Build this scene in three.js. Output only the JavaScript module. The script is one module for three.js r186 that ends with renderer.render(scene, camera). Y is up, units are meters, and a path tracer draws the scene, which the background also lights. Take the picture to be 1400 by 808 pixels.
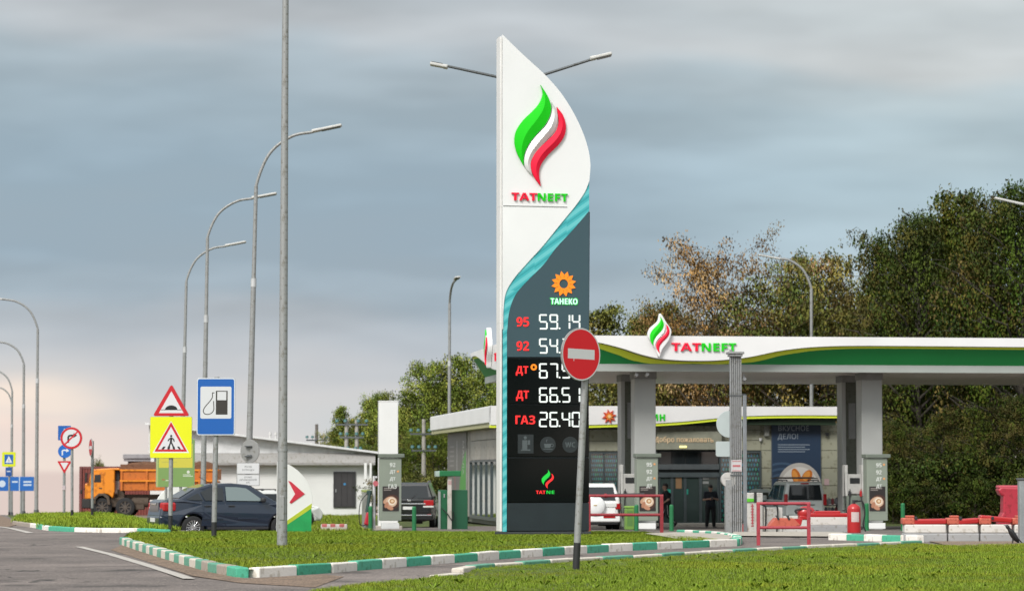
import * as THREE from 'three';
import { mergeGeometries, mergeVertices } from 'three/addons/utils/BufferGeometryUtils.js';
import { RoundedBoxGeometry } from 'three/addons/geometries/RoundedBoxGeometry.js';
import { TextGeometry } from 'three/addons/geometries/TextGeometry.js';
import { FontLoader } from 'three/addons/loaders/FontLoader.js';
import { MarchingCubes } from 'three/addons/objects/MarchingCubes.js';
import { TessellateModifier } from 'three/addons/modifiers/TessellateModifier.js';

// ---------------------------------------------------------------- camera, sky, sun, exposure
const scene = new THREE.Scene();
const F = 3900, EYE = 1.36, TH = Math.atan(241 / F);            // focal length in photo pixels (1400 x 808), eye height, upward tilt
const camera = new THREE.PerspectiveCamera(THREE.MathUtils.radToDeg(2 * Math.atan(404 / F)), 1024 / 590, 0.5, 6000);
camera.position.set(0, EYE, 0); camera.rotation.x = TH; camera.focus = 48; camera.userData.fStop = 3.4; scene.add(camera);
const renderer = new THREE.WebGLRenderer();
renderer.setSize(1024, 590);
renderer.toneMapping = THREE.LinearToneMapping;
const EXPOSURE = 2.95;
renderer.toneMappingExposure = EXPOSURE;
renderer.shadowMap.enabled = true;

const SUN = new THREE.Vector3(-0.42, 0.80, 0.80).normalize();
const sun = new THREE.DirectionalLight(new THREE.Color().setRGB(1, 0.972, 0.93), 1.1);
sun.position.copy(SUN).multiplyScalar(200).add(new THREE.Vector3(0, 0, -80)); sun.target.position.set(0, 0, -80);
sun.castShadow = true; sun.shadow.radius = 36; sun.shadow.mapSize.set(2048, 2048);
Object.assign(sun.shadow.camera, { left: -90, right: 90, top: 90, bottom: -90, near: 10, far: 500 });
scene.add(sun, sun.target);

// seeded random numbers and noise
function RNG(seed) { let s = seed >>> 0; return () => { s = (s + 0x6d2b79f5) | 0; let t = Math.imul(s ^ (s >>> 15), 1 | s); t = (t + Math.imul(t ^ (t >>> 7), 61 | t)) ^ t; return ((t ^ (t >>> 14)) >>> 0) / 4294967296; }; }
const clamp = THREE.MathUtils.clamp, lerp = THREE.MathUtils.lerp, sstep = (a, b, x) => { const t = clamp((x - a) / (b - a), 0, 1); return t * t * (3 - 2 * t); };
const hash = (x, y, s) => { let h = Math.imul(x | 0, 374761393) + Math.imul(y | 0, 668265263) + Math.imul(s | 0, 974711); h = Math.imul(h ^ (h >>> 13), 1274126177); return ((h ^ (h >>> 16)) >>> 0) / 4294967296; };
function vnoise(x, y, s = 0, wrap = 0) {
  const xi = Math.floor(x), yi = Math.floor(y), fx = x - xi, fy = y - yi, u = fx * fx * (3 - 2 * fx), v = fy * fy * (3 - 2 * fy);
  const m = (k) => (wrap ? ((k % wrap) + wrap) % wrap : k);
  const a = hash(m(xi), m(yi), s), b = hash(m(xi + 1), m(yi), s), c = hash(m(xi), m(yi + 1), s), d = hash(m(xi + 1), m(yi + 1), s);
  return a + (b - a) * u + (c - a) * v + (a - b - c + d) * u * v;
}
function fbm(x, y, s = 0, oct = 4, wrap = 0) { let t = 0, a = 0.5, n = 0; for (let i = 0; i < oct; i++) { t += a * vnoise(x, y, s + i * 17, wrap); n += a; a *= 0.5; x *= 2; y *= 2; wrap *= 2; } return t / n; }
const s2l = (c) => { c /= 255; return c <= 0.04045 ? c / 12.92 : Math.pow((c + 0.055) / 1.055, 2.4); };

// overcast evening sky: bands of grey-blue cloud, a paler belt and a warm haze low down
function makeSky() {
  const W = 4096, H = 2048, data = new Float32Array(W * H * 4);
  const stops = [[-90, 214, 206, 202], [0.0, 232, 217, 206], [0.7, 228, 212, 204], [1.2, 212, 206, 203], [1.8, 193, 195, 198], [2.5, 178, 185, 192], [3.4, 160, 174, 185], [4.6, 149, 166, 179], [6.0, 148, 166, 179], [7.4, 154, 170, 181], [8.2, 166, 179, 188], [8.9, 184, 189, 194], [9.8, 176, 183, 189], [11, 182, 187, 191], [12.4, 176, 183, 188], [20, 176, 184, 190], [45, 182, 188, 193], [90, 178, 185, 191]].map(([e, r, g, b]) => [e, s2l(r), s2l(g), s2l(b)]);
  const at = (e, out) => { let i = 0; while (i < stops.length - 2 && stops[i + 1][0] < e) i++; const A = stops[i], B = stops[i + 1], t = sstep(A[0], B[0], e); for (let c = 0; c < 3; c++) out[c] = lerp(A[c + 1], B[c + 1], t); };
  const rgb = [0, 0, 0], sunAz = Math.atan2(SUN.x, -SUN.z);
  for (let row = 0; row < H; row++) {
    const up = ((row + 0.5) / H - 0.5) * Math.PI, el = THREE.MathUtils.radToDeg(up), y = Math.sin(up), cu = Math.cos(up);
    for (let col = 0; col < W; col++) {
      const o = (row * W + col) * 4; data[o + 3] = 1;
      const round = ((col + 0.5) / W - 0.5) * 2 * Math.PI, x = Math.cos(round) * cu, z = Math.sin(round) * cu;
      const az = THREE.MathUtils.radToDeg(Math.atan2(x, -z));
      if (el < -3) { at(-3, rgb); for (let c = 0; c < 3; c++) data[o + c] = rgb[c] / EXPOSURE * 0.9; continue; }
      const eWarp = el + (fbm(x * 7 + 3, z * 7 + el * 0.3, 5, 4) - 0.5) * 2.2 + (fbm(x * 15, z * 15 + el * 1.0, 9, 3) - 0.5) * 0.5 + 0.035 * az * sstep(3, 8, el) * (Math.abs(az) < 40 ? 1 : 0);
      at(Math.max(eWarp, 0), rgb);
      // streaks of lighter cloud
      const str = fbm(x * 9 + 40, z * 9 + el * 1.25, 21, 5), puff = fbm(x * 30, z * 30 + el * 2.4, 33, 4);
      let k = 1 + (str - 0.5) * 0.42 * sstep(1.5, 4, el) + (puff - 0.5) * 0.2 * sstep(1, 3, el);
      const front = Math.exp(-(az * az) / 800), warm = front * sstep(2.6, 0.2, el) * sstep(-1, -9, az);
      // a warm cloud edge low on the road side, paler air towards the trees
      const edge = front * Math.exp(-Math.pow((el - 1.55 - (puff - 0.5) * 0.5) / 0.42, 2)) * sstep(-7.2, -9.2, az);
      const pale = front * sstep(-1, 9, az) * (0.55 + 0.45 * sstep(9, 4, el));
      const cool = front * sstep(2.4, 0.4, el) * (1 - sstep(-5.5, -9.5, az));
      rgb[0] = rgb[0] * (1 + 0.42 * edge + 0.42 * pale - 0.17 * cool); rgb[1] = rgb[1] * (1 + 0.26 * edge + 0.385 * pale - 0.05 * cool); rgb[2] = rgb[2] * (1 + 0.1 * edge + 0.3 * pale + 0.01 * cool);
      // the cloud is thinner round the hidden sun, behind the camera
      const cs = x * SUN.x + y * SUN.y + z * SUN.z, lobe = Math.pow(Math.max(0, (cs + 0.3) / 1.3), 1.6);
      k *= (1 + 1.75 * lobe) * 1.09;
      const tl = sstep(1.5, 4, el); data[o] = rgb[0] * (1 - 0.01 * tl) * k * (1 + 0.1 * lobe) / EXPOSURE; data[o + 1] = rgb[1] * (1 + 0.005 * tl) * k * (1 + 0.02 * lobe) / EXPOSURE; data[o + 2] = rgb[2] * k * (1 - 0.05 * lobe) / EXPOSURE;
    }
  }
  const t = new THREE.DataTexture(data, W, H, THREE.RGBAFormat, THREE.FloatType);
  t.mapping = THREE.EquirectangularReflectionMapping; t.magFilter = THREE.LinearFilter; t.minFilter = THREE.LinearFilter; t.needsUpdate = true;
  return t;
}
const skyTex = makeSky();
scene.background = skyTex; scene.environment = skyTex;

// ---------------------------------------------------------------- helpers
const V = (x, y, z) => new THREE.Vector3(x, y, z);
const FC = Math.cos(TH), FS = Math.sin(TH);
const dirOf = (px, py) => { const u = (px - 700) / F, v = (404 - py) / F; return V(u, v * FC + FS, v * FS - FC); };
const at = (px, py, d) => { const r = dirOf(px, py); return r.multiplyScalar(d / -r.z).add(camera.position); };      // a point of the place, from where the photograph shows it and its distance
const HR = [[0, 1.36], [57, 1.36], [68, 1.44], [78, 1.72], [95, 1.97], [113, 2.23], [130, 2.38], [169, 2.6], [260, 4.0], [520, 8.1], [2500, 39.5]];
const HL = [[0, 1.36], [57, 1.38], [72, 1.45], [91, 1.58], [112, 1.75], [130, 1.97], [162, 2.48], [260, 4.05], [520, 8.2], [2500, 40]];
const table = (T, d) => { let i = 0; while (i < T.length - 2 && T[i + 1][0] < d) i++; return lerp(T[i][1], T[i + 1][1], clamp((d - T[i][0]) / (T[i + 1][0] - T[i][0]), 0, 1)); };
const smoothT = (T, d) => (table(T, d - 4) + table(T, d - 2) + table(T, d) + table(T, d + 2) + table(T, d + 4)) / 5;
function gh(x, z) {                                             // height of the terrain
  const d = -z; if (d < 20) return EYE - 1.36;
  const t = sstep(-0.146, -0.113, x / d);
  return EYE - lerp(smoothT(HL, d), smoothT(HR, d), t);
}
function gx(px, d) { let x = (px - 700) / F * d; for (let i = 0; i < 4; i++) x = (px - 700) / F * (d * FC + (gh(x, -d) - EYE) * FS); return V(x, gh(x, -d), -d); }
function gp(px, py) {                                           // where the line of sight meets the terrain
  const r = dirOf(px, py); let a = 14, b = 14;
  const over = (d) => { const t = d / -r.z; return camera.position.y + r.y * t - gh(r.x * t, -d); };
  while (b < 600 && over(b) > 0) { a = b; b += 0.5; }
  for (let i = 0; i < 20; i++) { const m = (a + b) / 2; if (over(m) > 0) a = m; else b = m; }
  const t = b / -r.z; return V(r.x * t, gh(r.x * t, -b), -b);
}
function facePx(group, z0 = 0) {                                // local (x, y) on the plane z = z0 of a thing
  group.updateMatrixWorld(true); const inv = group.matrixWorld.clone().invert(), e = camera.position.clone().applyMatrix4(inv);
  return (px, py) => { const p = dirOf(px, py).add(camera.position).applyMatrix4(inv).sub(e), t = (z0 - e.z) / p.z; return [e.x + p.x * t, e.y + p.y * t]; };
}
const used = new Map();
function numbered(name) { const n = used.get(name) ?? 0; used.set(name, n + 1); return n ? name + '_' + String(n).padStart(3, '0') : name; }
function tag(o, label, category, group, kind) { if (label) o.userData.label = label; if (category) o.userData.category = category; if (group) o.userData.group = group; if (kind) o.userData.kind = kind; return o; }
function thing(name, label, category, pos, ry = 0, group) { const o = new THREE.Group(); o.name = numbered(name); o.position.copy(pos ?? V(0, 0, 0)); o.rotation.y = ry; scene.add(o); return tag(o, label, category, group); }
function boxUV(g) {
  const p = g.attributes.position, uv = new Float32Array(p.count * 2), a = V(), b = V(), c = V(), n = V();
  for (let i = 0; i < p.count; i += 3) {
    a.fromBufferAttribute(p, i); b.fromBufferAttribute(p, i + 1); c.fromBufferAttribute(p, i + 2);
    n.copy(b).sub(a).cross(c.clone().sub(a)); const X = Math.abs(n.x), Y = Math.abs(n.y), Z = Math.abs(n.z);
    [a, b, c].forEach((q, k) => { const o = (i + k) * 2; if (X >= Y && X >= Z) { uv[o] = q.z; uv[o + 1] = q.y; } else if (Y >= Z) { uv[o] = q.x; uv[o + 1] = q.z; } else { uv[o] = q.x; uv[o + 1] = q.y; } });
  }
  return g.setAttribute('uv', new THREE.BufferAttribute(uv, 2));
}
function flat(g) { let h = g.index ? g.toNonIndexed() : g.clone(); for (const k of Object.keys(h.attributes)) if (!['position', 'normal', 'uv', 'color'].includes(k)) h.deleteAttribute(k); h.morphAttributes = {}; h.clearGroups(); return h; }
function solid(list, keepUV) {
  list = [].concat(list).filter(Boolean).map(flat); const color = list.every((g) => g.attributes.color);
  for (const g of list) { if (!color && g.attributes.color) g.deleteAttribute('color'); if (!g.attributes.uv) g.setAttribute('uv', new THREE.BufferAttribute(new Float32Array(g.attributes.position.count * 2), 2)); }
  const m = list.length > 1 ? mergeGeometries(list) : list[0]; return keepUV ? m : boxUV(m);
}
function add(parent, name, geoms, mat, o = {}) {
  const m = new THREE.Mesh(geoms.isShared ? geoms : solid(geoms, o.keepUV), mat); m.name = parent === scene ? numbered(name) : name; m.castShadow = m.receiveShadow = true;
  if (o.pos) m.position.copy(o.pos); if (o.ry) m.rotation.y = o.ry; if (o.rz) m.rotation.z = o.rz; if (o.rx) m.rotation.x = o.rx;
  parent.add(m); tag(m, o.label, o.category, o.group, o.kind); return m;
}
const shared = (g) => { g.isShared = true; return g; };
const TM = new THREE.Matrix4(), TE = new THREE.Euler(), TQ = new THREE.Quaternion();
const move = (g, x = 0, y = 0, z = 0, rx = 0, ry = 0, rz = 0, s) => g.applyMatrix4(TM.compose(V(x, y, z), TQ.setFromEuler(TE.set(rx, ry, rz)), s ? V(...[].concat(s, s, s).slice(0, 3)) : V(1, 1, 1)));
const box = (w, h, d, x = 0, y = 0, z = 0, r = 0, rx = 0, ry = 0, rz = 0) => move(r ? new RoundedBoxGeometry(w, h, d, 2, Math.min(r, w / 2.01, h / 2.01, d / 2.01)) : new THREE.BoxGeometry(w, h, d), x, y, z, rx, ry, rz);
const cyl = (r0, r1, h, x = 0, y = 0, z = 0, seg = 16, rx = 0, ry = 0, rz = 0) => move(new THREE.CylinderGeometry(r0, r1, h, seg), x, y, z, rx, ry, rz);
function rod(a, b, ra, rb = ra, seg = 8) {
  const d = b.clone().sub(a), g = new THREE.CylinderGeometry(rb, ra, d.length(), seg);
  return g.applyMatrix4(TM.compose(a.clone().add(b).multiplyScalar(0.5), TQ.setFromUnitVectors(V(0, 1, 0), d.normalize()), V(1, 1, 1)));
}
const tube = (pts, r, seg = 8, n) => new THREE.TubeGeometry(new THREE.CatmullRomCurve3(pts.map((p) => (p.isVector3 ? p : V(...p))), false, 'centripetal'), n ?? pts.length * 6, r, seg);
const shapeOf = (pts, holes = []) => { const s = new THREE.Shape(pts.map((p) => new THREE.Vector2(p[0], p[1]))); for (const h of holes) s.holes.push(new THREE.Path(h.map((p) => new THREE.Vector2(p[0], p[1])))); return s; };
function ext(pts, depth, z = 0, bevel = 0, holes) { const s = pts.isShape ? pts : shapeOf(pts, holes); return move(new THREE.ExtrudeGeometry(s, { depth, steps: 1, curveSegments: 12, bevelEnabled: bevel > 0, bevelThickness: bevel, bevelSize: bevel, bevelOffset: -bevel, bevelSegments: 2 }), 0, 0, z); }
const smooth = (pts, n = 40, closed = false) => new THREE.CatmullRomCurve3(pts.map((p) => V(p[0], p[1], 0)), closed, 'centripetal').getPoints(n).map((p) => [p.x, p.y]);
const circle = (r, n = 28, cx = 0, cy = 0, rx = r) => Array.from({ length: n }, (_, i) => [cx + rx * Math.cos(i / n * 2 * Math.PI), cy + r * Math.sin(i / n * 2 * Math.PI)]);
const rrect = (w, h, r, cx = 0, cy = 0) => { const o = []; for (const [sx, sy, a] of [[1, 1, 0], [-1, 1, 90], [-1, -1, 180], [1, -1, 270]]) for (let i = 0; i <= 4; i++) { const t = (a + i * 22.5) * Math.PI / 180; o.push([cx + sx * (w / 2 - r) + r * Math.cos(t), cy + sy * (h / 2 - r) + r * Math.sin(t)]); } return o; };
function faceGeo(pts, z = 0) { const g = new THREE.ShapeGeometry(shapeOf(pts)); g.computeBoundingBox(); const b = g.boundingBox, p = g.attributes.position, uv = g.attributes.uv; for (let i = 0; i < p.count; i++) uv.setXY(i, (p.getX(i) - b.min.x) / (b.max.x - b.min.x), (p.getY(i) - b.min.y) / (b.max.y - b.min.y)); return move(g, 0, 0, z); }
const face = (w, h, x = 0, y = 0, z = 0) => move(new THREE.PlaneGeometry(w, h), x, y, z);
const fonts = { bold: await new FontLoader().loadAsync('fonts/droid/droid_sans_bold.typeface.json'), regular: await new FontLoader().loadAsync('fonts/droid/droid_sans_regular.typeface.json') };
function text(str, size, depth, { wide = 1, font = 'bold', center = true } = {}) {
  const g = new TextGeometry(str, { font: fonts[font], size, depth, curveSegments: 4, bevelEnabled: false }); g.computeBoundingBox(); const b = g.boundingBox;
  g.translate(center ? -(b.min.x + b.max.x) / 2 : -b.min.x, 0, 0); return g.scale(wide, 1, 1);
}
const textWidth = (g) => { g.computeBoundingBox(); return g.boundingBox.max.x - g.boundingBox.min.x; };
function fitText(str, w, h, depth, opt = {}) { const g = text(str, 1, depth, { ...opt, wide: 1 }); g.computeBoundingBox(); const b = g.boundingBox; g.translate(-(b.min.x + b.max.x) / 2, -(b.min.y + b.max.y) / 2, 0); return g.scale(w / (b.max.x - b.min.x), h / (b.max.y - b.min.y), 1); }
// a sheet laid over the terrain, cut to a polygon of [x, z] points
function drape(poly, lift, edge = 2) {
  const s = shapeOf(poly.map(([x, z]) => [x, -z])); let g = new THREE.ShapeGeometry(s).toNonIndexed(); g.deleteAttribute('normal');
  g = new TessellateModifier(edge, 9).modify(g);
  const p = g.attributes.position; for (let i = 0; i < p.count; i++) { const x = p.getX(i), z = -p.getY(i); p.setXYZ(i, x, gh(x, z) + (typeof lift === 'function' ? lift(x, z) : lift), z); }
  g.computeVertexNormals(); const m = mergeVertices((g.deleteAttribute('normal'), g.deleteAttribute('uv'), g), 1e-3); m.computeVertexNormals();
  return m;
}
const P2 = (px, py) => { const p = gp(px, py); return [p.x, p.z]; };
const G2 = (px, d) => { const p = gx(px, d); return [p.x, p.z]; };
function inside(poly, x, z) { let c = false; for (let i = 0, j = poly.length - 1; i < poly.length; j = i++) { const [xi, zi] = poly[i], [xj, zj] = poly[j]; if ((zi > z) !== (zj > z) && x < ((xj - xi) * (z - zi)) / (zj - zi) + xi) c = !c; } return c; }

// ---------------------------------------------------------------- materials
function dataTex(n, fn, srgb = true) {
  const d = new Uint8Array(n * n * 4);
  for (let y = 0; y < n; y++) for (let x = 0; x < n; x++) { const c = fn(x / n, y / n), o = (y * n + x) * 4; for (let k = 0; k < 3; k++) d[o + k] = clamp(Array.isArray(c) ? c[k] : c, 0, 1) * 255; d[o + 3] = 255; }
  const t = new THREE.DataTexture(d, n, n, THREE.RGBAFormat); t.wrapS = t.wrapT = THREE.RepeatWrapping; t.magFilter = THREE.LinearFilter; t.minFilter = THREE.LinearMipmapLinearFilter; t.generateMipmaps = true; if (srgb) t.colorSpace = THREE.SRGBColorSpace; t.needsUpdate = true; return t;
}
const rep = (t, r, r2 = r) => { const c = t.clone(); c.repeat.set(r, r2); c.needsUpdate = true; return c; };
const T = {
  mottle: dataTex(512, (u, v) => 0.86 + 0.14 * fbm(u * 8, v * 8, 1, 5, 8) + 0.06 * (fbm(u * 64, v * 64, 2, 2, 64) - 0.5)),
  grime: dataTex(512, (u, v) => { const b = fbm(u * 6, v * 6, 11, 5, 6), s = sstep(0.56, 0.72, fbm(u * 20, v * 20, 12, 4, 20)); return [0.94 - 0.22 * s * b + 0.06 * b, 0.93 - 0.24 * s * b + 0.05 * b, 0.91 - 0.28 * s * b + 0.05 * b]; }),
  soft: dataTex(256, (u, v) => 0.955 + 0.06 * (fbm(u * 5, v * 5, 71, 4, 5) - 0.3)),
  bump: dataTex(256, (u, v) => fbm(u * 24, v * 24, 31, 4, 24), false),
  asphalt: dataTex(2048, (u, v) => {
    const f = fbm(u * 700, v * 700, 41, 2, 700), m = fbm(u * 9, v * 9, 42, 6, 9), st = vnoise(u * 420, v * 420, 44, 420) > 0.86 ? 0.17 : 0, pa = sstep(0.52, 0.56, fbm(u * 3, v * 3, 47, 3, 3)) * 0.07;
    const w1 = fbm(u * 14, v * 14, 48, 4, 14), cr = Math.min(Math.abs(fbm(u * 4, v * 4, 49, 4, 4) - 0.5), Math.abs(w1 - 0.47) * 2.2 + 0.006 * (w1 > 0.6 ? 4 : 0)), crack = cr < 0.0035 ? 0.22 : 0, oil = sstep(0.7, 0.78, fbm(u * 11, v * 11, 55, 3, 11)) * 0.12;
    const a = 0.5 + 0.3 * (f - 0.5) + 0.22 * (m - 0.5) + st - pa - crack - oil; return [a * 1.04, a, a * 0.965]; }),
  patch: dataTex(512, (u, v) => { const w = fbm(u * 5, v * 5, 45, 5, 5), c = fbm(u * 22, v * 22, 46, 3, 22); return 0.7 + 0.5 * (w - 0.5) + 0.14 * (c - 0.5); }),
  gravel: dataTex(512, (u, v) => { const f = fbm(u * 90, v * 90, 51, 2, 90), m = fbm(u * 9, v * 9, 52, 4, 9); const a = 0.66 + 0.5 * (f - 0.5) + 0.2 * (m - 0.5); return [a, a * 0.94, a * 0.86]; }),
  turf: dataTex(1024, (u, v) => { const f = fbm(u * 170, v * 170, 61, 3, 170), m = fbm(u * 10, v * 10, 62, 5, 10), y = fbm(u * 26, v * 26, 63, 4, 26); const a = 0.42 + 0.55 * (f - 0.5) + 0.3 * (m - 0.5), d = sstep(0.55, 0.72, y) * 0.5; return [a * (0.86 + 0.42 * d), a * (1.0 + 0.05 * d), a * (0.44 + 0.1 * d)]; }),
};
const mats = new Map();
function M(hex, rough = 0.6, o = {}) {
  const key = JSON.stringify([hex, rough, o]); if (mats.has(key)) return mats.get(key);
  const m = new THREE.MeshPhysicalMaterial({ color: Array.isArray(hex) ? new THREE.Color().setRGB(...hex) : new THREE.Color(hex), roughness: rough, metalness: o.metal ?? 0 });
  const tex = o.tex === undefined ? 'mottle' : o.tex; if (tex) { m.map = rep(T[tex], o.rep ?? 0.6); }
  if (o.bump) { m.bumpMap = rep(T.bump, o.bumpRep ?? 2); m.bumpScale = o.bump; }
  if (o.coat) { m.clearcoat = o.coat; m.clearcoatRoughness = o.coatRough ?? 0.08; }
  if (o.side) m.side = THREE.DoubleSide;
  if (o.glow) { m.color.multiplyScalar(0.15); m.emissive = new THREE.Color(o.glowColor ?? hex); m.emissiveIntensity = o.glow; }
  mats.set(key, m); return m;
}
const glassDark = new THREE.MeshPhysicalMaterial({ color: new THREE.Color().setRGB(0.012, 0.016, 0.018), roughness: 0.06, specularIntensity: 1 });
const glassTint = new THREE.MeshPhysicalMaterial({ color: new THREE.Color().setRGB(0.85, 0.9, 0.9), roughness: 0.03, transmission: 1, thickness: 0, ior: 1.5 });
function print(w, h, draw, o = {}) {                            // flat print: lettering, pictograms, posters
  const c = document.createElement('canvas'); c.width = w; c.height = h; const x = c.getContext('2d'); draw(x, w, h);
  const t = new THREE.CanvasTexture(c); t.colorSpace = THREE.SRGBColorSpace; t.magFilter = THREE.LinearFilter; t.anisotropy = 4;
  const m = new THREE.MeshPhysicalMaterial({ map: t, roughness: o.rough ?? 0.5 });
  m.color.setScalar(o.mul ?? 0.85);
  if (o.glow) { m.color.multiplyScalar(0.15); m.emissiveMap = t; m.emissive = new THREE.Color(1, 1, 1); m.emissiveIntensity = o.glow; m.color.setScalar(0.1); }
  return m;
}
const galv = M([0.30, 0.315, 0.325], 0.5, { metal: 0.25, tex: 'grime', rep: 1.3 }), galvDark = M('#5d6266', 0.55, { metal: 0.4, tex: 'grime', rep: 1 }), blackPaint = M('#232426', 0.65, { tex: 'grime' });
const whitePaint = M([0.78, 0.775, 0.76], 0.4, { tex: 'soft', rep: 0.2 }), whitePlastic = M([0.82, 0.82, 0.815], 0.35, { coat: 0.3, tex: 'soft', rep: 0.15 });
const rubber = M([0.018, 0.018, 0.019], 0.85), chrome = M([0.75, 0.75, 0.76], 0.16, { metal: 1, tex: null }), steelRim = M([0.5, 0.5, 0.51], 0.35, { metal: 0.7, tex: null });
const tatRed = M([0.80, 0.012, 0.045], 0.6, { tex: null }), tatGreen = M([0.012, 0.56, 0.010], 0.6, { tex: null }); tatRed.specularIntensity = tatGreen.specularIntensity = 0.35;
// ---------------------------------------------------------------- the setting: ground, roads, lawns, kerbs
{
  const zs = [140, 90, 60, 40, 25, 10, 0]; for (let d = 8; d < 190; d += 3) zs.push(-d); for (let d = 190; d < 2400; d *= 1.12) zs.push(-d); zs.push(-2500);
  const xs = []; for (let k = -44; k <= 44; k++) xs.push(Math.sign(k) * (Math.abs(k) * 2.2 + Math.pow(Math.max(0, Math.abs(k) - 22), 3) * 0.12));
  const pos = [], uv = [], idx = [];
  zs.forEach((z, j) => xs.forEach((x, i) => { const w = Math.max(1, -z / 140); pos.push(x * w, gh(x * w, z), z); uv.push(x * w, z); if (i && j) { const a = j * xs.length + i, b = a - 1, c = a - xs.length, e = c - 1; idx.push(e, b, c, c, b, a); } }));
  let g = new THREE.BufferGeometry(); g.setAttribute('position', new THREE.Float32BufferAttribute(pos, 3)); g.setAttribute('uv', new THREE.Float32BufferAttribute(uv, 2)); g.setIndex(idx); g.computeVertexNormals();
  const turfGround = new THREE.MeshStandardMaterial({ color: new THREE.Color().setRGB(0.42, 0.45, 0.22), roughness: 1, map: rep(T.turf, 0.13) });
  const o = new THREE.Mesh(g, turfGround); o.name = numbered('ground'); o.receiveShadow = true; scene.add(o); tag(o, 'rough grassy ground reaching to the horizon', null, null, 'structure');
}
const asphaltMat = new THREE.MeshStandardMaterial({ color: new THREE.Color().setRGB(0.63, 0.565, 0.545), roughness: 0.88, map: rep(T.asphalt, 0.085), bumpMap: rep(T.bump, 3), bumpScale: 0.004 });
const asphaltOld = new THREE.MeshStandardMaterial({ color: new THREE.Color().setRGB(0.58, 0.53, 0.51), roughness: 0.92, map: rep(T.asphalt, 0.11), bumpMap: rep(T.bump, 3), bumpScale: 0.004 });
const gravelMat = new THREE.MeshStandardMaterial({ color: new THREE.Color().setRGB(0.5, 0.40, 0.345), roughness: 1, map: rep(T.gravel, 0.5), bumpMap: rep(T.bump, 4), bumpScale: 0.012 });
const turfMat = new THREE.MeshStandardMaterial({ color: new THREE.Color().setRGB(0.6, 0.64, 0.24), roughness: 1, map: rep(T.turf, 0.31) });
const concreteMat = M([0.42, 0.39, 0.35], 0.9, { tex: 'grime', rep: 0.4, bump: 0.003 });
const sheet = (name, poly, lift, mat, label, edge) => { const m = add(scene, name, drape(poly, lift, edge), mat, { kind: 'structure', label }); m.castShadow = false; return m; };

sheet('road', [[-60, 10], [45, 10], [45, -84], G2(430, 84), G2(300, 84), G2(215, 90), G2(140, 92), [-14.2, -84], [-60, -84]], 0.012, asphaltMat, 'worn grey asphalt road beside the striped kerbs', 3);
sheet('highway', [[-60, -84], G2(30, 84), P2(24, 716), G2(8, 116), G2(4, 160), G2(2, 240), G2(-260, 240), [-60, -130]], 0.016, asphaltOld, 'grey asphalt highway running over the crest', 4);
sheet('forecourt', [G2(425, 84), [45, -84], [45, -119], G2(590, 119), G2(520, 104)], 0.02, asphaltOld, 'asphalt forecourt around the fuel pumps', 3);
sheet('dirt_yard', [G2(46, 138), G2(120, 125), G2(300, 128), G2(370, 168), G2(330, 200), G2(60, 200)], 0.03, gravelMat, 'bare brown dirt yard under the orange truck', 4);
sheet('gravel_verge', [P2(0, 706), P2(16, 712), P2(26, 717.5), P2(10, 722), P2(-60, 716)], 0.024, gravelMat, 'brown gravel verge at the highway edge', 2);
sheet('kerbside_gravel', [P2(168, 746), P2(212, 760), P2(252, 772), P2(292, 784.5), P2(336, 793), P2(440, 787), P2(470, 790), P2(430, 805), P2(330, 799), P2(262, 789), P2(206, 771), P2(150, 753)], 0.017, gravelMat, 'loose brown gravel swept against the kerb', 1.2);
sheet('gravel_strip', [P2(1262, 740), P2(1410, 737.5), P2(1440, 749), P2(1300, 749)], 0.03, M([0.5, 0.42, 0.36], 1, { tex: 'gravel', rep: 0.6, bump: 0.01 }), 'pale gravel strip in front of the plastic barriers', 1.5);

// white edge lines
const lineMat = M([0.46, 0.44, 0.42], 0.8, { tex: 'grime', rep: 1.4 });
function roadLine(pxs, w, label) {
  const c = pxs.map(([a, b]) => gp(a, b)), L = [], R = [];
  c.forEach((p, i) => { const q = c[Math.min(i + 1, c.length - 1)].clone().sub(c[Math.max(i - 1, 0)]).setY(0).normalize(), n = V(-q.z, 0, q.x).multiplyScalar(w / 2); L.push([p.x + n.x, p.z + n.z]); R.unshift([p.x - n.x, p.z - n.z]); });
  sheet('road_marking', [...L, ...R], 0.022, lineMat, label, 1.2);
}
roadLine([[107, 749], [150, 759.5], [200, 774.5], [258, 793.5]], 0.15, 'worn white edge line beside the striped kerb of the big lawn');
roadLine([[-10, 720], [14, 723.5], [40, 730]], 0.18, 'short white line far along the road');

// lawns: raised turf inside the kerbs
const K1 = [[346, 790.5], [440, 785], [533, 777], [617, 770.5], [693, 764.5], [765, 759.5], [828, 755.5], [885, 752.5], [940, 750], [985, 748.3], [1004, 747.6]];
const K1tip = [[1004, 747.6], [1010, 744], [1003, 739.8], [985, 736.8], [955, 734.3], [930, 733]];
const K2 = [[331, 791], [290, 783], [250, 771.5], [210, 759], [185, 751], [168, 745]];
const K3 = [[228, 731], [188, 729.3], [141, 728.8], [107, 728.2], [70, 726.5], [50, 722.6], [20, 718]];
const K4 = [[625.6, 784], [650, 779.2], [726, 774], [801, 768.6], [860, 765.6], [900, 763.4], [937, 760.8], [1020, 756], [1107, 751.6], [1161, 749.2], [1257, 744.4]];
const K5 = [[1137, 739], [1157, 739.5], [1180, 740.2], [1207, 741], [1236, 741.8], [1260, 742.6]];
const k2 = (k) => k.map(([a, b]) => P2(a, b));
const ISL = (x, z) => lerp(0.11, 0.03, sstep(50, 64, -z));
const LIFT = (x, z) => lerp(0.07, 0.0, sstep(25, 38, -z)) + 0.022;
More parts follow.
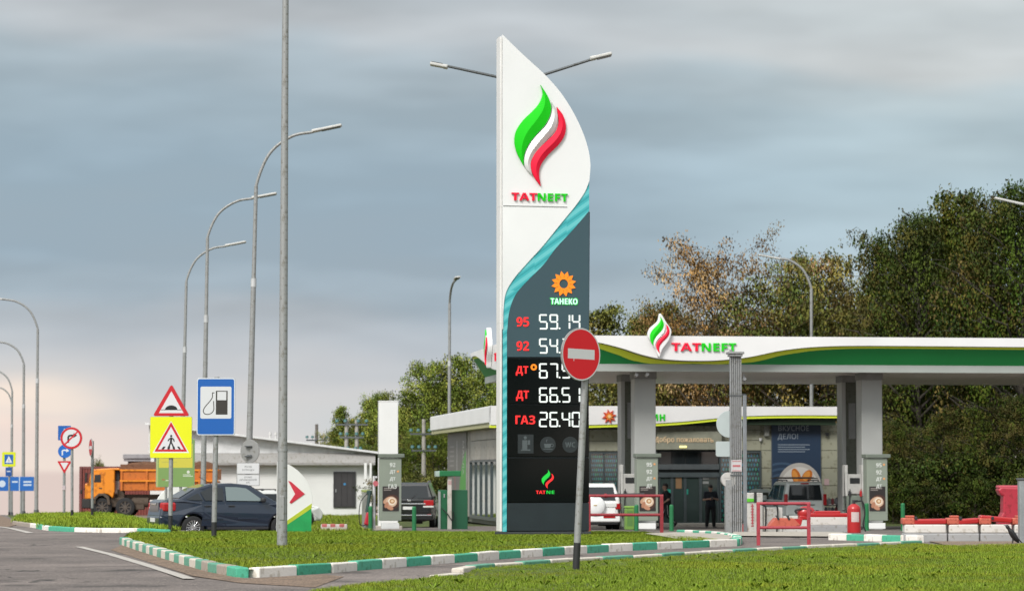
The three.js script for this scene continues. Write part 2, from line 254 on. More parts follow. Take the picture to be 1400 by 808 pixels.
const islandPoly = [...k2(K2), G2(176, 65), G2(200, 67), G2(300, 67.5), G2(500, 67.5), G2(700, 67), G2(880, 67), P2(898, 735), P2(945, 741), ...k2(K1).reverse().slice(1)];
const lawnPoly = [P2(440, 812), P2(500, 803), P2(560, 797), P2(600, 790), P2(640, 785), ...k2(K4).slice(1).map(([x, z]) => [x, z + 0.1]), P2(1290, 748.5), P2(1420, 746), [22, -30], [10, -17], [-3.0, -17]];
const vergePoly = [...k2(K3).map(([x, z]) => [x, z - 0.1]), G2(24, 100), G2(60, 108), G2(130, 112), G2(215, 112), G2(300, 106), G2(330, 90), G2(250, 82)];
sheet('lawn', islandPoly, ISL, turfMat, 'mown grass island under the tall price pylon', 1.5);
sheet('lawn', lawnPoly, LIFT, turfMat, 'green roadside lawn at the foot of the no entry sign', 1.5);
sheet('lawn', vergePoly, 0.10, turfMat, 'far grass island with three signposts beside the truck yard', 2);
sheet('pavement', [P2(882, 737), P2(925, 735), P2(990, 738), P2(1004, 743), P2(990, 747.6), P2(945, 749)], 0.115, concreteMat, 'pale concrete tip of the big grass island', 1);
sheet('pavement', [P2(1000, 735), P2(1010, 729), P2(1150, 730), P2(1165, 733.5), P2(1130, 736)], 0.04, concreteMat, 'pale concrete apron below the red railing', 1.5);

// kerbs: every stone laid by itself
const kerbWhite = M([0.82, 0.80, 0.77], 0.8, { tex: 'grime', rep: 0.5, bump: 0.004 }), kerbGreen = M([0.075, 0.42, 0.28], 0.75, { tex: 'grime', rep: 0.9, bump: 0.004 }), kerbGrey = M([0.36, 0.32, 0.28], 0.95, { tex: 'grime', rep: 0.9, bump: 0.006 });
const fadedGreen = M([0.12, 0.34, 0.25], 0.85, { tex: 'grime', rep: 1.1, bump: 0.006 }), fadedWhite = M([0.62, 0.585, 0.53], 0.9, { tex: 'grime', rep: 1.1, bump: 0.006 });
const kw2 = M([0.74, 0.715, 0.68], 0.85, { tex: 'grime', rep: 0.7, bump: 0.005 }), kg2 = M([0.09, 0.40, 0.28], 0.8, { tex: 'grime', rep: 0.6, bump: 0.005 }), kg3 = M([0.06, 0.36, 0.235], 0.75, { tex: 'grime', rep: 1.2, bump: 0.004 });
const WHITES = [0, 1, 0, 0, 1].map((k) => (k ? kw2 : kerbWhite)), GREENS = [kerbGreen, kg2, kg3, kerbGreen, kg3];
const stoneGeo = [0, 1, 2, 3].map((i) => { const g = new RoundedBoxGeometry(1, 0.22, 0.17, 3, 0.022), p = g.attributes.position, r = RNG(50 + i); for (let k = 0; k < p.count; k++) { const n = fbm(p.getX(k) * 5 + i * 9, p.getY(k) * 5 + p.getZ(k) * 7 + 20, 70 + i, 3) - 0.5; p.setXYZ(k, p.getX(k), p.getY(k) + n * 0.012, p.getZ(k) + n * 0.014); } g.computeVertexNormals(); return shared(solid(g)); });
function kerb(pxs, step, look, label, high = 0.13) {
  const root = thing('kerb', label, 'kerb', V(0, 0, 0)), curve = pxs.map(([a, b]) => gp(a, b)), rnd = RNG(pxs.length * 77 + Math.round(step * 10));
  const cum = [0]; for (let i = 1; i < curve.length; i++) cum.push(cum[i - 1] + curve[i].distanceTo(curve[i - 1]));
  const pt = (s) => { let i = 1; while (i < curve.length - 1 && cum[i] < s) i++; return curve[i - 1].clone().lerp(curve[i], (s - cum[i - 1]) / (cum[i] - cum[i - 1])); };
  const n = Math.max(1, Math.round(cum.at(-1) / step)), st = cum.at(-1) / n;
  root.position.copy(curve[0]);
  for (let i = 0; i < n; i++) {
    const a = pt(i * st), b = pt((i + 1) * st), mid = a.clone().add(b).multiplyScalar(0.5), q = b.clone().sub(a), L = q.length(); mid.y = gh(mid.x, mid.z);
    const m = add(root, 'kerb_stone', stoneGeo[i % 4], look(i, n, i * st));
    m.scale.set(L - 0.018, 1, 1); m.rotation.y = Math.atan2(-q.z, q.x) + (rnd() - 0.5) * 0.02; m.rotation.z = Math.asin(clamp(q.y / L, -1, 1)) + (rnd() - 0.5) * 0.006;
    m.position.copy(mid).add(V(0, high - 0.11 + (rnd() - 0.5) * 0.012, 0)).sub(root.position);
  }
}
kerb(K1, 0.9, (i) => (i % 2 ? GREENS[(i * 7) % 5] : WHITES[(i * 3) % 5]), 'long kerb of green and white stones along the near edge of the big lawn', 0.14);
kerb(K1tip, 0.62, (i) => (i % 2 ? kerbWhite : kerbGreen), 'tight curve of green and white kerb at the pointed tip of the big lawn', 0.14);
kerb(K2, 0.72, (i) => (i === 0 ? kerbGreen : i < 4 ? (i % 2 ? kerbGrey : fadedGreen) : i % 2 ? fadedWhite : fadedGreen), 'worn kerb with short green and white blocks beside the road edge line', 0.14);
kerb(K3, 1.0, (i, n) => (i > n * 0.62 ? kerbGrey : i % 4 < 2 ? kerbGreen : kerbWhite), 'kerb of the far grass island, painted only at one end', 0.12);
kerb(K4, 0.92, (i) => (i % 5 === 1 || i % 5 === 3 ? fadedGreen : fadedWhite), 'low sunken kerb with chipped paint bordering the roadside lawn', 0.075);
kerb(K5, 0.6, (i) => (i % 2 ? kerbGreen : kerbWhite), 'short green and white kerb beside the red fire extinguisher', 0.14);
kerb([[594, 791.2], [626, 788.4]], 1, (i) => (i % 2 ? fadedGreen : fadedWhite), 'two broken kerb stones lying in front of the low kerb', 0.05);

const edgeLine = k2(K4); const edgeK = (x, z) => (z > -56 && edgeLine.some(([a, b]) => (a - x) ** 2 + (b - z) ** 2 < 2.2) ? 0.62 : 1);
// grass blades: nobody could count them
function grass(polys, label, per, seed, size, lift, dMax = 200) {
  const r = RNG(seed), g = new THREE.BufferGeometry(), pos = [], col = [], nor = [];
  for (let i = 0; i < 11; i++) {
    const a = r() * 6.283, q = Math.sqrt(r()) * 0.13, x = Math.cos(a) * q, z = Math.sin(a) * q, h = 0.55 + r() * 0.55, w = 0.0045 + r() * 0.004, t = r() * 6.283, bx = Math.cos(t) * w, bz = Math.sin(t) * w, lx = (r() - 0.5) * 0.09, lz = (r() - 0.5) * 0.09, hh = 0.11 * h, s = 0.85 + r() * 0.3, dry = r() < 0.1;
    const c0 = dry ? [0.30, 0.24, 0.10] : [0.22 * s, 0.325 * s, 0.036 * s], c1 = dry ? [0.36, 0.31, 0.13] : [0.31 * s, 0.43 * s, 0.046 * s];
    pos.push(x - bx, -0.02, z - bz, x + bx, -0.02, z + bz, x + lx * 0.4 + bx * 0.7, hh * 0.6, z + lz * 0.4 + bz * 0.7, x - bx, -0.02, z - bz, x + lx * 0.4 + bx * 0.7, hh * 0.6, z + lz * 0.4 + bz * 0.7, x + lx * 0.4 - bx * 0.7, hh * 0.6, z + lz * 0.4 - bz * 0.7, x + lx * 0.4 - bx * 0.7, hh * 0.6, z + lz * 0.4 - bz * 0.7, x + lx * 0.4 + bx * 0.7, hh * 0.6, z + lz * 0.4 + bz * 0.7, x + lx, hh, z + lz);
    for (let k = 0; k < 9; k++) { nor.push(lx * 1.5, 1, lz * 1.5 + 0.3); const c = k < 2 || k === 3 ? c0 : c1; col.push(...c); }
  }
  g.setAttribute('position', new THREE.Float32BufferAttribute(pos, 3)); g.setAttribute('normal', new THREE.Float32BufferAttribute(nor, 3)); g.setAttribute('color', new THREE.Float32BufferAttribute(col, 3)); g.setAttribute('uv', new THREE.Float32BufferAttribute(new Float32Array(pos.length / 3 * 2), 2));
  const mat = new THREE.MeshPhysicalMaterial({ vertexColors: true, roughness: 1, specularIntensity: 0.05, side: THREE.DoubleSide, transmission: 0.25, thickness: 0 }), ms = [], cs = [];
  for (const poly of polys) {
    const X = poly.map((p) => p[0]), Z = poly.map((p) => p[1]), x0 = Math.min(...X), x1 = Math.max(...X), z0 = Math.min(...Z), z1 = Math.max(...Z), n = (x1 - x0) * (z1 - z0) * per;
    for (let i = 0; i < n; i++) {
      const x = lerp(x0, x1, r()), z = lerp(z0, z1, r()), px = Math.abs(x / -z); if (!inside(poly, x, z) || px > 0.2 || -z < 21) continue;
      const patch = fbm(x * 0.5 + 30, z * 0.5 + 60, seed, 4), tall = fbm(x * 0.9, z * 0.9 + 9, seed + 3, 3);
      const s = size * edgeK(x, z) * (0.55 + 0.75 * r()) * (0.75 + 0.5 * tall) * (patch < 0.36 ? 0.75 : 1);
      ms.push(new THREE.Matrix4().compose(V(x, gh(x, z) + (typeof lift === 'function' ? lift(x, z) : lift), z), TQ.setFromEuler(TE.set((r() - 0.5) * 0.3, r() * 6.28, (r() - 0.5) * 0.3)).clone(), V(s * 1.15, s, s * 1.15)));
      const yel = sstep(0.5, 0.68, fbm(x * 0.7 + 5, z * 0.7, seed + 5, 4)) * 0.5, k = 0.86 + 0.3 * patch + (r() - 0.5) * 0.16;
      cs.push([k * (1 + 0.35 * yel), k * (1 + 0.02 * yel), k * (1 - 0.1 * yel)]);
    }
  }
  const im = new THREE.InstancedMesh(g, mat, ms.length); ms.forEach((m, i) => { im.setMatrixAt(i, m); im.setColorAt(i, new THREE.Color().setRGB(...cs[i])); });
  im.name = numbered('grass'); im.castShadow = im.receiveShadow = true; scene.add(im); tag(im, label, null, null, 'stuff');
}
grass([islandPoly], 'short green grass covering the big island under the price pylon', 110, 301, 0.4, ISL);
grass([lawnPoly], 'lush green grass of the roadside lawn nearest the viewer', 230, 302, 0.30, LIFT);
grass([vergePoly], 'green grass on the far island with three signposts', 26, 303, 0.9, 0.10);
grass([[G2(385, 78), G2(500, 76), G2(505, 110), G2(515, 168), G2(330, 172), G2(350, 120)]], 'grass strip between the forecourt and the white building', 6, 304, 1.2, 0.02);
// ragged tussocks along kerbs and posts
{
  const strips = [];
  const along = (k, w, off) => { const a = k2(k); for (let i = 1; i < a.length; i++) { const dx = a[i][0] - a[i - 1][0], dz = a[i][1] - a[i - 1][1], L = Math.hypot(dx, dz), nx = -dz / L, nz = dx / L; strips.push([[a[i - 1][0] + nx * off, a[i - 1][1] + nz * off], [a[i][0] + nx * off, a[i][1] + nz * off], [a[i][0] + nx * (off + w), a[i][1] + nz * (off + w)], [a[i - 1][0] + nx * (off + w), a[i - 1][1] + nz * (off + w)]]); } };
  along(K4, 0.35, 0.02); along(K4, -0.2, 0.05);
  grass(strips, 'ragged tufts growing over the low kerb of the roadside lawn', 24, 305, 0.45, 0.03);
}

{ // scattered weeds with small flower heads
  const r = RNG(808), mk = (head, hc) => { const pos = [], nor = [], col = []; const q = (a, b, c, k) => { for (const p of [a, b, c]) { pos.push(...p); nor.push(0, 1, 0.3); col.push(...k); } }; for (let i = 0; i < 5; i++) { const a = r() * 6.28, l = 0.05 + r() * 0.05, x = Math.cos(a) * l, z = Math.sin(a) * l, h = 0.05 + r() * 0.06; q([0, 0, 0], [x - z * 0.25, h, z + x * 0.25], [x * 1.3, h * 0.8, z * 1.3], [0.2, 0.3, 0.035]); q([0, 0, 0], [x * 1.3, h * 0.8, z * 1.3], [x + z * 0.25, h, z - x * 0.25], [0.22, 0.33, 0.04]); } for (let i = 0; i < 3; i++) { const x = (r() - 0.5) * 0.08, z = (r() - 0.5) * 0.08, h = 0.12 + r() * 0.1; q([-0.004, 0, 0], [0.004, 0, 0], [x, h, z], [0.2, 0.26, 0.06]); for (let k = 0; k < 5; k++) { const a = k * 1.257, b = a + 0.9; q([x, h + 0.006, z], [x + Math.cos(a) * head, h + 0.004, z + Math.sin(a) * head], [x + Math.cos(b) * head, h + 0.004, z + Math.sin(b) * head], hc); } } const g = new THREE.BufferGeometry(); for (const [n, arr] of [['position', pos], ['normal', nor], ['color', col]]) g.setAttribute(n, new THREE.Float32BufferAttribute(arr, 3)); g.setAttribute('uv', new THREE.Float32BufferAttribute(new Float32Array(pos.length / 3 * 2), 2)); return g; };
  const mat = new THREE.MeshPhysicalMaterial({ vertexColors: true, roughness: 1, specularIntensity: 0.05, side: THREE.DoubleSide });
  for (const [head, hc, n, label] of [[0.014, [0.6, 0.48, 0.02], 90, 'low weeds with small yellow flowers in the roadside lawn'], [0.011, [0.28, 0.33, 0.6], 70, 'low weeds with tiny blue flowers in the lawns'], [0.016, [0.7, 0.68, 0.62], 110, 'white clover heads scattered over the lawns']]) {
    const ms = []; let guard = 0; while (ms.length < n && guard++ < 20000) { const poly = r() < 0.62 ? lawnPoly : islandPoly, d = lerp(24, 64, r()), x = (r() - 0.5) * 0.37 * d; if (!inside(poly, x, -d) || fbm(x * 0.3, d * 0.3, 900 + n, 3) < 0.45) continue; const s = 0.3 + 0.35 * r(); ms.push(new THREE.Matrix4().compose(V(x, gh(x, -d) + (poly === lawnPoly ? LIFT(x, -d) : ISL(x, -d)), -d), new THREE.Quaternion().setFromEuler(new THREE.Euler(0, r() * 6.28, 0)), V(s, s, s))); }
    const im = new THREE.InstancedMesh(mk(head, hc), mat, ms.length); ms.forEach((m, i) => im.setMatrixAt(i, m)); im.name = numbered('weeds'); im.castShadow = im.receiveShadow = true; scene.add(im); tag(im, label, null, null, 'stuff');
  }
}
// ---------------------------------------------------------------- emblem: three ribbons of a flame
const LOGO = {
  green: [[265, 232], [273, 262], [261, 298], [235, 330], [200, 366], [176, 405], [170, 440], [178, 482], [203, 530], [205, 492], [222, 452], [250, 415], [282, 378], [298, 345], [303, 312], [292, 275]],
  white: [[305, 294], [322, 322], [327, 352], [316, 396], [283, 440], [244, 486], [228, 522], [234, 566], [214, 545], [205, 525], [208, 492], [226, 452], [254, 416], [286, 380], [302, 346], [307, 314]],
  red: [[324, 312], [346, 340], [357, 380], [352, 416], [331, 450], [292, 490], [267, 525], [259, 555], [265, 605], [240, 570], [229, 532], [236, 500], [256, 470], [291, 436], [321, 402], [331, 374], [329, 342]],
};
const ribbonPts = (k, w, h) => { const p = LOGO[k].map(([x, y]) => [(x - 263.5) / 187 * w, (418.5 - y) / 373 * h]); const tips = { green: [0, 8], white: [0, 7], red: [0, 8] }[k]; const a = smooth(p.slice(tips[0], tips[1] + 1), 26), b = smooth([...p.slice(tips[1]), p[0]], 26); return [...a, ...b.slice(1, -1)]; };
function ribbonGeo(k, w, h, depth) {                            // a ribbon with a ridge along its middle
  const p = LOGO[k].map(([x, y]) => [(x - 263.5) / 187 * w, (418.5 - y) / 373 * h]), t = k === 'white' ? 7 : 8, n = 30;
  const a = new THREE.CatmullRomCurve3(p.slice(0, t + 1).map((q) => V(q[0], q[1], 0)), false, 'centripetal').getSpacedPoints(n), b = new THREE.CatmullRomCurve3([...p.slice(t), p[0]].reverse().map((q) => V(q[0], q[1], 0)), false, 'centripetal').getSpacedPoints(n);
  const pos = [], tri = (...v) => v.forEach((q) => pos.push(q.x, q.y, q.z)), c = a.map((q, i) => q.clone().add(b[i]).multiplyScalar(0.5).setZ(depth * (0.55 + 0.45 * Math.sin(Math.PI * i / n)))), A = a.map((q) => q.clone().setZ(depth * 0.4)), B = b.map((q) => q.clone().setZ(depth * 0.4));
  for (let i = 0; i < n; i++) { for (const [L, R] of [[a, A], [A, c], [c, B], [B, b]]) { tri(L[i], L[i + 1], R[i]); tri(R[i], L[i + 1], R[i + 1]); } }
  const g = new THREE.BufferGeometry(); g.setAttribute('position', new THREE.Float32BufferAttribute(pos, 3)); g.computeVertexNormals(); return g;
}
const silverWhite = M([0.74, 0.74, 0.73], 0.35, { coat: 0.3 });
function flame(parent, x, y, z, w, h, depth, ry = 0) {
  for (const [k, m] of [['green', tatGreen], ['white', silverWhite], ['red', tatRed]]) add(parent, 'emblem_ribbon', move(ribbonGeo(k, w, h, depth), 0, 0, 0), m, { pos: V(x, y, z), ry });
}
const glow = (hex, e) => M(hex, 0.5, { tex: null, glow: e });
const ledWhite = glow('#e9f2ea', 0.42), ledRed = glow('#ff2a2a', 0.42), ledGreen = glow('#12c43c', 0.40), ledOrange = glow('#ff8a14', 0.40);
// lettering, the two halves in their own colours
function twoTone(parent, cx, cy, z, w, h, depth, ry = 0) {
  const wl = w * 0.455, a = fitText('TAT', wl, h, depth), b = fitText('NEFT', w - wl - w * 0.012, h, depth);
  add(parent, 'lettering', move(a, cx - w / 2 + wl / 2, cy, z), tatRed); add(parent, 'lettering', move(b, cx + w / 2 - (w - wl - w * 0.012) / 2, cy, z), tatGreen);
}

// ---------------------------------------------------------------- price pylon
{
  const root = thing('price_pylon', 'tall white leaf-topped fuel price pylon with a flame emblem and lit prices', 'price pylon', gx(687, 60), 0.227), f = facePx(root, 0), P = (a, b) => f(a, b), gy = f(687, 727)[1];
  const outer = smooth([[687, 47], [702, 62], [720, 79], [748, 105], [770, 131], [789, 163], [802, 195], [807.3, 222], [806, 247]].map((q) => P(...q)), 36);
  const inner = smooth([[806, 247], [800, 262], [788, 280], [770, 302], [739, 340], [721.5, 359], [702.6, 381], [691.7, 400], [688.4, 422], [687.8, 450]].map((q) => P(...q)), 40);
  const e0 = P(687, 727)[0];
  add(root, 'front_panel', ext([[e0, P(687, 49)[1]], ...outer, ...inner.slice(1, -1), [e0 + 0.012, P(687, 450)[1]], [e0, P(687, 450)[1]]], 0.10, -0.10, 0), whitePlastic);
  add(root, 'side_panel', [box(0.05, P(687, 50)[1] - gy, 0.36, e0 - 0.027, (P(687, 50)[1] + gy) / 2, -0.195, 0.015), ...[282, 441, 590].map((y) => box(0.052, 0.012, 0.363, e0 - 0.028, P(687, y)[1], -0.195))], M([0.74, 0.72, 0.7], 0.4, { tex: 'soft', rep: 0.2 }));
  // the edge that closes the leaf behind the front panel
  const rim = outer.map((q) => [q[0] - 0.03, q[1] - 0.02]); add(root, 'back_panel', ext([[e0, P(687, 54)[1]], ...rim, ...inner.slice(1).map((q) => [q[0] + 0.02, q[1]]), [e0, P(687, 452)[1]]], 0.25, -0.36), whitePaint);
  add(root, 'panel_joint', box(P(776, 282)[0] - e0 - 0.02, 0.014, 0.01, (e0 + P(776, 282)[0]) / 2, P(730, 282)[1], 0.0055), M([0.35, 0.35, 0.35], 0.8));
  const tealIn = smooth([[806, 288], [796, 300], [782, 316], [759.8, 340], [743.5, 361.8], [721.7, 383.6], [705.3, 402.6], [697, 424], [693.4, 454]].map((q) => P(...q)), 40);
  const tealMat = print(128, 1024, (x, w, h) => { x.fillStyle = '#48bcc2'; x.fillRect(0, 0, w, h); x.strokeStyle = '#6fd0d4'; x.lineWidth = 15; for (let i = -10; i < 40; i++) { x.beginPath(); x.moveTo(-20, i * 46 + 90); x.lineTo(w + 20, i * 46 - 40); x.stroke(); } x.strokeStyle = '#36a7ad'; x.lineWidth = 6; for (let i = -10; i < 40; i++) { x.beginPath(); x.moveTo(-20, i * 46 + 112); x.lineTo(w + 20, i * 46 - 18); x.stroke(); } }, { rough: 0.3, mul: 0.8 });
  const tealGeo = flat(ext([...inner, [e0 + 0.004, gy], [P(693, 727)[0], gy], ...tealIn.slice().reverse()], 0.32, -0.34)); { const p = tealGeo.attributes.position, uv = tealGeo.attributes.uv; for (let i = 0; i < p.count; i++) uv.setXY(i, p.getX(i) / 0.7, p.getY(i) / 5.2); }
  tealMat.map.wrapS = tealMat.map.wrapT = THREE.RepeatWrapping;
  add(root, 'teal_band', tealGeo, tealMat, { keepUV: true, label: 'turquoise striped band curving round the dark panel' });
  const slateGlass = new THREE.MeshPhysicalMaterial({ color: new THREE.Color().setRGB(0.04, 0.075, 0.09), roughness: 0.16 });
  const blackGlass = new THREE.MeshPhysicalMaterial({ color: new THREE.Color().setRGB(0.003, 0.005, 0.005), roughness: 0.06, specularIntensity: 0.3 });
  const slate = M([0.012, 0.021, 0.026], 0.5);
  const xr = P(805.6, 500)[0], xl = P(693.6, 600)[0];
  add(root, 'core_panel', ext([[xl + 0.02, gy], [xl + 0.02, P(700, 454)[1]], ...tealIn.slice(0, -1).reverse().map((q) => [q[0] + 0.03, q[1] - 0.02]), [xr - 0.01, P(806, 290)[1]], [xr - 0.01, gy]], 0.26, -0.34), slate);
  add(root, 'dark_glass', ext([[xl, P(700, 488)[1]], ...tealIn.slice().reverse(), [xr, P(806, 288)[1]], [xr, P(806, 488)[1]]], 0.045, -0.07), slateGlass, { label: 'slate grey glass panel with the sunflower emblem' });
  const row = (a, b, name, m, z = 0.045) => { const y0 = P(750, b)[1], y1 = P(750, a)[1]; return add(root, name, box(xr - xl, y1 - y0, z, (xl + xr) / 2, (y0 + y1) / 2, -0.07 + z / 2, 0.006), m); };
  row(490.5, 552, 'price_screen', blackGlass); row(553.5, 624, 'price_screen', blackGlass); row(626.5, 686.5, 'led_screen', blackGlass, 0.055); row(688, 726, 'lower_panel', slate);
  add(root, 'plinth', box(xr - e0 + 0.09, gy + 0.12, 0.52, (e0 + xr) / 2 - 0.01, (gy - 0.12) / 2 - 0.005, -0.24, 0.01), M([0.035, 0.042, 0.047], 0.7, { tex: 'grime' }));
  const c = P(738, 185.5), tl = P(703, 185), tr = P(773.3, 185);
  flame(root, c[0], c[1], 0.012, tr[0] - tl[0], P(738, 116.5)[1] - P(738, 254.5)[1], 0.10);
  const t = P(737.5, 269.5); twoTone(root, t[0], t[1], 0.01, P(776, 270)[0] - P(699, 270)[0], P(737, 264.3)[1] - P(737, 274.7)[1], 0.035);
  // sunflower
  const s = P(771, 388), R = (P(788, 388)[0] - P(754, 388)[0]) / 2, petal = (a) => { const q = [], r0 = R * 0.42; for (const [rr, aa] of [[r0, -0.2], [R * 0.72, -0.24], [R, 0], [R * 0.72, 0.24], [r0, 0.2]]) q.push([rr * Math.cos(a + aa), rr * Math.sin(a + aa)]); return q; };
  const zf = -0.021;
  add(root, 'sunflower_emblem', [...Array.from({ length: 12 }, (_, i) => move(ext(petal(i * Math.PI / 6 + 0.2), 0.02), s[0], s[1], zf)), move(ext(circle(R * 0.5, 24), 0.018, 0, 0, [circle(R * 0.36, 24).reverse()]), s[0], s[1], zf)], ledOrange);
  const w1 = P(771.5, 412); add(root, 'lettering', move(fitText('ТАНЕКО', P(790, 412)[0] - P(753.5, 412)[0], P(771, 408)[1] - P(771, 416)[1], 0.02), w1[0], w1[1], zf), glow('#b8ffcf', 0.55)); add(root, 'neon_backing', move(fitText('ТАНЕКО', P(791, 412)[0] - P(752.5, 412)[0], P(771, 407)[1] - P(771, 417)[1], 0.008), w1[0], w1[1], zf), ledGreen);
  // seven-segment prices
  const SEG = { 0: 'abcdef', 1: 'bc', 2: 'abged', 4: 'fgbc', 5: 'afgcd', 6: 'afgedc', 7: 'abc', 9: 'abfgcd', 8: 'abcdefg', 3: 'abgcd' };
  const seg = (k, w, h, b) => ({ a: box(w - b * 1.2, b, 0.012, 0, h / 2 - b / 2, 0), g: box(w - b * 1.6, b, 0.012, 0, 0, 0), d: box(w - b * 1.2, b, 0.012, 0, -h / 2 + b / 2, 0), f: box(b, h / 2 - b * 1.1, 0.012, -w / 2 + b / 2, h / 4, 0), b: box(b, h / 2 - b * 1.1, 0.012, w / 2 - b / 2, h / 4, 0), e: box(b, h / 2 - b * 1.1, 0.012, -w / 2 + b / 2, -h / 4, 0), c: box(b, h / 2 - b * 1.1, 0.012, w / 2 - b / 2, -h / 4, 0) }[k]);
  const rows = [['59.14', 440, 1], ['54.78', 473, 1], ['67.50', 507, 0], ['66.51', 540, 0], ['26.40', 573.5, 0]];
  for (const [str, py] of rows) {
    const xs = [[742.9, 0], [757.2, 1], [773.9, 3], [787.7, 4]], h = P(750, py - 10.4)[1] - P(750, py + 10.4)[1], w = P(747.7, py)[0] - P(736, py)[0], b = w * 0.17;
    for (const [px, k] of xs) { const q = P(px + 0.3, py); for (const s of SEG[str[k]]) { } add(root, 'led_digit', [...SEG[str[k]]].map((s) => move(seg(s, w, h, b), q[0], q[1], zf + 0.003)), ledWhite); }
    const q = P(765.4, py + 9); add(root, 'led_point', box(b, b, 0.012, q[0], q[1], zf + 0.003), ledWhite);
  }
  for (const [str, px, py, w, h] of [['95', 715, 440, 17, 13], ['92', 715, 473, 17, 13], ['ДТ', 714, 507, 17, 13], ['ДТ', 714.5, 541, 17.5, 14], ['ГАЗ', 718.5, 574, 27, 12]]) { const q = P(px, py); add(root, 'grade_label', move(fitText(str, P(px + w / 2, py)[0] - P(px - w / 2, py)[0], P(px, py - h / 2)[1] - P(px, py + h / 2)[1], 0.012), q[0], q[1], zf), ledRed); }
  { const q = P(730, 502); add(root, 'grade_mark', move(ext(circle(0.068, 20), 0.012, 0, 0, [circle(0.03, 16).reverse()]), q[0], q[1], zf), ledOrange); }
  // three unlit service pictograms
  const dim = M([0.075, 0.09, 0.095], 0.5, { tex: null }), dimmer = M([0.014, 0.019, 0.021], 0.5, { tex: null });
  { const q = P(719, 607); add(root, 'pictogram', [box(0.34, 0.4, 0.008, q[0], q[1], zf)], dimmer); add(root, 'pictogram', [box(0.11, 0.2, 0.006, q[0] - 0.02, q[1] - 0.02, zf + 0.008), box(0.05, 0.1, 0.006, q[0] + 0.07, q[1] + 0.03, zf + 0.008), box(0.2, 0.03, 0.006, q[0], q[1] - 0.13, zf + 0.008), cyl(0.035, 0.035, 0.006, q[0] - 0.01, q[1] + 0.13, zf + 0.008, 12, Math.PI / 2)], dim); }
  { const q = P(749.5, 608), k = 0.17; add(root, 'pictogram', [move(ext(circle(k, 28), 0.008), q[0], q[1], zf - 0.003)], dimmer); add(root, 'pictogram', [move(ext([[-0.09, 0.02], [-0.07, -0.07], [0.05, -0.07], [0.07, 0.02]], 0.008), q[0], q[1], zf + 0.006), move(new THREE.TorusGeometry(0.03, 0.009, 6, 16), q[0] + 0.085, q[1] - 0.015, zf + 0.01), box(0.2, 0.016, 0.008, q[0], q[1] - 0.095, zf + 0.01), tube([[q[0] - 0.02, q[1] + 0.04, zf + 0.008], [q[0] - 0.035, q[1] + 0.07, zf + 0.008], [q[0] - 0.015, q[1] + 0.11, zf + 0.008]], 0.008, 5)], dim); }
  { const q = P(780, 608); add(root, 'pictogram', [move(ext(circle(0.17, 28), 0.008), q[0], q[1], zf - 0.003)], dimmer); add(root, 'pictogram', [move(fitText('WC', 0.22, 0.11, 0.008), q[0], q[1], zf + 0.006)], dim); }
  // moving picture on the LED screen
  const lz = -0.0135, L = P(749, 655), lw = P(757.5, 655)[0] - P(741, 655)[0], lh = P(749, 641)[1] - P(749, 667)[1];
  for (const [k, m] of [['green', ledGreen], ['red', ledRed]]) add(root, 'screen_emblem', move(ext(ribbonPts(k, lw, lh), 0.006), L[0], L[1], lz), m);
  const Lt = P(746, 673), tw = P(758, 673)[0] - P(732, 673)[0]; add(root, 'screen_lettering', move(fitText('ТAT'.slice(0, 3), tw * 0.5, 0.07, 0.006), Lt[0] - tw * 0.25, Lt[1], lz), ledRed); add(root, 'screen_lettering', move(fitText('NE', tw * 0.42, 0.07, 0.006), Lt[0] + tw * 0.26, Lt[1], lz), ledGreen);
}

// ---------------------------------------------------------------- canopy and shop share one bearing
const YAW = 0.1327;
const canopyGreen = M([0.008, 0.22, 0.05], 0.55, { tex: 'soft', rep: 0.2 }), lime = M([0.68, 0.78, 0.05], 0.5, { tex: null }), canopyWhite = M([0.76, 0.75, 0.745], 0.42, { tex: 'soft', rep: 0.15 }), stripGrey = M([0.36, 0.385, 0.36], 0.5, { tex: 'soft', rep: 0.3 }), edgeDark = M([0.05, 0.07, 0.02], 0.6);
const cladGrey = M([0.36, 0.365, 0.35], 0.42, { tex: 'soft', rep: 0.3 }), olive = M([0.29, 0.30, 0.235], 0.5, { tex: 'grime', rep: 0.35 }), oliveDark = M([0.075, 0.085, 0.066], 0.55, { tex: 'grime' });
const canopy = thing('station_canopy', 'wide white and green fuel canopy on paired grey columns', 'canopy', gx(715, 97.5), YAW), cf = facePx(canopy, 0);
const CAN = { L: 34, D: 15.2 };
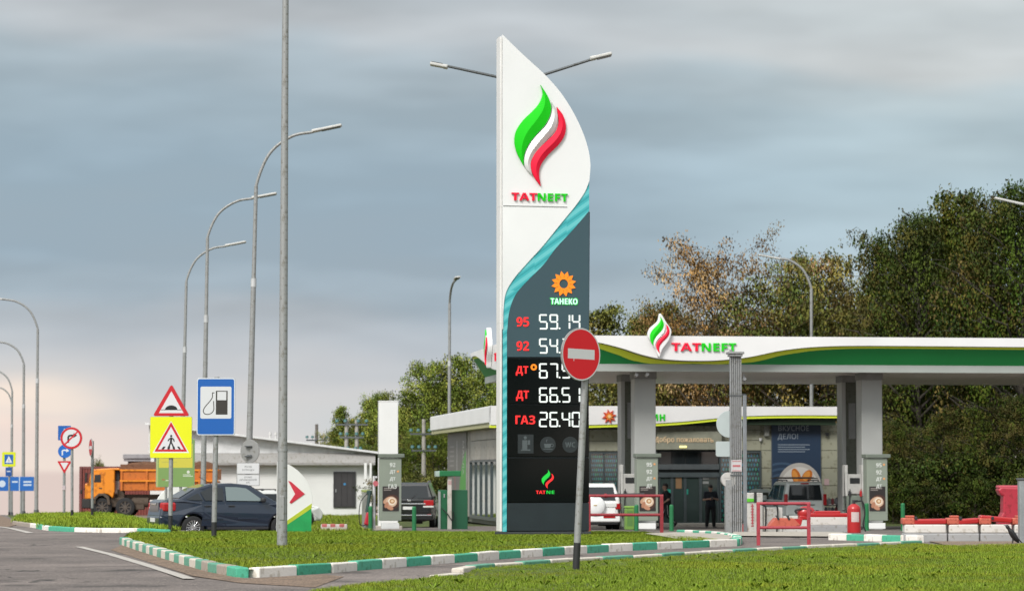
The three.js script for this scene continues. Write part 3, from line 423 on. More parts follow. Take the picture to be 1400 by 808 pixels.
{
  const yT = cf(900, 459.2)[1], yG = cf(900, 497)[1], yB = cf(900, 507)[1];
  // the wave where white meets green, read along the front
  const wavePx = [[700, 464], [760, 464.5], [806, 467], [822, 469], [850, 476], [876, 484.2], [900, 489.8], [930, 492.6], [973, 493], [998, 491.4], [1026, 488], [1064, 480.2], [1090, 476.6], [1112, 474.6], [1154, 473], [1230, 473], [1400, 474.5]].map((q) => cf(...q));
  wavePx.unshift([0, wavePx[0][1]]); wavePx.push([CAN.L, wavePx.at(-1)[1]]);
  const wave = smooth(wavePx, 150), limeW = (i) => { const x = wave[i][0], s = Math.abs(wave[Math.min(i + 1, wave.length - 1)][1] - wave[Math.max(0, i - 1)][1]) / Math.max(0.01, wave[Math.min(i + 1, wave.length - 1)][0] - wave[Math.max(0, i - 1)][0]); return 0.085 + 0.55 * s; };
  const slant = 0.55, yMax = Math.max(...wave.map((q) => q[1])) + 0.05, zg = (y) => -0.02 - slant * (yMax - y) / (yMax - yG);
  const fascia = (parent, W, len, front) => {
    const g = [], pos = [], lp = [], dp = [];
    const T3 = (arr, a, b, c, d) => arr.push(...a, ...b, ...c, ...c, ...b, ...d);
    for (let i = 0; i < W.length - 1; i++) {
      const [xa, ya] = W[i], [xb, yb] = W[i + 1], la = limeW(Math.min(i, wave.length - 1)), lb = limeW(Math.min(i + 1, wave.length - 1));
      const on = (x, y, o = 0) => [x, Math.max(y, yG), zg(Math.max(y, yG)) + o];
      T3(pos, on(xa, ya), on(xa, yG), on(xb, yb), on(xb, yG));
      T3(lp, on(xa, ya, 0.006), on(xa, ya - la, 0.006), on(xb, yb, 0.006), on(xb, yb - lb, 0.006));
      T3(dp, on(xa, ya, 0.010), on(xa, ya - 0.02, 0.010), on(xb, yb, 0.010), on(xb, yb - 0.02, 0.010));  // thin dark line painted under the white lip as its shadow
    }
    const mk = (p) => { const b = new THREE.BufferGeometry(); b.setAttribute('position', new THREE.Float32BufferAttribute(p, 3)); b.computeVertexNormals(); return b; };
    const white = ext([[W[0][0], yT], ...W, [W.at(-1)[0], yT]].reverse(), 0.5, -0.5, 0);
    return { white, green: mk(pos), lime: mk(lp), dark: mk(dp) };
  };
  const A = fascia(canopy, wave, CAN.L, true), sideWave = smooth([[-CAN.D, 0.30], [-CAN.D + 1.6, 0.28], [-CAN.D + 4, -0.02], [-CAN.D + 7, -0.42], [-CAN.D + 10, -0.5], [-CAN.D + 12.5, -0.25], [-0.6, 0.12], [0, 0.15]].map(([x, y]) => [x, wave[40][1] * 0 + (yT + yG) / 2 + 0.02 + y]), 60);
  const B = fascia(canopy, sideWave, CAN.D, false); for (const k in B) B[k].rotateY(-Math.PI / 2);
  for (const [k, m, n] of [['white', canopyWhite, 'fascia_panel'], ['green', canopyGreen, 'green_fascia'], ['lime', lime, 'lime_stripe'], ['dark', edgeDark, 'painted_shadow_line']]) { add(canopy, n, A[k], m); add(canopy, n, B[k], m); }
  const zi = zg(yG), off = -zi;
  add(canopy, 'edge_strip', [box(CAN.L - off, yG - yB, 0.06, CAN.L / 2 + off / 2, (yG + yB) / 2 - 0.002, zi - 0.03), box(0.06, yG - yB, CAN.D - off, off + 0.03, (yG + yB) / 2 - 0.002, -CAN.D / 2 - off / 2)], stripGrey);
  add(canopy, 'roof', [box(CAN.L - 0.9, 0.1, CAN.D - 0.9, CAN.L / 2, yT - 0.12, -CAN.D / 2), box(CAN.L - off - 0.1, yT - yB - 0.1, 0.2, CAN.L / 2 + off / 2, (yT + yB) / 2 - 0.02, -CAN.D + 0.1)], canopyWhite);
  // ceiling of long boards
  const boards = []; const nb = 46, bw = (CAN.D - off - 0.5) / nb; for (let i = 0; i < nb; i++) boards.push(box(CAN.L - off - 0.3, 0.03, bw - 0.035, CAN.L / 2 + off / 2, yB + 0.05 + (i % 3) * 0.004, -off - 0.2 - (i + 0.5) * bw));
  add(canopy, 'ceiling_board', boards, M([0.84, 0.79, 0.76], 0.35, { tex: 'soft', rep: 0.1 }), { kind: 'stuff' }); add(canopy, 'ceiling_backing', box(CAN.L - off - 0.2, 0.03, CAN.D - off - 0.4, CAN.L / 2 + off / 2, yB + 0.11, -CAN.D / 2 - off / 2), M([0.2, 0.19, 0.18], 0.8));
  // columns in pairs
  const wC = 0.76;
  for (const px of [868, 1179, 1490]) {
    const zF = -2.2, F1 = facePx(canopy, zF), x0 = F1(px, 600)[0], gyA = gh(canopy.position.x + x0, canopy.position.z) - canopy.position.y - 0.25;
    for (const [dz, kind] of [[0, cladGrey], [-2.8, cladGrey]]) {
      const h = yB + 0.05 - gyA, z = zF + dz - 0.39;
      const col = add(canopy, 'column', [box(wC, h, 0.78, x0 + wC / 2, gyA + h / 2, z, 0.03), box(wC + 0.004, 0.012, 0.784, x0 + wC / 2, gyA + h * 0.62, z)], kind);
      add(col, 'column_head', box(wC + 0.02, 0.26, 1.0, x0 + wC / 2, yB - 0.08, z, 0.01), M([0.24, 0.245, 0.24], 0.6));
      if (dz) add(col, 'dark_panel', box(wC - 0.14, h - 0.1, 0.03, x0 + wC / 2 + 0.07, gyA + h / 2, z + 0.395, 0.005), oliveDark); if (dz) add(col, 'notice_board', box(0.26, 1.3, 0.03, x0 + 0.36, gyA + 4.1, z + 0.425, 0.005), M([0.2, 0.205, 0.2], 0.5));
    }
  }
  // cameras under the edge
  for (const [px, py] of [[876, 511], [891, 510.5], [1025, 517]]) { const p = cf(px, py); add(canopy, 'camera_unit', [cyl(0.06, 0.06, 0.2, p[0], p[1] - 0.02, -0.85, 12, Math.PI / 2.3), box(0.05, 0.14, 0.05, p[0], p[1] + 0.09, -0.9)], M([0.5, 0.5, 0.5], 0.4)); }
  // flame emblem on white shields and the lettering, on the front and on the end
  const shield = (w, h) => smooth([[0.02, 0.5], [0.3, 0.28], [0.5, 0.1], [0.42, -0.1], [0.1, -0.36], [-0.02, -0.52], [-0.26, -0.24], [-0.5, -0.02], [-0.42, 0.14], [-0.08, 0.32]].map(([a, b]) => [a * w, b * h]), 60, true);
  const e = cf(901, 458), ew = cf(915.5, 458)[0] - cf(886.5, 458)[0], eh = cf(901, 431)[1] - cf(901, 486)[1];
  add(canopy, 'emblem_shield', move(ext(shield(ew * 1.1, eh * 1.06), 0.14, 0.012, 0.02), e[0], e[1]), whitePlastic); flame(canopy, e[0], e[1], 0.155, ew * 0.93, eh * 0.94, 0.07);
  const l = cf(962.5, 474.6); twoTone(canopy, l[0], l[1], 0.008, cf(1006.5, 474)[0] - cf(918, 474)[0], cf(962, 469)[1] - cf(962, 480)[1], 0.06);
  const zs = -8.6, ys = (yT + yG) / 2 + 0.42;
  add(canopy, 'emblem_shield', move(ext(shield(ew * 1.1, eh * 1.06), 0.14, 0.0, 0.02), 0, 0, 0, 0, -Math.PI / 2).translate(-0.03, ys, zs), whitePlastic);
  flame(canopy, -0.2, ys, zs, ew * 0.93, eh * 0.94, 0.07, -Math.PI / 2);
  { const h = 0.3, a = fitText('TAT', 1.5, h, 0.06).rotateY(-Math.PI / 2), b = fitText('NEFT', 1.9, h, 0.06).rotateY(-Math.PI / 2); add(canopy, 'lettering', a.translate(-0.01, ys - 0.42, zs + 2.0), tatRed); add(canopy, 'lettering', b.translate(-0.01, ys - 0.42, zs + 3.8), tatGreen); }
}

// ---------------------------------------------------------------- the shop
const shop = thing('station_shop', 'low olive station shop with a curved white and lime fascia', 'shop', gx(673, 117), YAW), sf = facePx(shop, 0);
const shopBase = Math.min(sf(900, 721)[1], 0);
{
  const W = sf(1146, 560)[0], x00 = sf(671, 560)[0], D = 24, yT = sf(900, 555.4)[1], yF = sf(900, 580.5)[1];
  // fascia: white above a wave, lime line, below it dark green with the soffit shade painted in
  const wv = smooth([[690, 581], [760, 582], [843, 580], [880, 579.5], [930, 576.8], [970, 573], [1000, 570.2], [1040, 568.4], [1090, 567.8], [1145, 568]].map((q) => sf(...q)), 80); wv.unshift([x00, wv[0][1]]); wv.push([W, wv.at(-1)[1]]);
  add(shop, 'fascia_panel', ext([[x00, yT], ...wv, [W, yT]].reverse(), 0.5, -0.5, 0), canopyWhite);
  const lo = wv.map(([x, y], i) => [x, y - 0.115]); add(shop, 'lime_stripe', ext([...wv, ...lo.slice().reverse()].reverse(), 0.46, -0.5), lime);
  add(shop, 'fascia_panel', ext([[x00 + 0.3, lo[0][1]], ...lo, [W - 0.02, lo.at(-1)[1]], [W - 0.02, yF], [x00 + 0.3, yF]].reverse(), 0.3, -0.55), M([0.02, 0.045, 0.02], 0.5));
  // wing side
  add(shop, 'fascia_panel', [box(0.5, yT - sf(671, 578)[1], D, x00 + 0.25, (yT + sf(671, 578)[1]) / 2, -D / 2 - 0.02, 0.05)], canopyWhite, { label: 'white fascia along the side of the shop' });
  add(shop, 'lime_stripe', box(0.4, 0.16, D - 0.4, x00 + 0.27, sf(671, 578)[1] - 0.09, -D / 2 - 0.2), M([0.44, 0.42, 0.22], 0.5));
  add(shop, 'roof', box(W - x00 - 0.6, 0.1, D - 0.6, (W + x00) / 2, yT - 0.15, -D / 2), M([0.3, 0.3, 0.29], 0.8));
  const zW = -0.75, wf = facePx(shop, zW), xs0 = x00 + 0.75;
  add(shop, 'wall', [box(W - xs0 - 0.3, yT - 0.3 - shopBase, 0.2, (W + xs0) / 2 - 0.1, (yT - 0.3 + shopBase) / 2, zW - 0.16), box(0.2, yT - 0.3 - shopBase, D - 2, xs0 + 0.16, (yT - 0.3 + shopBase) / 2, -D / 2), box(0.2, yT - 0.3 - shopBase, D - 2, W - 0.3, (yT - 0.3 + shopBase) / 2, -D / 2), box(W - xs0 - 0.3, yT - 0.3 - shopBase, 0.2, (W + xs0) / 2, (yT - 0.3 + shopBase) / 2, -D + 0.5)], oliveDark);
  // cladding panels one by one
  const panel = (x0, y0, x1, y1, m = olive) => { const a = wf(x0, y1), b = wf(x1, y0); add(shop, 'wall_panel', box(b[0] - a[0] - 0.02, b[1] - a[1] - 0.02, 0.05, (a[0] + b[0]) / 2, (a[1] + b[1]) / 2, zW - 0.03, 0.006), m); };
  const o2 = M([0.31, 0.32, 0.255], 0.5, { tex: 'grime', rep: 0.35 });
  for (const [x0, x1] of [[690, 745], [745, 806], [806, 845], [845, 897]]) { panel(x0, 587, x1, 603, olive); panel(x0, 603, x1, 617, o2); }
  panel(897, 582, 985, 590); panel(985, 578, 1041, 588); panel(985, 588, 1041, 602, o2); panel(985, 602, 1041, 616);
  const ent = (() => { const a = wf(896, 615), b = wf(985, 590); return add(shop, 'entrance_canopy', box(b[0] - a[0], b[1] - a[1], 0.5, (a[0] + b[0]) / 2, (a[1] + b[1]) / 2, zW + 0.1, 0.02), M([0.27, 0.275, 0.215], 0.5)); })();
  { const q = wf(933.5, 602), w = wf(974, 602)[0] - wf(894, 602)[0]; add(shop, 'lettering', move(fitText('Добро пожаловать', w, 0.3, 0.03, { font: 'regular' }), q[0], q[1], zW + 0.351), M([0.75, 0.55, 0.34], 0.5, { tex: null })); }
  { const q = wf(932, 611); add(shop, 'lamp_strip', box(0.3, 0.09, 0.04, q[0], q[1], zW + 0.37, 0.01), glow('#fff3a0', 0.5)); }
  for (const [x0, x1] of [[1041, 1056], [1122, 1146]]) for (const [a, b] of [[578, 590], [590, 616], [616, 640], [640, 664], [664, 690], [690, 719]]) panel(x0, a, x1, b, (a + x0) % 3 ? olive : o2);
  for (const [a, b] of [[690, 706], [706, 719]]) panel(1056, a, 1122, b);
  // windows
  const blind = print(512, 512, (x, w, h) => { x.fillStyle = '#1e3238'; x.fillRect(0, 0, w, h); const r = RNG(9); for (let j = 0; j < 15; j++) for (let i = 0; i < 13; i++) { const q = 40 + r() * 30; x.fillStyle = `rgb(${q * 0.8},${115 + r() * 50},${118 + r() * 50})`; x.beginPath(); x.ellipse(20 + i * 39 + (j % 2) * 18, 20 + j * 34, 13, 11, 0, 0, 7); x.fill(); } }, { rough: 0.35, mul: 1 });
  const frameM = M([0.085, 0.105, 0.11], 0.4, { metal: 0.3 });
  const windowAt = (x0, y0, x1, y1, mul = [1], o = {}) => {
    const a = wf(x0, y1), b = wf(x1, y0), w = b[0] - a[0], h = b[1] - a[1], cx = (a[0] + b[0]) / 2, cy = (a[1] + b[1]) / 2, fr = 0.07;
    const g = [box(w, fr, 0.1, cx, b[1] - fr / 2, zW), box(w, fr, 0.1, cx, a[1] + fr / 2, zW), box(fr, h - fr * 2, 0.1, a[0] + fr / 2, cy, zW), box(fr, h - fr * 2, 0.1, b[0] - fr / 2, cy, zW)];
    for (const t of mul) if (t < 1) g.push(box(0.05, h - fr * 2, 0.08, a[0] + w * t, cy, zW));
    const win = add(shop, o.name ?? 'window', g, frameM);
    add(win, 'pane', box(w - fr * 2, h - fr * 2, 0.02, cx, cy, zW - 0.01), o.solid ? glassDark : glassTint);
    if (o.print) add(win, 'window_film', face(w - fr * 2, h - fr * 2, cx, cy, zW - 0.05), o.print, { keepUV: true });
    return win;
  };
  windowAt(700, 618, 800, 716, [0.33, 0.66], { solid: 1 }); windowAt(806, 618, 846, 716, [0.5], { print: blind }); windowAt(846, 618, 898, 716, [0.5], { print: blind }); windowAt(984, 617, 1041, 716, [0.5], { print: blind });
  // entrance: dark interior behind sliding glass doors
  const dk = M([0.03, 0.036, 0.036], 0.8), A = wf(900, 720), B = wf(983, 616);
  add(shop, 'vestibule', [box(B[0] - A[0], 0.02, 2.4, (A[0] + B[0]) / 2, shopBase + 0.18, zW - 1.35), box(B[0] - A[0], B[1] - A[1], 0.05, (A[0] + B[0]) / 2, (A[1] + B[1]) / 2, zW - 0.045)], dk);
  { const q = wf(941, 626); add(shop, 'transom', box(B[0] - A[0], 0.22, 0.14, (A[0] + B[0]) / 2, q[1] - 0.38, zW + 0.04, 0.01), M([0.12, 0.135, 0.14], 0.4, { metal: 0.4 })); add(shop, 'transom', box(B[0] - A[0], 0.12, 0.14, (A[0] + B[0]) / 2, q[1] - 0.75, zW + 0.04, 0.01), frameM); }
  for (const [x0, x1] of [[901, 919], [919, 937], [937, 958], [958, 983]]) {
    const a = wf(x0, 718), b = wf(x1, 646), w = b[0] - a[0], h = b[1] - a[1], cx = (a[0] + b[0]) / 2, cy = (a[1] + b[1]) / 2;
    const d = add(shop, 'door', [box(0.06, h, 0.06, a[0] + 0.03, cy, zW + 0.03), box(0.06, h, 0.06, b[0] - 0.035, cy, zW + 0.03), box(w - 0.13, 0.08, 0.06, cx, b[1] - 0.04, zW + 0.03), box(w - 0.13, 0.12, 0.06, cx, a[1] + 0.06, zW + 0.03)], frameM);
    add(d, 'pane', box(w - 0.14, h - 0.2, 0.02, cx, cy, zW + 0.03), new THREE.MeshPhysicalMaterial({ color: new THREE.Color().setRGB(0.035, 0.052, 0.048), roughness: 0.08 }));
    const u0 = wf(x0, 638), u1 = wf(x1, 617); add(shop, 'pane', box(u1[0] - u0[0] - 0.05, u1[1] - u0[1] - 0.05, 0.03, (u0[0] + u1[0]) / 2, (u0[1] + u1[1]) / 2, zW + 0.015), glassDark);
  }
  const stick = (x0, y0, x1, y1, m, name, z = zW + 0.05) => { const a = wf(x0, y1), b = wf(x1, y0); add(shop, name, box(b[0] - a[0], b[1] - a[1], 0.01, (a[0] + b[0]) / 2, (a[1] + b[1]) / 2, z), m); };
  stick(924, 646, 932, 668, M([0.3, 0.17, 0.08], 0.6), 'door_notice'); stick(935, 669, 941, 676, M([0.02, 0.35, 0.25], 0.5), 'door_sticker'); stick(913, 669, 917, 676, M([0.02, 0.35, 0.25], 0.5), 'door_sticker'); stick(905, 681, 914, 684, M([0.12, 0.5, 0.02], 0.5), 'door_sticker');
  for (let i = 0; i < 3; i++) stick(961, 646 + i * 6, 969, 649.5 + i * 6, M([0.3, 0.31, 0.3], 0.6), 'door_sticker');
  stick(933, 716, 963, 722, M([0.015, 0.09, 0.04], 0.8), 'door_mat', zW + 0.5);
  // poster with a dish
  const poster = print(512, 900, (x, w, h) => {
    x.fillStyle = '#1f3147'; x.fillRect(0, 0, w, h); x.strokeStyle = 'rgba(120,150,175,0.25)'; x.lineWidth = 26; for (let i = 0; i < 3; i++) { x.beginPath(); x.arc(w * 0.2, h * 0.86, 190 + i * 60, 3.5, 5.4); x.stroke(); }
    x.fillStyle = '#8c949c'; x.font = '78px sans-serif'; x.fillText('ВКУСНОЕ', 58, 112); x.fillText('ДЕЛО!', 58, 200); x.fillStyle = '#78828c'; for (let i = 0; i < 4; i++) x.fillRect(60, 258 + i * 25, 340 - (i % 2) * 50, 9);
    x.fillStyle = '#a8a39d'; x.beginPath(); x.ellipse(w * 0.56, h * 0.80, 235, 262, 0, 0, 7); x.fill(); x.fillStyle = '#c2beb8'; x.beginPath(); x.ellipse(w * 0.56, h * 0.82, 208, 236, 0, 0, 7); x.fill();
    const fr = (cx, cy, rx, ry, a) => { x.save(); x.translate(cx, cy); x.rotate(a); x.fillStyle = '#b5651d'; x.beginPath(); x.ellipse(0, 0, rx, ry, 0, 0, 7); x.fill(); x.fillStyle = '#d08a3c'; x.beginPath(); x.ellipse(-rx * 0.2, -ry * 0.15, rx * 0.62, ry * 0.65, 0, 0, 7); x.fill(); x.restore(); };
    fr(255, 610, 46, 95, -0.3); fr(365, 615, 50, 88, 0.5); fr(160, 735, 105, 44, -0.2); fr(300, 745, 110, 40, 0.1); fr(440, 740, 34, 60, 0.3);
  }, { mul: 1, rough: 0.45 });
  { const a = wf(1055.5, 690), b = wf(1122.5, 574), w = b[0] - a[0], h = b[1] - a[1], cx = (a[0] + b[0]) / 2, cy = (a[1] + b[1]) / 2, p = add(shop, 'poster_frame', box(w, h, 0.06, cx, cy, zW + 0.02, 0.008), M([0.05, 0.07, 0.1], 0.5)); add(p, 'poster', face(w - 0.06, h - 0.06, cx, cy, zW + 0.054), poster, { keepUV: true, label: 'dark blue food poster with pastries on a plate' }); }
  // logo star and lettering on the fascia
  { const q = sf(833, 569.5), R = (sf(843, 570)[0] - sf(823, 570)[0]) / 2, star = (k, n, in_) => Array.from({ length: n * 2 }, (_, i) => { const a = i * Math.PI / n + 0.2, r = i % 2 ? R * in_ * k : R * k; return [q[0] + r * Math.cos(a), q[1] + r * Math.sin(a)]; });
    add(shop, 'star_emblem', ext(star(1, 8, 0.55), 0.05, 0.004), M([0.6, 0.06, 0.03], 0.4)); add(shop, 'star_emblem', ext(star(0.62, 8, 0.55), 0.03, 0.055), M([0.75, 0.22, 0.03], 0.4)); add(shop, 'star_emblem', move(ext(circle(R * 0.22, 16), 0.02), q[0], q[1], 0.086), M([0.8, 0.6, 0.3], 0.4)); }
  { const q = sf(878, 570.5), w = sf(909.5, 570)[0] - sf(847, 570)[0]; add(shop, 'lettering', move(fitText('МАГАЗИН', w, 0.27, 0.04), q[0], q[1], 0.004), tatGreen); }
  // lamps and small fittings on the front
  { const q = wf(1048, 588); add(shop, 'wall_speaker', box(0.2, 0.52, 0.15, q[0], q[1], zW + 0.08, 0.02), M([0.24, 0.245, 0.22], 0.6)); const c2 = wf(1040, 601); add(shop, 'camera_unit', cyl(0.07, 0.05, 0.12, c2[0], c2[1], zW + 0.07, 12), M([0.7, 0.7, 0.7], 0.4)); const c3 = wf(1131, 594); add(shop, 'camera_unit', cyl(0.09, 0.06, 0.14, c3[0], c3[1], zW + 0.07, 12), M([0.05, 0.05, 0.05], 0.4)); const c4 = wf(1131, 659); add(shop, 'wall_notice', box(0.2, 0.26, 0.01, c4[0], c4[1], zW + 0.001), M([0.5, 0.35, 0.35], 0.5)); }
  add(shop, 'doorstep', box(W - xs0 + 0.6, 0.2, 1.5, (W + xs0) / 2, shopBase + 0.06, zW + 0.6, 0.02), M([0.45, 0.43, 0.4], 0.85, { tex: 'grime' }));
  // wing side cladding, window and banner: panels along local z
  const sx = xs0 - 0.02, H = yT - 0.62 - shopBase, clad = M([0.36, 0.345, 0.32], 0.45, { tex: 'grime', rep: 0.3 }), clad2 = M([0.32, 0.31, 0.29], 0.45, { tex: 'grime', rep: 0.3 });
  const sp = (z0, z1, y0, y1, m) => add(shop, 'wall_panel', box(0.05, (y1 - y0) * H - 0.025, Math.abs(z1 - z0) - 0.03, sx + 0.045, shopBase + H * (y0 + y1) / 2, (z0 + z1) / 2, 0.006), m);
  for (let i = 0; i < 6; i++) { const z0 = -0.8 - i * 2.2, z1 = z0 - 2.2; sp(z0, z1, 0.84, 1.0, i % 2 ? clad : clad2); sp(z0, z1, 0.64, 0.84, i % 2 ? clad2 : clad); }
  sp(-13.3, -14.6, 0.05, 1, clad2);
  const win = add(shop, 'window', [box(0.12, 0.08, 11.4, sx, shopBase + H * 0.63, -7.4), box(0.12, 0.14, 11.4, sx, shopBase + H * 0.06, -7.4), ...[0, 1, 2, 3, 4, 5, 6].map((i) => box(0.12, H * 0.56, 0.09, sx, shopBase + H * 0.345, -1.7 - i * 1.9))], frameM); add(win, 'pane', box(0.02, H * 0.55, 11.3, sx + 0.01, shopBase + H * 0.345, -7.4), glassTint);
  const wfilm = print(1024, 256, (x, w, h) => { x.fillStyle = '#6f7672'; x.fillRect(0, 0, w, h); const r = RNG(4); for (let i = 0; i < 26; i++) { const q = i * 40; x.fillStyle = r() < 0.5 ? '#b4722c' : '#848a86'; x.fillRect(q, 90 + r() * 20, 26, 90 + r() * 40); x.fillStyle = '#2b3432'; x.fillRect(q, 200, 40, 56); x.fillStyle = '#a2a7a4'; x.fillRect(q + 6, 10, 20, 70); } x.fillStyle = '#1c5a44'; x.fillRect(160, 80, 110, 170); x.fillStyle = '#20292c'; x.fillRect(0, 0, 120, h); }, { mul: 0.75 });
  add(shop, 'window_film', move(face(11.2, H * 0.54), sx + 0.05, shopBase + H * 0.345, -7.4, 0, -Math.PI / 2), wfilm, { keepUV: true });
  const banner = print(512, 512, (x, w, h) => { const g = x; g.fillStyle = '#6d6a66'; g.fillRect(0, 0, w, h); g.fillStyle = '#4d9b3d'; g.beginPath(); g.moveTo(w, 120); g.quadraticCurveTo(300, 240, 330, h); g.lineTo(w, h); g.fill(); g.strokeStyle = '#b04540'; g.lineWidth = 9; g.beginPath(); g.arc(150, 330, 70, 3.6, 6.6); g.stroke(); g.fillStyle = '#b9bab6'; g.save(); g.translate(420, 60); g.rotate(Math.PI / 2); g.font = '60px sans-serif'; g.fillText('МАСЛА', 0, 0); g.restore(); g.fillRect(260, 60, 12, 190); g.fillStyle = '#8b8884'; for (let i = 0; i < 5; i++) g.fillRect(60, 90 + i * 28, 120, 10); g.fillStyle = '#c79a1e'; g.beginPath(); g.arc(420, 430, 40, 0, 7); g.fill(); g.fillStyle = '#3c5a34'; g.beginPath(); g.arc(420, 430, 18, 0, 7); g.fill(); }, { mul: 0.75 });
  const bn = add(shop, 'banner', box(0.05, H * 0.96, D - 16.2, sx - 0.01, shopBase + H * 0.5, -14.7 - (D - 16.2) / 2 + 0.1, 0.01), M([0.3, 0.29, 0.28], 0.6)); add(bn, 'banner_print', move(face(D - 16.4, H * 0.94), sx - 0.039, shopBase + H * 0.5, -14.7 - (D - 16.2) / 2 + 0.1, 0, -Math.PI / 2), banner, { keepUV: true });
}

// ---------------------------------------------------------------- white building, container, annex far behind
{
  const b = thing('white_building', 'long white sided building with a shallow sloping roof and dark door', 'building', gx(505, 168), 0.02), f = facePx(b, 0), X = (px) => f(px, 650)[0], Y = (py) => f(450, py)[1], g0 = Math.min(0, Y(704)) - 0.3, xl = X(205), xr = X(505);
  add(b, 'wall', [box(xr - xl, Y(633) - g0, 0.2, (xl + xr) / 2, (Y(633) + g0) / 2, -0.12), box(0.2, Y(633) - g0, 14, xr - 0.1, (Y(633) + g0) / 2, -7), box(0.2, Y(620) - g0, 14, xl + 0.1, (Y(620) + g0) / 2, -7), box(xr - xl, Y(633) - g0, 0.2, (xl + xr) / 2, (Y(633) + g0) / 2, -14)], whitePaint);
  const laps = []; for (let y = g0 + 0.1, k = 0; y < Y(634); y += 0.17, k++) laps.push(box(xr - xl + 0.04, 0.165, 0.02, (xl + xr) / 2, y + 0.08, 0.0, 0, 0.07)); add(b, 'siding', laps, whitePaint, { kind: 'stuff' });
  const gl = f(202, 581), gr = f(514, 620); add(b, 'gable', ext([[gl[0], Y(619)], [gr[0], gr[1] - 0.1], [gr[0], gr[1]], gl], 0.2, -0.5), M([0.76, 0.76, 0.76], 0.6));
  const sl = Math.atan2(gr[1] - gl[1], gr[0] - gl[0]), L = Math.hypot(gr[1] - gl[1], gr[0] - gl[0]); add(b, 'roof', [box(L + 0.3, 0.12, 15, (gl[0] + gr[0]) / 2, (gl[1] + gr[1]) / 2 + 0.06, -7.1, 0, 0, 0, sl)], M([0.72, 0.72, 0.72], 0.5));
  add(b, 'awning', [box(X(513) - X(238), 0.05, 0.9, (X(238) + X(513)) / 2, Y(627), 0.28, 0, 0.75), box(X(513) - X(238), 0.14, 0.05, (X(238) + X(513)) / 2, Y(634.3), 0.62)], M([0.3, 0.3, 0.3], 0.7, { tex: 'grime' }));
  add(b, 'corner_post', [box(0.16, Y(633) - g0, 0.16, X(500), (Y(633) + g0) / 2, 0.9), box(0.12, Y(633) - g0, 0.12, X(507), (Y(633) + g0) / 2, 0.9)], whitePaint);
  const dr = add(b, 'door', box(X(486) - X(455.5), Y(645) - Y(694), 0.1, (X(455.5) + X(486)) / 2, (Y(645) + Y(694)) / 2, 0.06, 0.01), M([0.032, 0.03, 0.032], 0.5)); for (let i = 1; i < 4; i++) add(dr, 'door_plank', box(0.32, Y(646) - Y(693), 0.03, lerp(X(455.5), X(486), (i - 0.0) / 4) - 0.17 + 0.17, (Y(645) + Y(694)) / 2, 0.115, 0.01), M([0.04, 0.036, 0.038], 0.5)); add(dr, 'door_notice', box(0.14, 0.12, 0.01, X(471), Y(662), 0.137), M([0.05, 0.25, 0.5], 0.5)); add(dr, 'handle', box(0.04, 0.2, 0.06, X(459), Y(671), 0.16), steelRim);
  for (const px of [361, 369]) add(b, 'vent_pipe', [cyl(0.06, 0.06, 0.6, X(px), Y(596), -5), cyl(0.1, 0.1, 0.1, X(px), Y(592), -5)], M([0.6, 0.58, 0.56], 0.6));
  const a = thing('annex', 'small brown annex with a flat grey roof behind the truck', 'building', gx(205, 185), 0.02), q = facePx(a, 0), AX = (px) => q(px, 630)[0], AY = (py) => q(190, py)[1]; add(a, 'wall', box(AX(262) - AX(174), AY(630) + 1, 6, (AX(262) + AX(174)) / 2, (AY(630) - 1) / 2, -3), M([0.16, 0.09, 0.07], 0.8)); add(a, 'roof', [box(AX(266) - AX(168), AY(621) - AY(627), 7, (AX(266) + AX(168)) / 2, (AY(621) + AY(627)) / 2, -3.1, 0.03), box(AX(266) - AX(169), 0.16, 6.8, (AX(266) + AX(169)) / 2, AY(629), -3.1)], M([0.33, 0.32, 0.33], 0.6));
  const cpos = gx(107, 182), c = thing('shipping_container', 'dark red ribbed shipping container behind the orange truck', 'container', cpos, 0.02), u = facePx(c, 0), CX = (px) => u(px, 660)[0], CY = (py) => u(120, py)[1], ch = CY(638) + 0.3; const cm = M([0.2, 0.045, 0.035], 0.65, { tex: 'grime' });
  const Wc = CX(346) - CX(108); add(c, 'body', box(Wc, ch - 0.1, 2.4, CX(108) + Wc / 2, ch / 2 - 0.3, -1.25), cm); add(c, 'rib', Array.from({ length: 60 }, (_, i) => box(0.1, ch - 0.3, 0.06, CX(108) + 0.25 + i * (Wc - 0.5) / 59, ch / 2 - 0.3, -0.02)), cm, { kind: 'stuff' }); add(c, 'frame', [box(Wc + 0.06, 0.14, 2.5, CX(108) + Wc / 2, ch - 0.36, -1.25), box(0.16, ch - 0.1, 0.12, CX(108) + 0.06, ch / 2 - 0.3, 0.03)], M([0.17, 0.05, 0.045], 0.6));
}
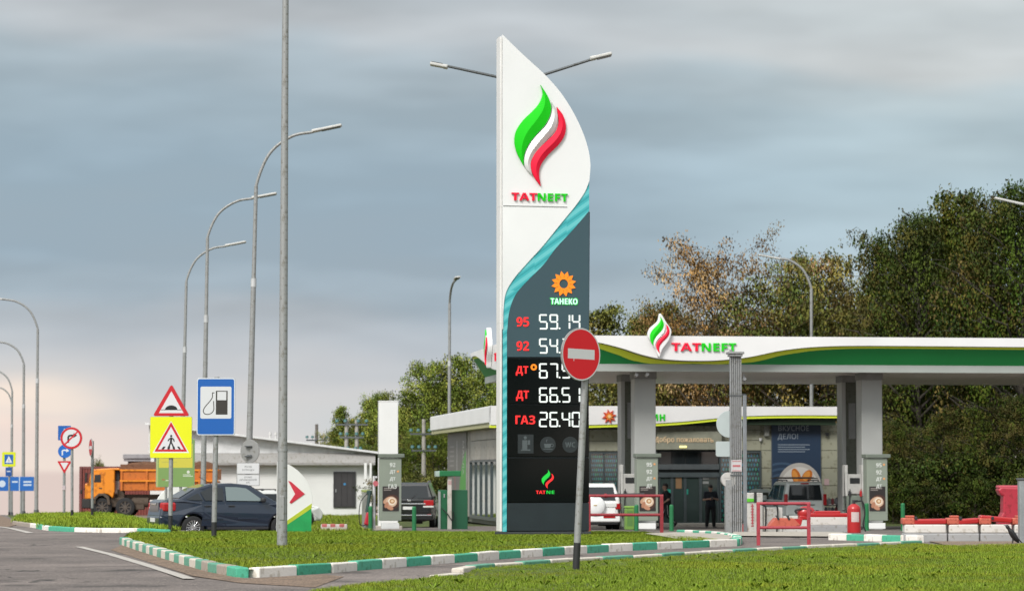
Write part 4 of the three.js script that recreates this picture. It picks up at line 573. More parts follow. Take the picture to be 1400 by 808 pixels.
// ---------------------------------------------------------------- trees and shrubs
function makeCrown(seed, o) {
  const r = RNG(seed), wood = [], pos = [], nor = [], col = [], H = o.h, C = new THREE.Color();
  const trunk = []; let wx = 0, wz = 0; for (let i = 0; i <= 7; i++) { trunk.push(V(wx, H * 0.9 * i / 7, wz)); wx += (r() - 0.5) * H * 0.028; wz += (r() - 0.5) * H * 0.028; }
  const tr = (t) => lerp(o.trunk ?? H * 0.014, 0.015, t); for (let i = 0; i < (o.bare ? 7 : 6); i++) wood.push(rod(trunk[i], trunk[i + 1], tr(i / 7), tr((i + 1) / 7), 7));
  const pt = (t) => { const k = clamp(t, 0, 0.999) * 7, i = Math.floor(k); return trunk[i].clone().lerp(trunk[i + 1], k - i); };
  let clumpPal = [1, 1, 1];
  const leaf = (p, s, shade, hang) => {
    const th = r() * 6.283, tilt = hang ? 1.2 + (r() - 0.5) * 0.9 : Math.acos(2 * r() - 1), a = V(Math.cos(th), 0, Math.sin(th)), b = V(-Math.sin(th) * Math.cos(tilt), -Math.sin(tilt), Math.cos(th) * Math.cos(tilt)), w = s * (0.5 + 0.25 * r()), l = s * (0.9 + 0.5 * r());
    const A = p.clone().addScaledVector(a, -w / 2).addScaledVector(b, l * 0.4), B = p.clone().addScaledVector(a, w / 2).addScaledVector(b, l * 0.45), E = p.clone().addScaledVector(b, l), n = V(p.x * 0.35 + (r() - 0.5) * 0.35, 0.55 + (p.y / H - 0.4) * 0.8 + r() * 0.15, p.z * 0.35 + (r() - 0.5) * 0.35).normalize();
    for (const q of [p, A, B, A, E, B]) { pos.push(q.x, q.y, q.z); nor.push(n.x, n.y, n.z); }
    const pal = clumpPal, k = shade * (0.88 + 0.24 * r()); C.setRGB(pal[0] * k, pal[1] * k, pal[2] * k); for (let i = 0; i < 6; i++) col.push(C.r, C.g, C.b);
  };
  const nl = o.limbs, per = Math.ceil(o.leaves / (nl * 5));
  for (let i = 0; i < nl; i++) {
    const t = lerp(o.base, 0.99, Math.pow((i + r() * 0.8) / nl, 0.85)), az = i * 2.4 + r() * 0.9, R = o.r * o.profile((t - o.base) / (1 - o.base)) * (0.62 + 0.55 * r()), up = o.up ?? 0.55;
    const a = pt(t), m = a.clone().add(V(Math.cos(az) * R * 0.55, R * up * 0.65, Math.sin(az) * R * 0.55)), e = a.clone().add(V(Math.cos(az + (r() - 0.5) * 0.4) * R, R * up * (0.55 + 0.5 * r()), Math.sin(az + (r() - 0.5) * 0.4) * R)), lr = tr(t) * 0.55 + 0.008;
    wood.push(rod(a, m, lr, lr * 0.6, 5), rod(m, e, lr * 0.6, 0.008, 4));
    const clumpShade = 0.68 + 0.64 * r();
    for (let j = 0; j < 5; j++) {
      const q = j < 2 ? a.clone().lerp(m, 0.45 + 0.5 * r()) : m.clone().lerp(e, (j - 1.6) / 3 + 0.25 * r()); const side = V(r() - 0.5, (r() - 0.5) * 0.6, r() - 0.5).multiplyScalar(R * 0.55 + 0.5), tip = q.clone().add(side);
      if (r() < 0.25) wood.push(rod(q, tip, 0.014, 0.005, 3));
      clumpPal = o.colors[Math.floor(r() * o.colors.length * 0.999)]; const strands = Array.from({ length: 9 }, () => { const u = r(), g = () => (r() + r() + r() - 1.5) * o.puff * 1.2; return q.clone().lerp(tip, u).add(V(g(), g() * 0.5, g())); });
      const len = o.hang ? o.hang * (0.4 + r()) * (1 - 0.75 * t) : 0;
      for (let k = 0; k < per; k++) {
        if (o.hang && r() < 0.72) { const st = strands[Math.floor(r() * 8.99)], p2 = st.clone().add(V((r() - 0.5) * 0.12, -len * 1.5 * r(), (r() - 0.5) * 0.12)); if (p2.y > 0.1) leaf(p2, o.leaf * (0.7 + 0.6 * r()), clumpShade, true); continue; }
        const u = r(), p = q.clone().lerp(tip, u + (r() - 0.5) * 0.3), g = () => (r() + r() + r() - 1.5) * o.puff; p.add(V(g(), g() * (o.hang ? 0.6 : 0.8), g())); if (o.hang) p.y -= len * r() * (0.3 + u * 0.8);
        if (p.y > 0.1) leaf(p, o.leaf * (0.7 + 0.6 * r()), clumpShade, !!o.hang);
      }
    }
  }
  const g = new THREE.BufferGeometry(); g.setAttribute('position', new THREE.Float32BufferAttribute(pos, 3)); g.setAttribute('normal', new THREE.Float32BufferAttribute(nor, 3)); g.setAttribute('color', new THREE.Float32BufferAttribute(col, 3)); g.setAttribute('uv', new THREE.Float32BufferAttribute(new Float32Array(pos.length / 3 * 2), 2));
  const ys = []; for (let i = 1; i < pos.length; i += 3) ys.push(pos[i]); ys.sort((a, b) => a - b);
  return { crown: shared(g), trunk: shared(solid(wood)), top: ys[Math.floor(ys.length * 0.998)] };
}
const leafMats = new Map(); const leafMat = (r = 1, g = 1, b = 1) => { const k = [r, g, b].join(); if (!leafMats.has(k)) leafMats.set(k, new THREE.MeshPhysicalMaterial({ color: new THREE.Color().setRGB(r, g, b), vertexColors: true, roughness: 0.85, side: THREE.DoubleSide, transmission: 0.25, thickness: 0, specularIntensity: 0.08 })); return leafMats.get(k); };
const bark = M([0.11, 0.09, 0.07], 0.95, { tex: 'grime', rep: 2 }), birchBark = M([0.055, 0.048, 0.038], 0.9, { tex: 'grime', rep: 1.5 });
const DG = [[0.124, 0.150, 0.032], [0.156, 0.176, 0.040], [0.100, 0.136, 0.036], [0.200, 0.196, 0.052], [0.260, 0.190, 0.060]], MG = [[0.170, 0.187, 0.041], [0.221, 0.221, 0.051], [0.272, 0.238, 0.060], [0.145, 0.170, 0.043]], YG = [[0.246, 0.246, 0.058], [0.304, 0.275, 0.072], [0.181, 0.203, 0.051], [0.377, 0.304, 0.087]], OR = [[0.37, 0.23, 0.085], [0.42, 0.275, 0.115], [0.29, 0.17, 0.055], [0.44, 0.32, 0.155]], BR = [[0.272, 0.192, 0.088], [0.320, 0.208, 0.096], [0.192, 0.168, 0.064], [0.224, 0.192, 0.064]];
const birchP = (t) => 0.35 + 0.75 * Math.sin(Math.PI * Math.pow(clamp(t, 0, 1), 0.62)) * (1 - 0.35 * t), roundP = (t) => 0.45 + 0.6 * Math.sin(Math.PI * clamp(t * 0.9 + 0.08, 0, 1)), spireP = (t) => 0.18 + 0.95 * Math.pow(1 - t, 0.8);
const PROTO = {
  birchA: makeCrown(11, { h: 16, r: 3.3, base: 0.04, limbs: 80, leaves: 30000, leaf: 0.112, puff: 0.42, hang: 1.7, up: 0.75, colors: DG, profile: birchP }),
  birchB: makeCrown(12, { h: 15, r: 3.0, base: 0.05, limbs: 60, leaves: 26000, leaf: 0.112, puff: 0.4, hang: 1.4, up: 0.8, colors: [...DG, ...BR.slice(0, 2)], profile: birchP }),
  birchC: makeCrown(13, { h: 13, r: 3.4, base: 0.1, limbs: 46, leaves: 15000, leaf: 0.115, puff: 0.4, hang: 1.2, up: 0.85, colors: [...MG, ...BR], profile: birchP }),
  green: makeCrown(14, { h: 10, r: 3.6, base: 0.05, limbs: 44, leaves: 22000, leaf: 0.12, puff: 0.5, up: 0.6, colors: [...DG, ...MG], profile: roundP }),
  orange: makeCrown(15, { h: 12.5, r: 3.9, base: 0.08, limbs: 58, leaves: 24000, leaf: 0.12, puff: 0.5, up: 0.85, colors: OR, profile: (t) => 0.5 + 0.55 * Math.sin(Math.PI * clamp(t * 0.8 + 0.1, 0, 1)) }),
  spire: makeCrown(16, { h: 10, r: 2.0, base: 0.04, limbs: 44, leaves: 13000, leaf: 0.115, puff: 0.3, up: 0.7, colors: [...YG, ...MG], profile: spireP }),
  leafy: makeCrown(17, { h: 10.5, r: 3.2, base: 0.06, limbs: 42, leaves: 19000, leaf: 0.115, puff: 0.45, up: 0.85, colors: [...YG, ...MG, ...MG], profile: birchP }),
  shrub: makeCrown(18, { h: 3.2, r: 1.9, base: 0.02, limbs: 26, leaves: 8000, leaf: 0.115, puff: 0.35, up: 0.5, colors: DG, profile: roundP }),
};
function tree(kind, px, d, topPy, label, o = {}) {
  const p = PROTO[kind], pos = o.world ?? gx(px, d), h0 = p.top, h = o.world ? o.h : at(px, topPy, d).y - pos.y, s = h / h0;
  const t = thing(o.name ?? (kind === 'shrub' ? 'shrub' : kind.startsWith('birch') ? 'birch_tree' : 'tree'), label, kind === 'shrub' ? 'shrub' : 'tree', pos, o.turn ?? px * 0.7, o.group);
  add(t, 'trunk', p.trunk, o.bark ?? (kind.startsWith('birch') || kind === 'leafy' ? birchBark : bark)); const c = add(t, kind === 'shrub' ? 'foliage' : 'crown', p.crown, leafMat(...(o.tint ?? [1, 1, 1])));
  t.scale.set(s * (o.wide ?? 1), s, s * (o.wide ?? 1)); return t;
}
// big weeping birches beside the shop
const BG = 'dark weeping birches crowding the plot beside the canopy';
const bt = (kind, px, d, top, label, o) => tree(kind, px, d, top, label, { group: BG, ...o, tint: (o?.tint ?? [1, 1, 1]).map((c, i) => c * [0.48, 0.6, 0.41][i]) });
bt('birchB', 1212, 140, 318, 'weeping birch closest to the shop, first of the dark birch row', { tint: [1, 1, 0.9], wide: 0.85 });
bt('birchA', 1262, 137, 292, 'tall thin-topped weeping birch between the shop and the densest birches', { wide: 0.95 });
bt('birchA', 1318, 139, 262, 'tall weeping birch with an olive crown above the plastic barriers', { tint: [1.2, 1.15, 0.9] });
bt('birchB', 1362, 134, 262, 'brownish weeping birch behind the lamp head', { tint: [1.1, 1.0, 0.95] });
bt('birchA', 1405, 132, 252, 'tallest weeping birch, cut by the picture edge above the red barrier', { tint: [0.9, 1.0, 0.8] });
const BK = 'dark birches filling in behind the front birch row';
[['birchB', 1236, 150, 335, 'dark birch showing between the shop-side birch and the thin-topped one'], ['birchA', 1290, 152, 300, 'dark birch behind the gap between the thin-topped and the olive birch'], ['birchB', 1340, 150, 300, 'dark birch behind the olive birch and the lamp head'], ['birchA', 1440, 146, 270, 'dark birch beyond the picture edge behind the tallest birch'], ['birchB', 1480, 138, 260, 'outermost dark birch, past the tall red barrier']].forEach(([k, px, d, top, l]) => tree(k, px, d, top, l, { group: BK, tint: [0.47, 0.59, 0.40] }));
const SG = 'dark shrubs under the weeping birches';
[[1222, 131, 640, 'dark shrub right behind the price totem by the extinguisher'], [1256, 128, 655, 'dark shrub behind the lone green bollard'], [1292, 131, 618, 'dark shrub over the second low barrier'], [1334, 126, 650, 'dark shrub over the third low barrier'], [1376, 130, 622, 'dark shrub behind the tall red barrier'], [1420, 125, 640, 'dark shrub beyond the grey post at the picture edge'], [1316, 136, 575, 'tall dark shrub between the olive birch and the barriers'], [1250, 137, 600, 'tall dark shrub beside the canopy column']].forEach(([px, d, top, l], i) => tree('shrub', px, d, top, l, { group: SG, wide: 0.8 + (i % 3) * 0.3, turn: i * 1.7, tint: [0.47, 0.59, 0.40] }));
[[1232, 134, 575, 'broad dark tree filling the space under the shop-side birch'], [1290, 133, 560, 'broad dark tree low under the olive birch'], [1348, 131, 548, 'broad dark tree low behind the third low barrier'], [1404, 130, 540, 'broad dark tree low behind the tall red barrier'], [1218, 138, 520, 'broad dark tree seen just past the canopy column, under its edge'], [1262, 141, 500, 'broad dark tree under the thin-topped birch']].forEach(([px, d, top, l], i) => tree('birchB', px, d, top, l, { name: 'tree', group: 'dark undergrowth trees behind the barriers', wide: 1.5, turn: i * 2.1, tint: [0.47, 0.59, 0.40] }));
// trees behind the shop and canopy
tree('orange', 974, 152, 320, 'sparse orange-brown autumn tree rising above the canopy', { wide: 0.8, tint: [1.15, 1.1, 1.1] });
tree('orange', 935, 158, 420, 'smaller rusty autumn tree beside the tall orange one', { tint: [0.75, 0.8, 0.8] });
tree('orange', 1010, 160, 440, 'low rusty tree seen under the canopy edge', { tint: [0.7, 0.75, 0.8] });
tree('birchC', 1150, 152, 345, 'thin brown birch with a pale trunk behind the canopy lamp post', { tint: [1, 0.95, 0.95] });
tree('birchC', 1105, 156, 345, 'half-bare birch with a tufted top beside the canopy lamp head', { tint: [0.95, 1.0, 0.9], wide: 0.8 });
tree('green', 1066, 150, 378, 'round dark green tree between the orange tree and the canopy lamp', {});
tree('green', 1128, 158, 400, 'bushy green tree low behind the thin brown birch', {});
tree('green', 1180, 160, 395, 'bushy green tree against the first weeping birch', { tint: [0.9, 0.9, 0.9] });
tree('green', 1020, 162, 430, 'dark green tree half hidden by the orange tree', { tint: [0.85, 0.9, 0.8] });
tree('leafy', 905, 158, 415, 'pale green tree rising behind the canopy emblem', { tint: [0.85, 0.9, 0.8] });
tree('spire', 830, 162, 420, 'slender yellow-green tree just beside the pylon, above the canopy', { wide: 1.2 });
tree('spire', 868, 164, 434, 'slender yellow-green tree nearest the canopy emblem', { wide: 1.1 });
tree('leafy', 850, 158, 470, 'low green tree seen between the pylon and the first columns', {});
tree('green', 905, 162, 480, 'bushy dark tree seen under the canopy behind the shop roof', {});
// the wood beyond the shop's far side
const WG = 'yellowing trees of the wood behind the shop side';
for (const [k, px, d, top, l, o] of [
  ['spire', 470, 190, 556, 'small yellowing spire tree at the open end of the wood', {}], ['spire', 500, 186, 545, 'yellowing spire tree beside the portal power pole', { wide: 1.1 }], ['leafy', 520, 184, 536, 'loose yellow-green tree just behind the white column', { wide: 0.8 }],
  ['leafy', 585, 180, 494, 'tall yellow-green tree left of the lamp post in the wood', { wide: 0.95 }], ['spire', 556, 184, 534, 'slim tree above the dark off-roader', { wide: 1.2 }], ['leafy', 632, 180, 486, 'tallest yellow-green tree, right behind the shop fascia', {}],
  ['leafy', 668, 178, 505, 'green tree of the wood against the price pylon', { tint: [0.85, 0.9, 0.85] }], ['green', 548, 176, 588, 'dark bushy tree above the dark off-roader roof', {}], ['green', 590, 174, 575, 'dark bushy tree behind the single power pole', {}], ['green', 508, 180, 600, 'dark bushy tree behind the dispenser top', {}], ['leafy', 610, 188, 520, 'faint green tree behind the lamp post of the wood', { tint: [0.9, 0.95, 0.9] }], ['leafy', 700, 176, 520, 'green tree hidden mostly by the price pylon', {}]])
  tree(k, px, d, top, l.replace(' left of', ' beside'), { group: WG, ...o, tint: (o.tint ?? [1, 1, 1]).map((c, i) => c * [1.1, 1.35, 0.95][i]) });
for (const [px, d, top, l] of [[457, 200, 588, 'lowest yellowing tree at the open end of the wood, over the white roof'], [488, 192, 572, 'small yellow-green tree behind the twin power pole'], [538, 186, 556, 'yellow-green tree filling the gap behind the white column']]) tree('leafy', px, d, top, l, { group: WG, tint: [1.3, 1.3, 1.1], wide: 1.1 });
[[530, 160, 655, 'dark shrub at the wood foot behind the tall white column'], [560, 158, 650, 'dark shrub at the wood foot behind the black off-roader'], [596, 156, 648, 'dark shrub at the wood foot behind the air station'], [625, 158, 640, 'dark shrub at the wood foot against the shop side']].forEach(([px, d, top, l]) => tree('shrub', px, d, top, l, { group: 'shrubs at the foot of the wood', wide: 1.4 }));
tree('shrub', 134, 190, 627, 'small bush poking up over the red container', { wide: 0.28, tint: [1.3, 1.3, 1.2] });
// the wood across the road, mirrored in the dark glass of the pylon
for (const [x, z, h, k] of [[14, 118, 13, 'green'], [26, 112, 15, 'leafy'], [38, 108, 12, 'green'], [50, 104, 16, 'leafy'], [62, 98, 13, 'green'], [74, 92, 14, 'leafy'], [33, 122, 14, 'green'], [56, 116, 14, 'green'], [2, 124, 12, 'leafy'], [86, 86, 14, 'green']]) tree(k, 0, 0, 0, 'leafy tree of the wood across the road', { world: V(x, gh(x, z), z), h, turn: x, group: 'trees of the wood across the road', wide: 1.3 });

// ---------------------------------------------------------------- lamp posts
const lampMat = M([0.62, 0.61, 0.58], 0.4), lampUnder = M([0.1, 0.1, 0.1], 0.3);
function lampHead(parent, p, dir, len, w) {                     // flat LED lantern at the arm's end
  const h = new THREE.Group(); h.name = 'lamp_head'; parent.add(h); h.position.copy(p); h.quaternion.setFromUnitVectors(V(1, 0, 0), dir.clone().normalize());
  add(h, 'housing', [box(len, 0.07, w, len / 2, 0.02, 0, 0.025), box(len * 0.3, 0.1, w * 0.6, len * 0.12, 0.02, 0, 0.03)], lampMat); add(h, 'lens', box(len * 0.66, 0.02, w * 0.82, len * 0.62, -0.022, 0, 0.005), lampUnder);
}
function lampPost(px, d, topPy, tipPx, tipPy, label, o = {}) {
  const base = gx(px, d), t = thing('street_lamp', label, 'street lamp', base, 0, o.group), loc = (a, b, dd = d) => at(a, b, dd).sub(base), bend = loc(o.bendPx ?? px, topPy), tip = loc(tipPx, tipPy, d + (o.dz ?? 0));
  const mid = V(lerp(bend.x, tip.x, 0.16), lerp(bend.y, tip.y, 0.55), lerp(bend.z, tip.z, 0.16)), m2 = V(lerp(bend.x, tip.x, 0.42), lerp(bend.y, tip.y, 0.83), lerp(bend.z, tip.z, 0.42));
  const r0 = o.r0 ?? 0.1, r1 = o.r1 ?? 0.055, j = bend.clone().multiplyScalar(o.joint ?? 0.72);
  add(t, 'pole', [rod(V(0, 0, 0), j, r0, lerp(r0, r1, 0.6), 14), rod(j, bend, lerp(r0, r1, 0.6) * 0.86, r1, 12)], galv);
  add(t, 'joint_sleeve', rod(j.clone().multiplyScalar(0.985), j.clone().multiplyScalar(1.02), lerp(r0, r1, 0.6) * 1.15, lerp(r0, r1, 0.6) * 1.1, 12), M([0.6, 0.6, 0.6], 0.4, { metal: 0.3 }));
  const dir = tip.clone().sub(m2).normalize(), hl = o.head ?? 0.85, root = tip.clone().addScaledVector(dir, -hl);
  add(t, 'arm', tube([bend.clone().multiplyScalar(0.97), bend, mid, m2, root], r1 * 0.8, 8, 40), galv); lampHead(t, root, dir, hl, o.w ?? 0.3);
  add(t, 'base_flange', [cyl(r0 * 2, r0 * 2, 0.04, 0, 0.02, 0, 14), cyl(r0 * 1.25, r0 * 1.4, 0.3, 0, 0.17, 0, 14)], galvDark); return t;
}
const LG = 'street lamps with arms over the station side', LF = 'street lamps far along the highway';
lampPost(337, 81, 255, 467, 172, 'curved street lamp nearest the big grey pole, holding a round sign', { bendPx: 349.5, group: LG });
lampPost(276, 97.5, 325, 378, 265, 'middle one of three curved street lamps behind the signs', { bendPx: 283, group: LG });
lampPost(246, 115, 385, 336, 331, 'farthest of the three curved street lamps, over the warning signs', { bendPx: 254, group: LG });
lampPost(48.5, 160, 450, -18, 405, 'nearest street lamp of the far row beside the highway', { bendPx: 50.5, group: LF, r0: 0.11, r1: 0.07 });
lampPost(30.5, 190, 498, -22, 464, 'second street lamp of the far row beside the highway', { bendPx: 31.5, group: LF, r0: 0.12, r1: 0.08 });
lampPost(14, 228, 535, -24, 503, 'third street lamp of the far row beside the highway', { bendPx: 15.5, group: LF, r0: 0.12, r1: 0.08 });
lampPost(14.5, 255, 552, -16, 527, 'last street lamp of the far row beside the highway', { bendPx: 15, group: LF, r0: 0.12, r1: 0.08 });
lampPost(1110.5, 145, 395, 1038, 348, 'street lamp behind the canopy, its head towards the orange tree', { bendPx: 1110, r0: 0.11, r1: 0.08, head: 1.1 });
lampPost(614, 150, 415, 626, 379, 'slim street lamp in the wood behind the shop side', { bendPx: 614.5, dz: -3, r0: 0.1, r1: 0.075, head: 0.7 });
lampPost(1436, 118, 325, 1361, 270, 'street lamp whose head shows before the tallest birch', { bendPx: 1434, head: 1.2 });
{
  const base = gx(385, 48.1), t = thing('lamp_pole', 'thick grey galvanised lamp pole standing in the grass of the big island', 'lamp pole', base), top = at(390.5, -110, 48.1).sub(base), arm = top.clone().add(V(1.6, 0.5, -0.2));
  const j = top.clone().multiplyScalar(0.16); add(t, 'pole', [rod(V(0, -0.1, 0), j, 0.088, 0.082, 20), rod(j, top, 0.078, 0.05, 20)], galv); add(t, 'joint_sleeve', rod(j.clone().multiplyScalar(0.99), j.clone().multiplyScalar(1.012), 0.09, 0.089, 20), galv); add(t, 'arm', tube([top.clone().multiplyScalar(0.98), top, top.clone().add(V(0.5, 0.35, -0.05)), arm], 0.035), galv); lampHead(t, arm, V(1, 0.2, -0.1), 0.8, 0.3); add(t, 'base_door', box(0.08, 0.4, 0.02, 0, 0.75, 0.085, 0.01), galv);
}
{ // two-armed lamp behind the pylon
  const d = 64, base = gx(712, d), t = thing('street_lamp', 'two-armed street lamp standing behind the price pylon', 'street lamp', base), loc = (a, b) => at(a, b, d).sub(base), c = loc(712, 112);
  add(t, 'pole', rod(V(0, 0, 0), c, 0.09, 0.055, 12), galv); for (const [a, b, tx, ty] of [[612, 90.5, 588, 86], [808, 81.5, 837, 74.5]]) { const r = loc(a, b), e = loc(tx, ty); add(t, 'arm', rod(c, r, 0.035, 0.03, 8), galvDark); lampHead(t, r, e.clone().sub(r), e.distanceTo(r), 0.26); }
}

// ---------------------------------------------------------------- road signs
const signBack = M([0.3, 0.31, 0.315], 0.5, { metal: 0.3, tex: 'grime' });
const signPole = (t, top, blackTo, r = 0.045, foot = V(0, -0.1, 0)) => { const k = foot.clone().lerp(top, blackTo / top.y); add(t, 'pole', rod(k, top, r, r, 12), galv); add(t, 'painted_foot', rod(foot, k, r * 1.02, r * 1.02, 12), blackPaint); };
function signPlate(t, name, pts, x, y, z, draw, o = {}) {
  const g = new THREE.Group(); g.name = name; t.add(g); g.position.set(x, y, z); g.rotation.y = o.ry ?? 0; g.rotation.z = o.rz ?? 0; if (o.label) g.userData.label = o.label;
  add(g, 'plate', ext(pts, 0.018, -0.018, 0.004), o.back ?? signBack); add(g, 'sign_face', faceGeo(pts.map(([a, b]) => [a * 0.985, b * 0.985]), 0.0065), print(o.res ?? 384, Math.round((o.res ?? 384) * (o.asp ?? 1)), draw, { rough: 0.38, mul: 0.8 }), { keepUV: true });
  add(g, 'clamp', [box(0.14, 0.03, 0.06, 0, 0.12 * (o.k ?? 1), -0.04), box(0.14, 0.03, 0.06, 0, -0.12 * (o.k ?? 1), -0.04)], galvDark); return g;
}
const tri = (w, up = 1) => { const h = w * 0.866, r = w * 0.06, c = [[0, h * 0.62], [-w / 2, -h * 0.38], [w / 2, -h * 0.38]].map(([a, b]) => [a, b * up]), o = []; for (let i = 0; i < 3; i++) { const p = c[i], q = c[(i + 1) % 3], s = c[(i + 2) % 3], a = [q[0] - p[0], q[1] - p[1]], b = [s[0] - p[0], s[1] - p[1]], la = Math.hypot(...a), lb = Math.hypot(...b); const P1 = [p[0] + a[0] / la * r, p[1] + a[1] / la * r], P0 = [p[0] + b[0] / lb * r, p[1] + b[1] / lb * r]; o.push(P0, [(P0[0] + P1[0] + p[0] * 0.8) / 2.8, (P0[1] + P1[1] + p[1] * 0.8) / 2.8], P1); } return up < 0 ? o.reverse() : o; };
const RED = '#cf1626', BLUE = '#0a5fb4', INK = '#1d1e20';
const triPath = (x, w, h, m, up = true) => { x.beginPath(); if (up) { x.moveTo(w / 2, m * 1.75); x.lineTo(w - m * 1.5, h - m * 0.85); x.lineTo(m * 1.5, h - m * 0.85); } else { x.moveTo(w / 2, h - m * 1.75); x.lineTo(w - m * 1.5, m * 0.85); x.lineTo(m * 1.5, m * 0.85); } x.closePath(); };
const triBase = (up, inner, m = 30) => (x, w, h) => { x.fillStyle = RED; x.fillRect(0, 0, w, h); triPath(x, w, h, m * 1.2, up); x.fillStyle = '#e2e1e4'; x.lineJoin = 'round'; x.fill(); inner?.(x, w, h); };
const walker = (x, s, cx, cy) => { x.save(); x.translate(cx, cy); x.scale(s, s); x.fillStyle = x.strokeStyle = INK; x.lineCap = 'round'; x.lineJoin = 'round'; x.beginPath(); x.arc(2, -62, 9, 0, 7); x.fill(); const L = (lw, ...p) => { x.lineWidth = lw; x.beginPath(); p.forEach(([a, b], i) => (i ? x.lineTo(a, b) : x.moveTo(a, b))); x.stroke(); }; L(17, [3, -42], [0, -14]); L(9, [6, -46], [22, -34], [26, -18]); L(9, [0, -46], [-14, -36], [-22, -24]); L(11, [2, -12], [14, 12], [24, 36]); L(11, [-1, -12], [-10, 12], [-22, 36]); x.restore(); };
const zebra = (x, cx, y, s) => { x.fillStyle = INK; for (const [a, k] of [[-52, -18], [-20, -6], [10, 6], [42, 18]]) { x.beginPath(); x.moveTo(cx + (a + k * 0.1) * s, y); x.lineTo(cx + (a + 16) * s, y); x.lineTo(cx + (a + 16 - k * 0.9 + k * 1.6) * s, y + 20 * s); x.lineTo(cx + (a - k * 0.9 + k * 1.7) * s, y + 20 * s); x.fill(); } };
{ // no entry
  const base = gp(787, 782), d = -base.z, t = thing('no_entry_sign', 'round red no entry sign on a leaning pole in the roadside lawn', 'road sign', base), top = at(800, 519, d).sub(base), c = at(794, 485.3, d + 0.05).sub(base), tip = top.clone().add(V(0.02, 0.45, 0));
  signPole(t, tip, 0.48, 0.047);
  signPlate(t, 'sign_disc', circle(0.362, 48), c.x, c.y, c.z + 0.19, (x, w, h) => { x.fillStyle = '#d9d9da'; x.fillRect(0, 0, w, h); x.fillStyle = '#e01420'; x.beginPath(); x.arc(w / 2, h / 2, w * 0.475, 0, 7); x.fill(); x.fillStyle = '#dcdbdc'; x.fillRect(w * 0.15, h * 0.4, w * 0.7, h * 0.19); x.fillRect(w * 0.3, h * 0.58, w * 0.016, h * 0.055); }, { ry: 0.73, rz: -0.02 });
}
{ // fuel station sign
  const base = gp(291.5, 741), d = -base.z, t = thing('fuel_station_sign', 'tall blue fuel station sign with a black pump symbol', 'road sign', base), s = F / d, c = at(295, 556.2, d).sub(base);
  signPole(t, at(296, 515.5, d).sub(base), 33 / s, 0.05);
  const w = 52.5 / s, h = 78.5 / s; signPlate(t, 'sign_board', rrect(w, h, 0.05), c.x, c.y, 0.075, (x, W, H) => {
    x.fillStyle = '#dfe3e8'; x.fillRect(0, 0, W, H); x.fillStyle = BLUE; x.beginPath(); x.roundRect(W * 0.02, H * 0.013, W * 0.96, H * 0.974, W * 0.05); x.fill(); x.fillStyle = '#dcdddf'; x.beginPath(); x.roundRect(W * 0.09, H * 0.145, W * 0.82, H * 0.565, W * 0.04); x.fill();
    x.fillStyle = '#38342f'; x.fillRect(W * 0.5, H * 0.22, W * 0.31, H * 0.42); x.fillStyle = '#dcdddf'; x.fillRect(W * 0.535, H * 0.235, W * 0.24, H * 0.15); x.strokeStyle = '#38342f'; x.lineWidth = W * 0.022; x.beginPath(); x.moveTo(W * 0.46, H * 0.255); x.lineTo(W * 0.41, H * 0.255); x.lineTo(W * 0.41, H * 0.33); x.bezierCurveTo(W * 0.36, H * 0.42, W * 0.17, H * 0.5, W * 0.17, H * 0.58); x.bezierCurveTo(W * 0.17, H * 0.66, W * 0.42, H * 0.66, W * 0.45, H * 0.54); x.lineTo(W * 0.44, H * 0.4); x.stroke();
  }, { asp: 1.5, res: 400, back: M([0.5, 0.52, 0.55], 0.4) });
}
{ // speed bump and pedestrian warning
  const d = 66, base = gx(232, d), s = F / d, t = thing('warning_sign', 'speed bump triangle above a yellow pedestrian warning board on one pole', 'road sign', base), c1 = at(233.5, 598, d).sub(base), c2 = at(234, 551, d).sub(base);
  signPole(t, at(234, 535, d).sub(base), 30 / s, 0.05);
  const w = 57.5 / s; signPlate(t, 'sign_board', rrect(w, w * 0.985, 0.03), c1.x, c1.y, 0.075, (x, W, H) => { x.fillStyle = '#eef000'; x.fillRect(0, 0, W, H); x.save(); x.translate(W * 0.06, H * 0.1); const k = 0.88; x.scale(k, k); x.fillStyle = '#ececec'; x.beginPath(); x.moveTo(W / 2, 0); x.lineTo(W, H * 0.885); x.lineTo(0, H * 0.885); x.fill(); x.fillStyle = RED; x.lineJoin = 'round'; x.strokeStyle = RED; x.lineWidth = 10; x.beginPath(); x.moveTo(W / 2, H * 0.05); x.lineTo(W * 0.93, H * 0.84); x.lineTo(W * 0.07, H * 0.84); x.closePath(); x.fill(); x.stroke(); x.fillStyle = '#e4e2e6'; x.beginPath(); x.moveTo(W / 2, H * 0.16); x.lineTo(W * 0.85, H * 0.79); x.lineTo(W * 0.15, H * 0.79); x.fill(); walker(x, W / 384 * 1.32, W * 0.5, H * 0.63); zebra(x, W * 0.5, H * 0.71, W / 384 * 1.5); x.restore(); }, { res: 420, label: 'yellow board with a pedestrian triangle' });
  signPlate(t, 'sign_triangle', tri(51 / s), c2.x, c2.y - 0.02, 0.08, triBase(true, (x, W, H) => { x.fillStyle = INK; x.beginPath(); x.ellipse(W / 2, H * 0.8, W * 0.18, H * 0.145, 0, Math.PI, 0); x.fill(); x.fillRect(W * 0.2, H * 0.79, W * 0.6, H * 0.02); }), { asp: 0.87 });
}
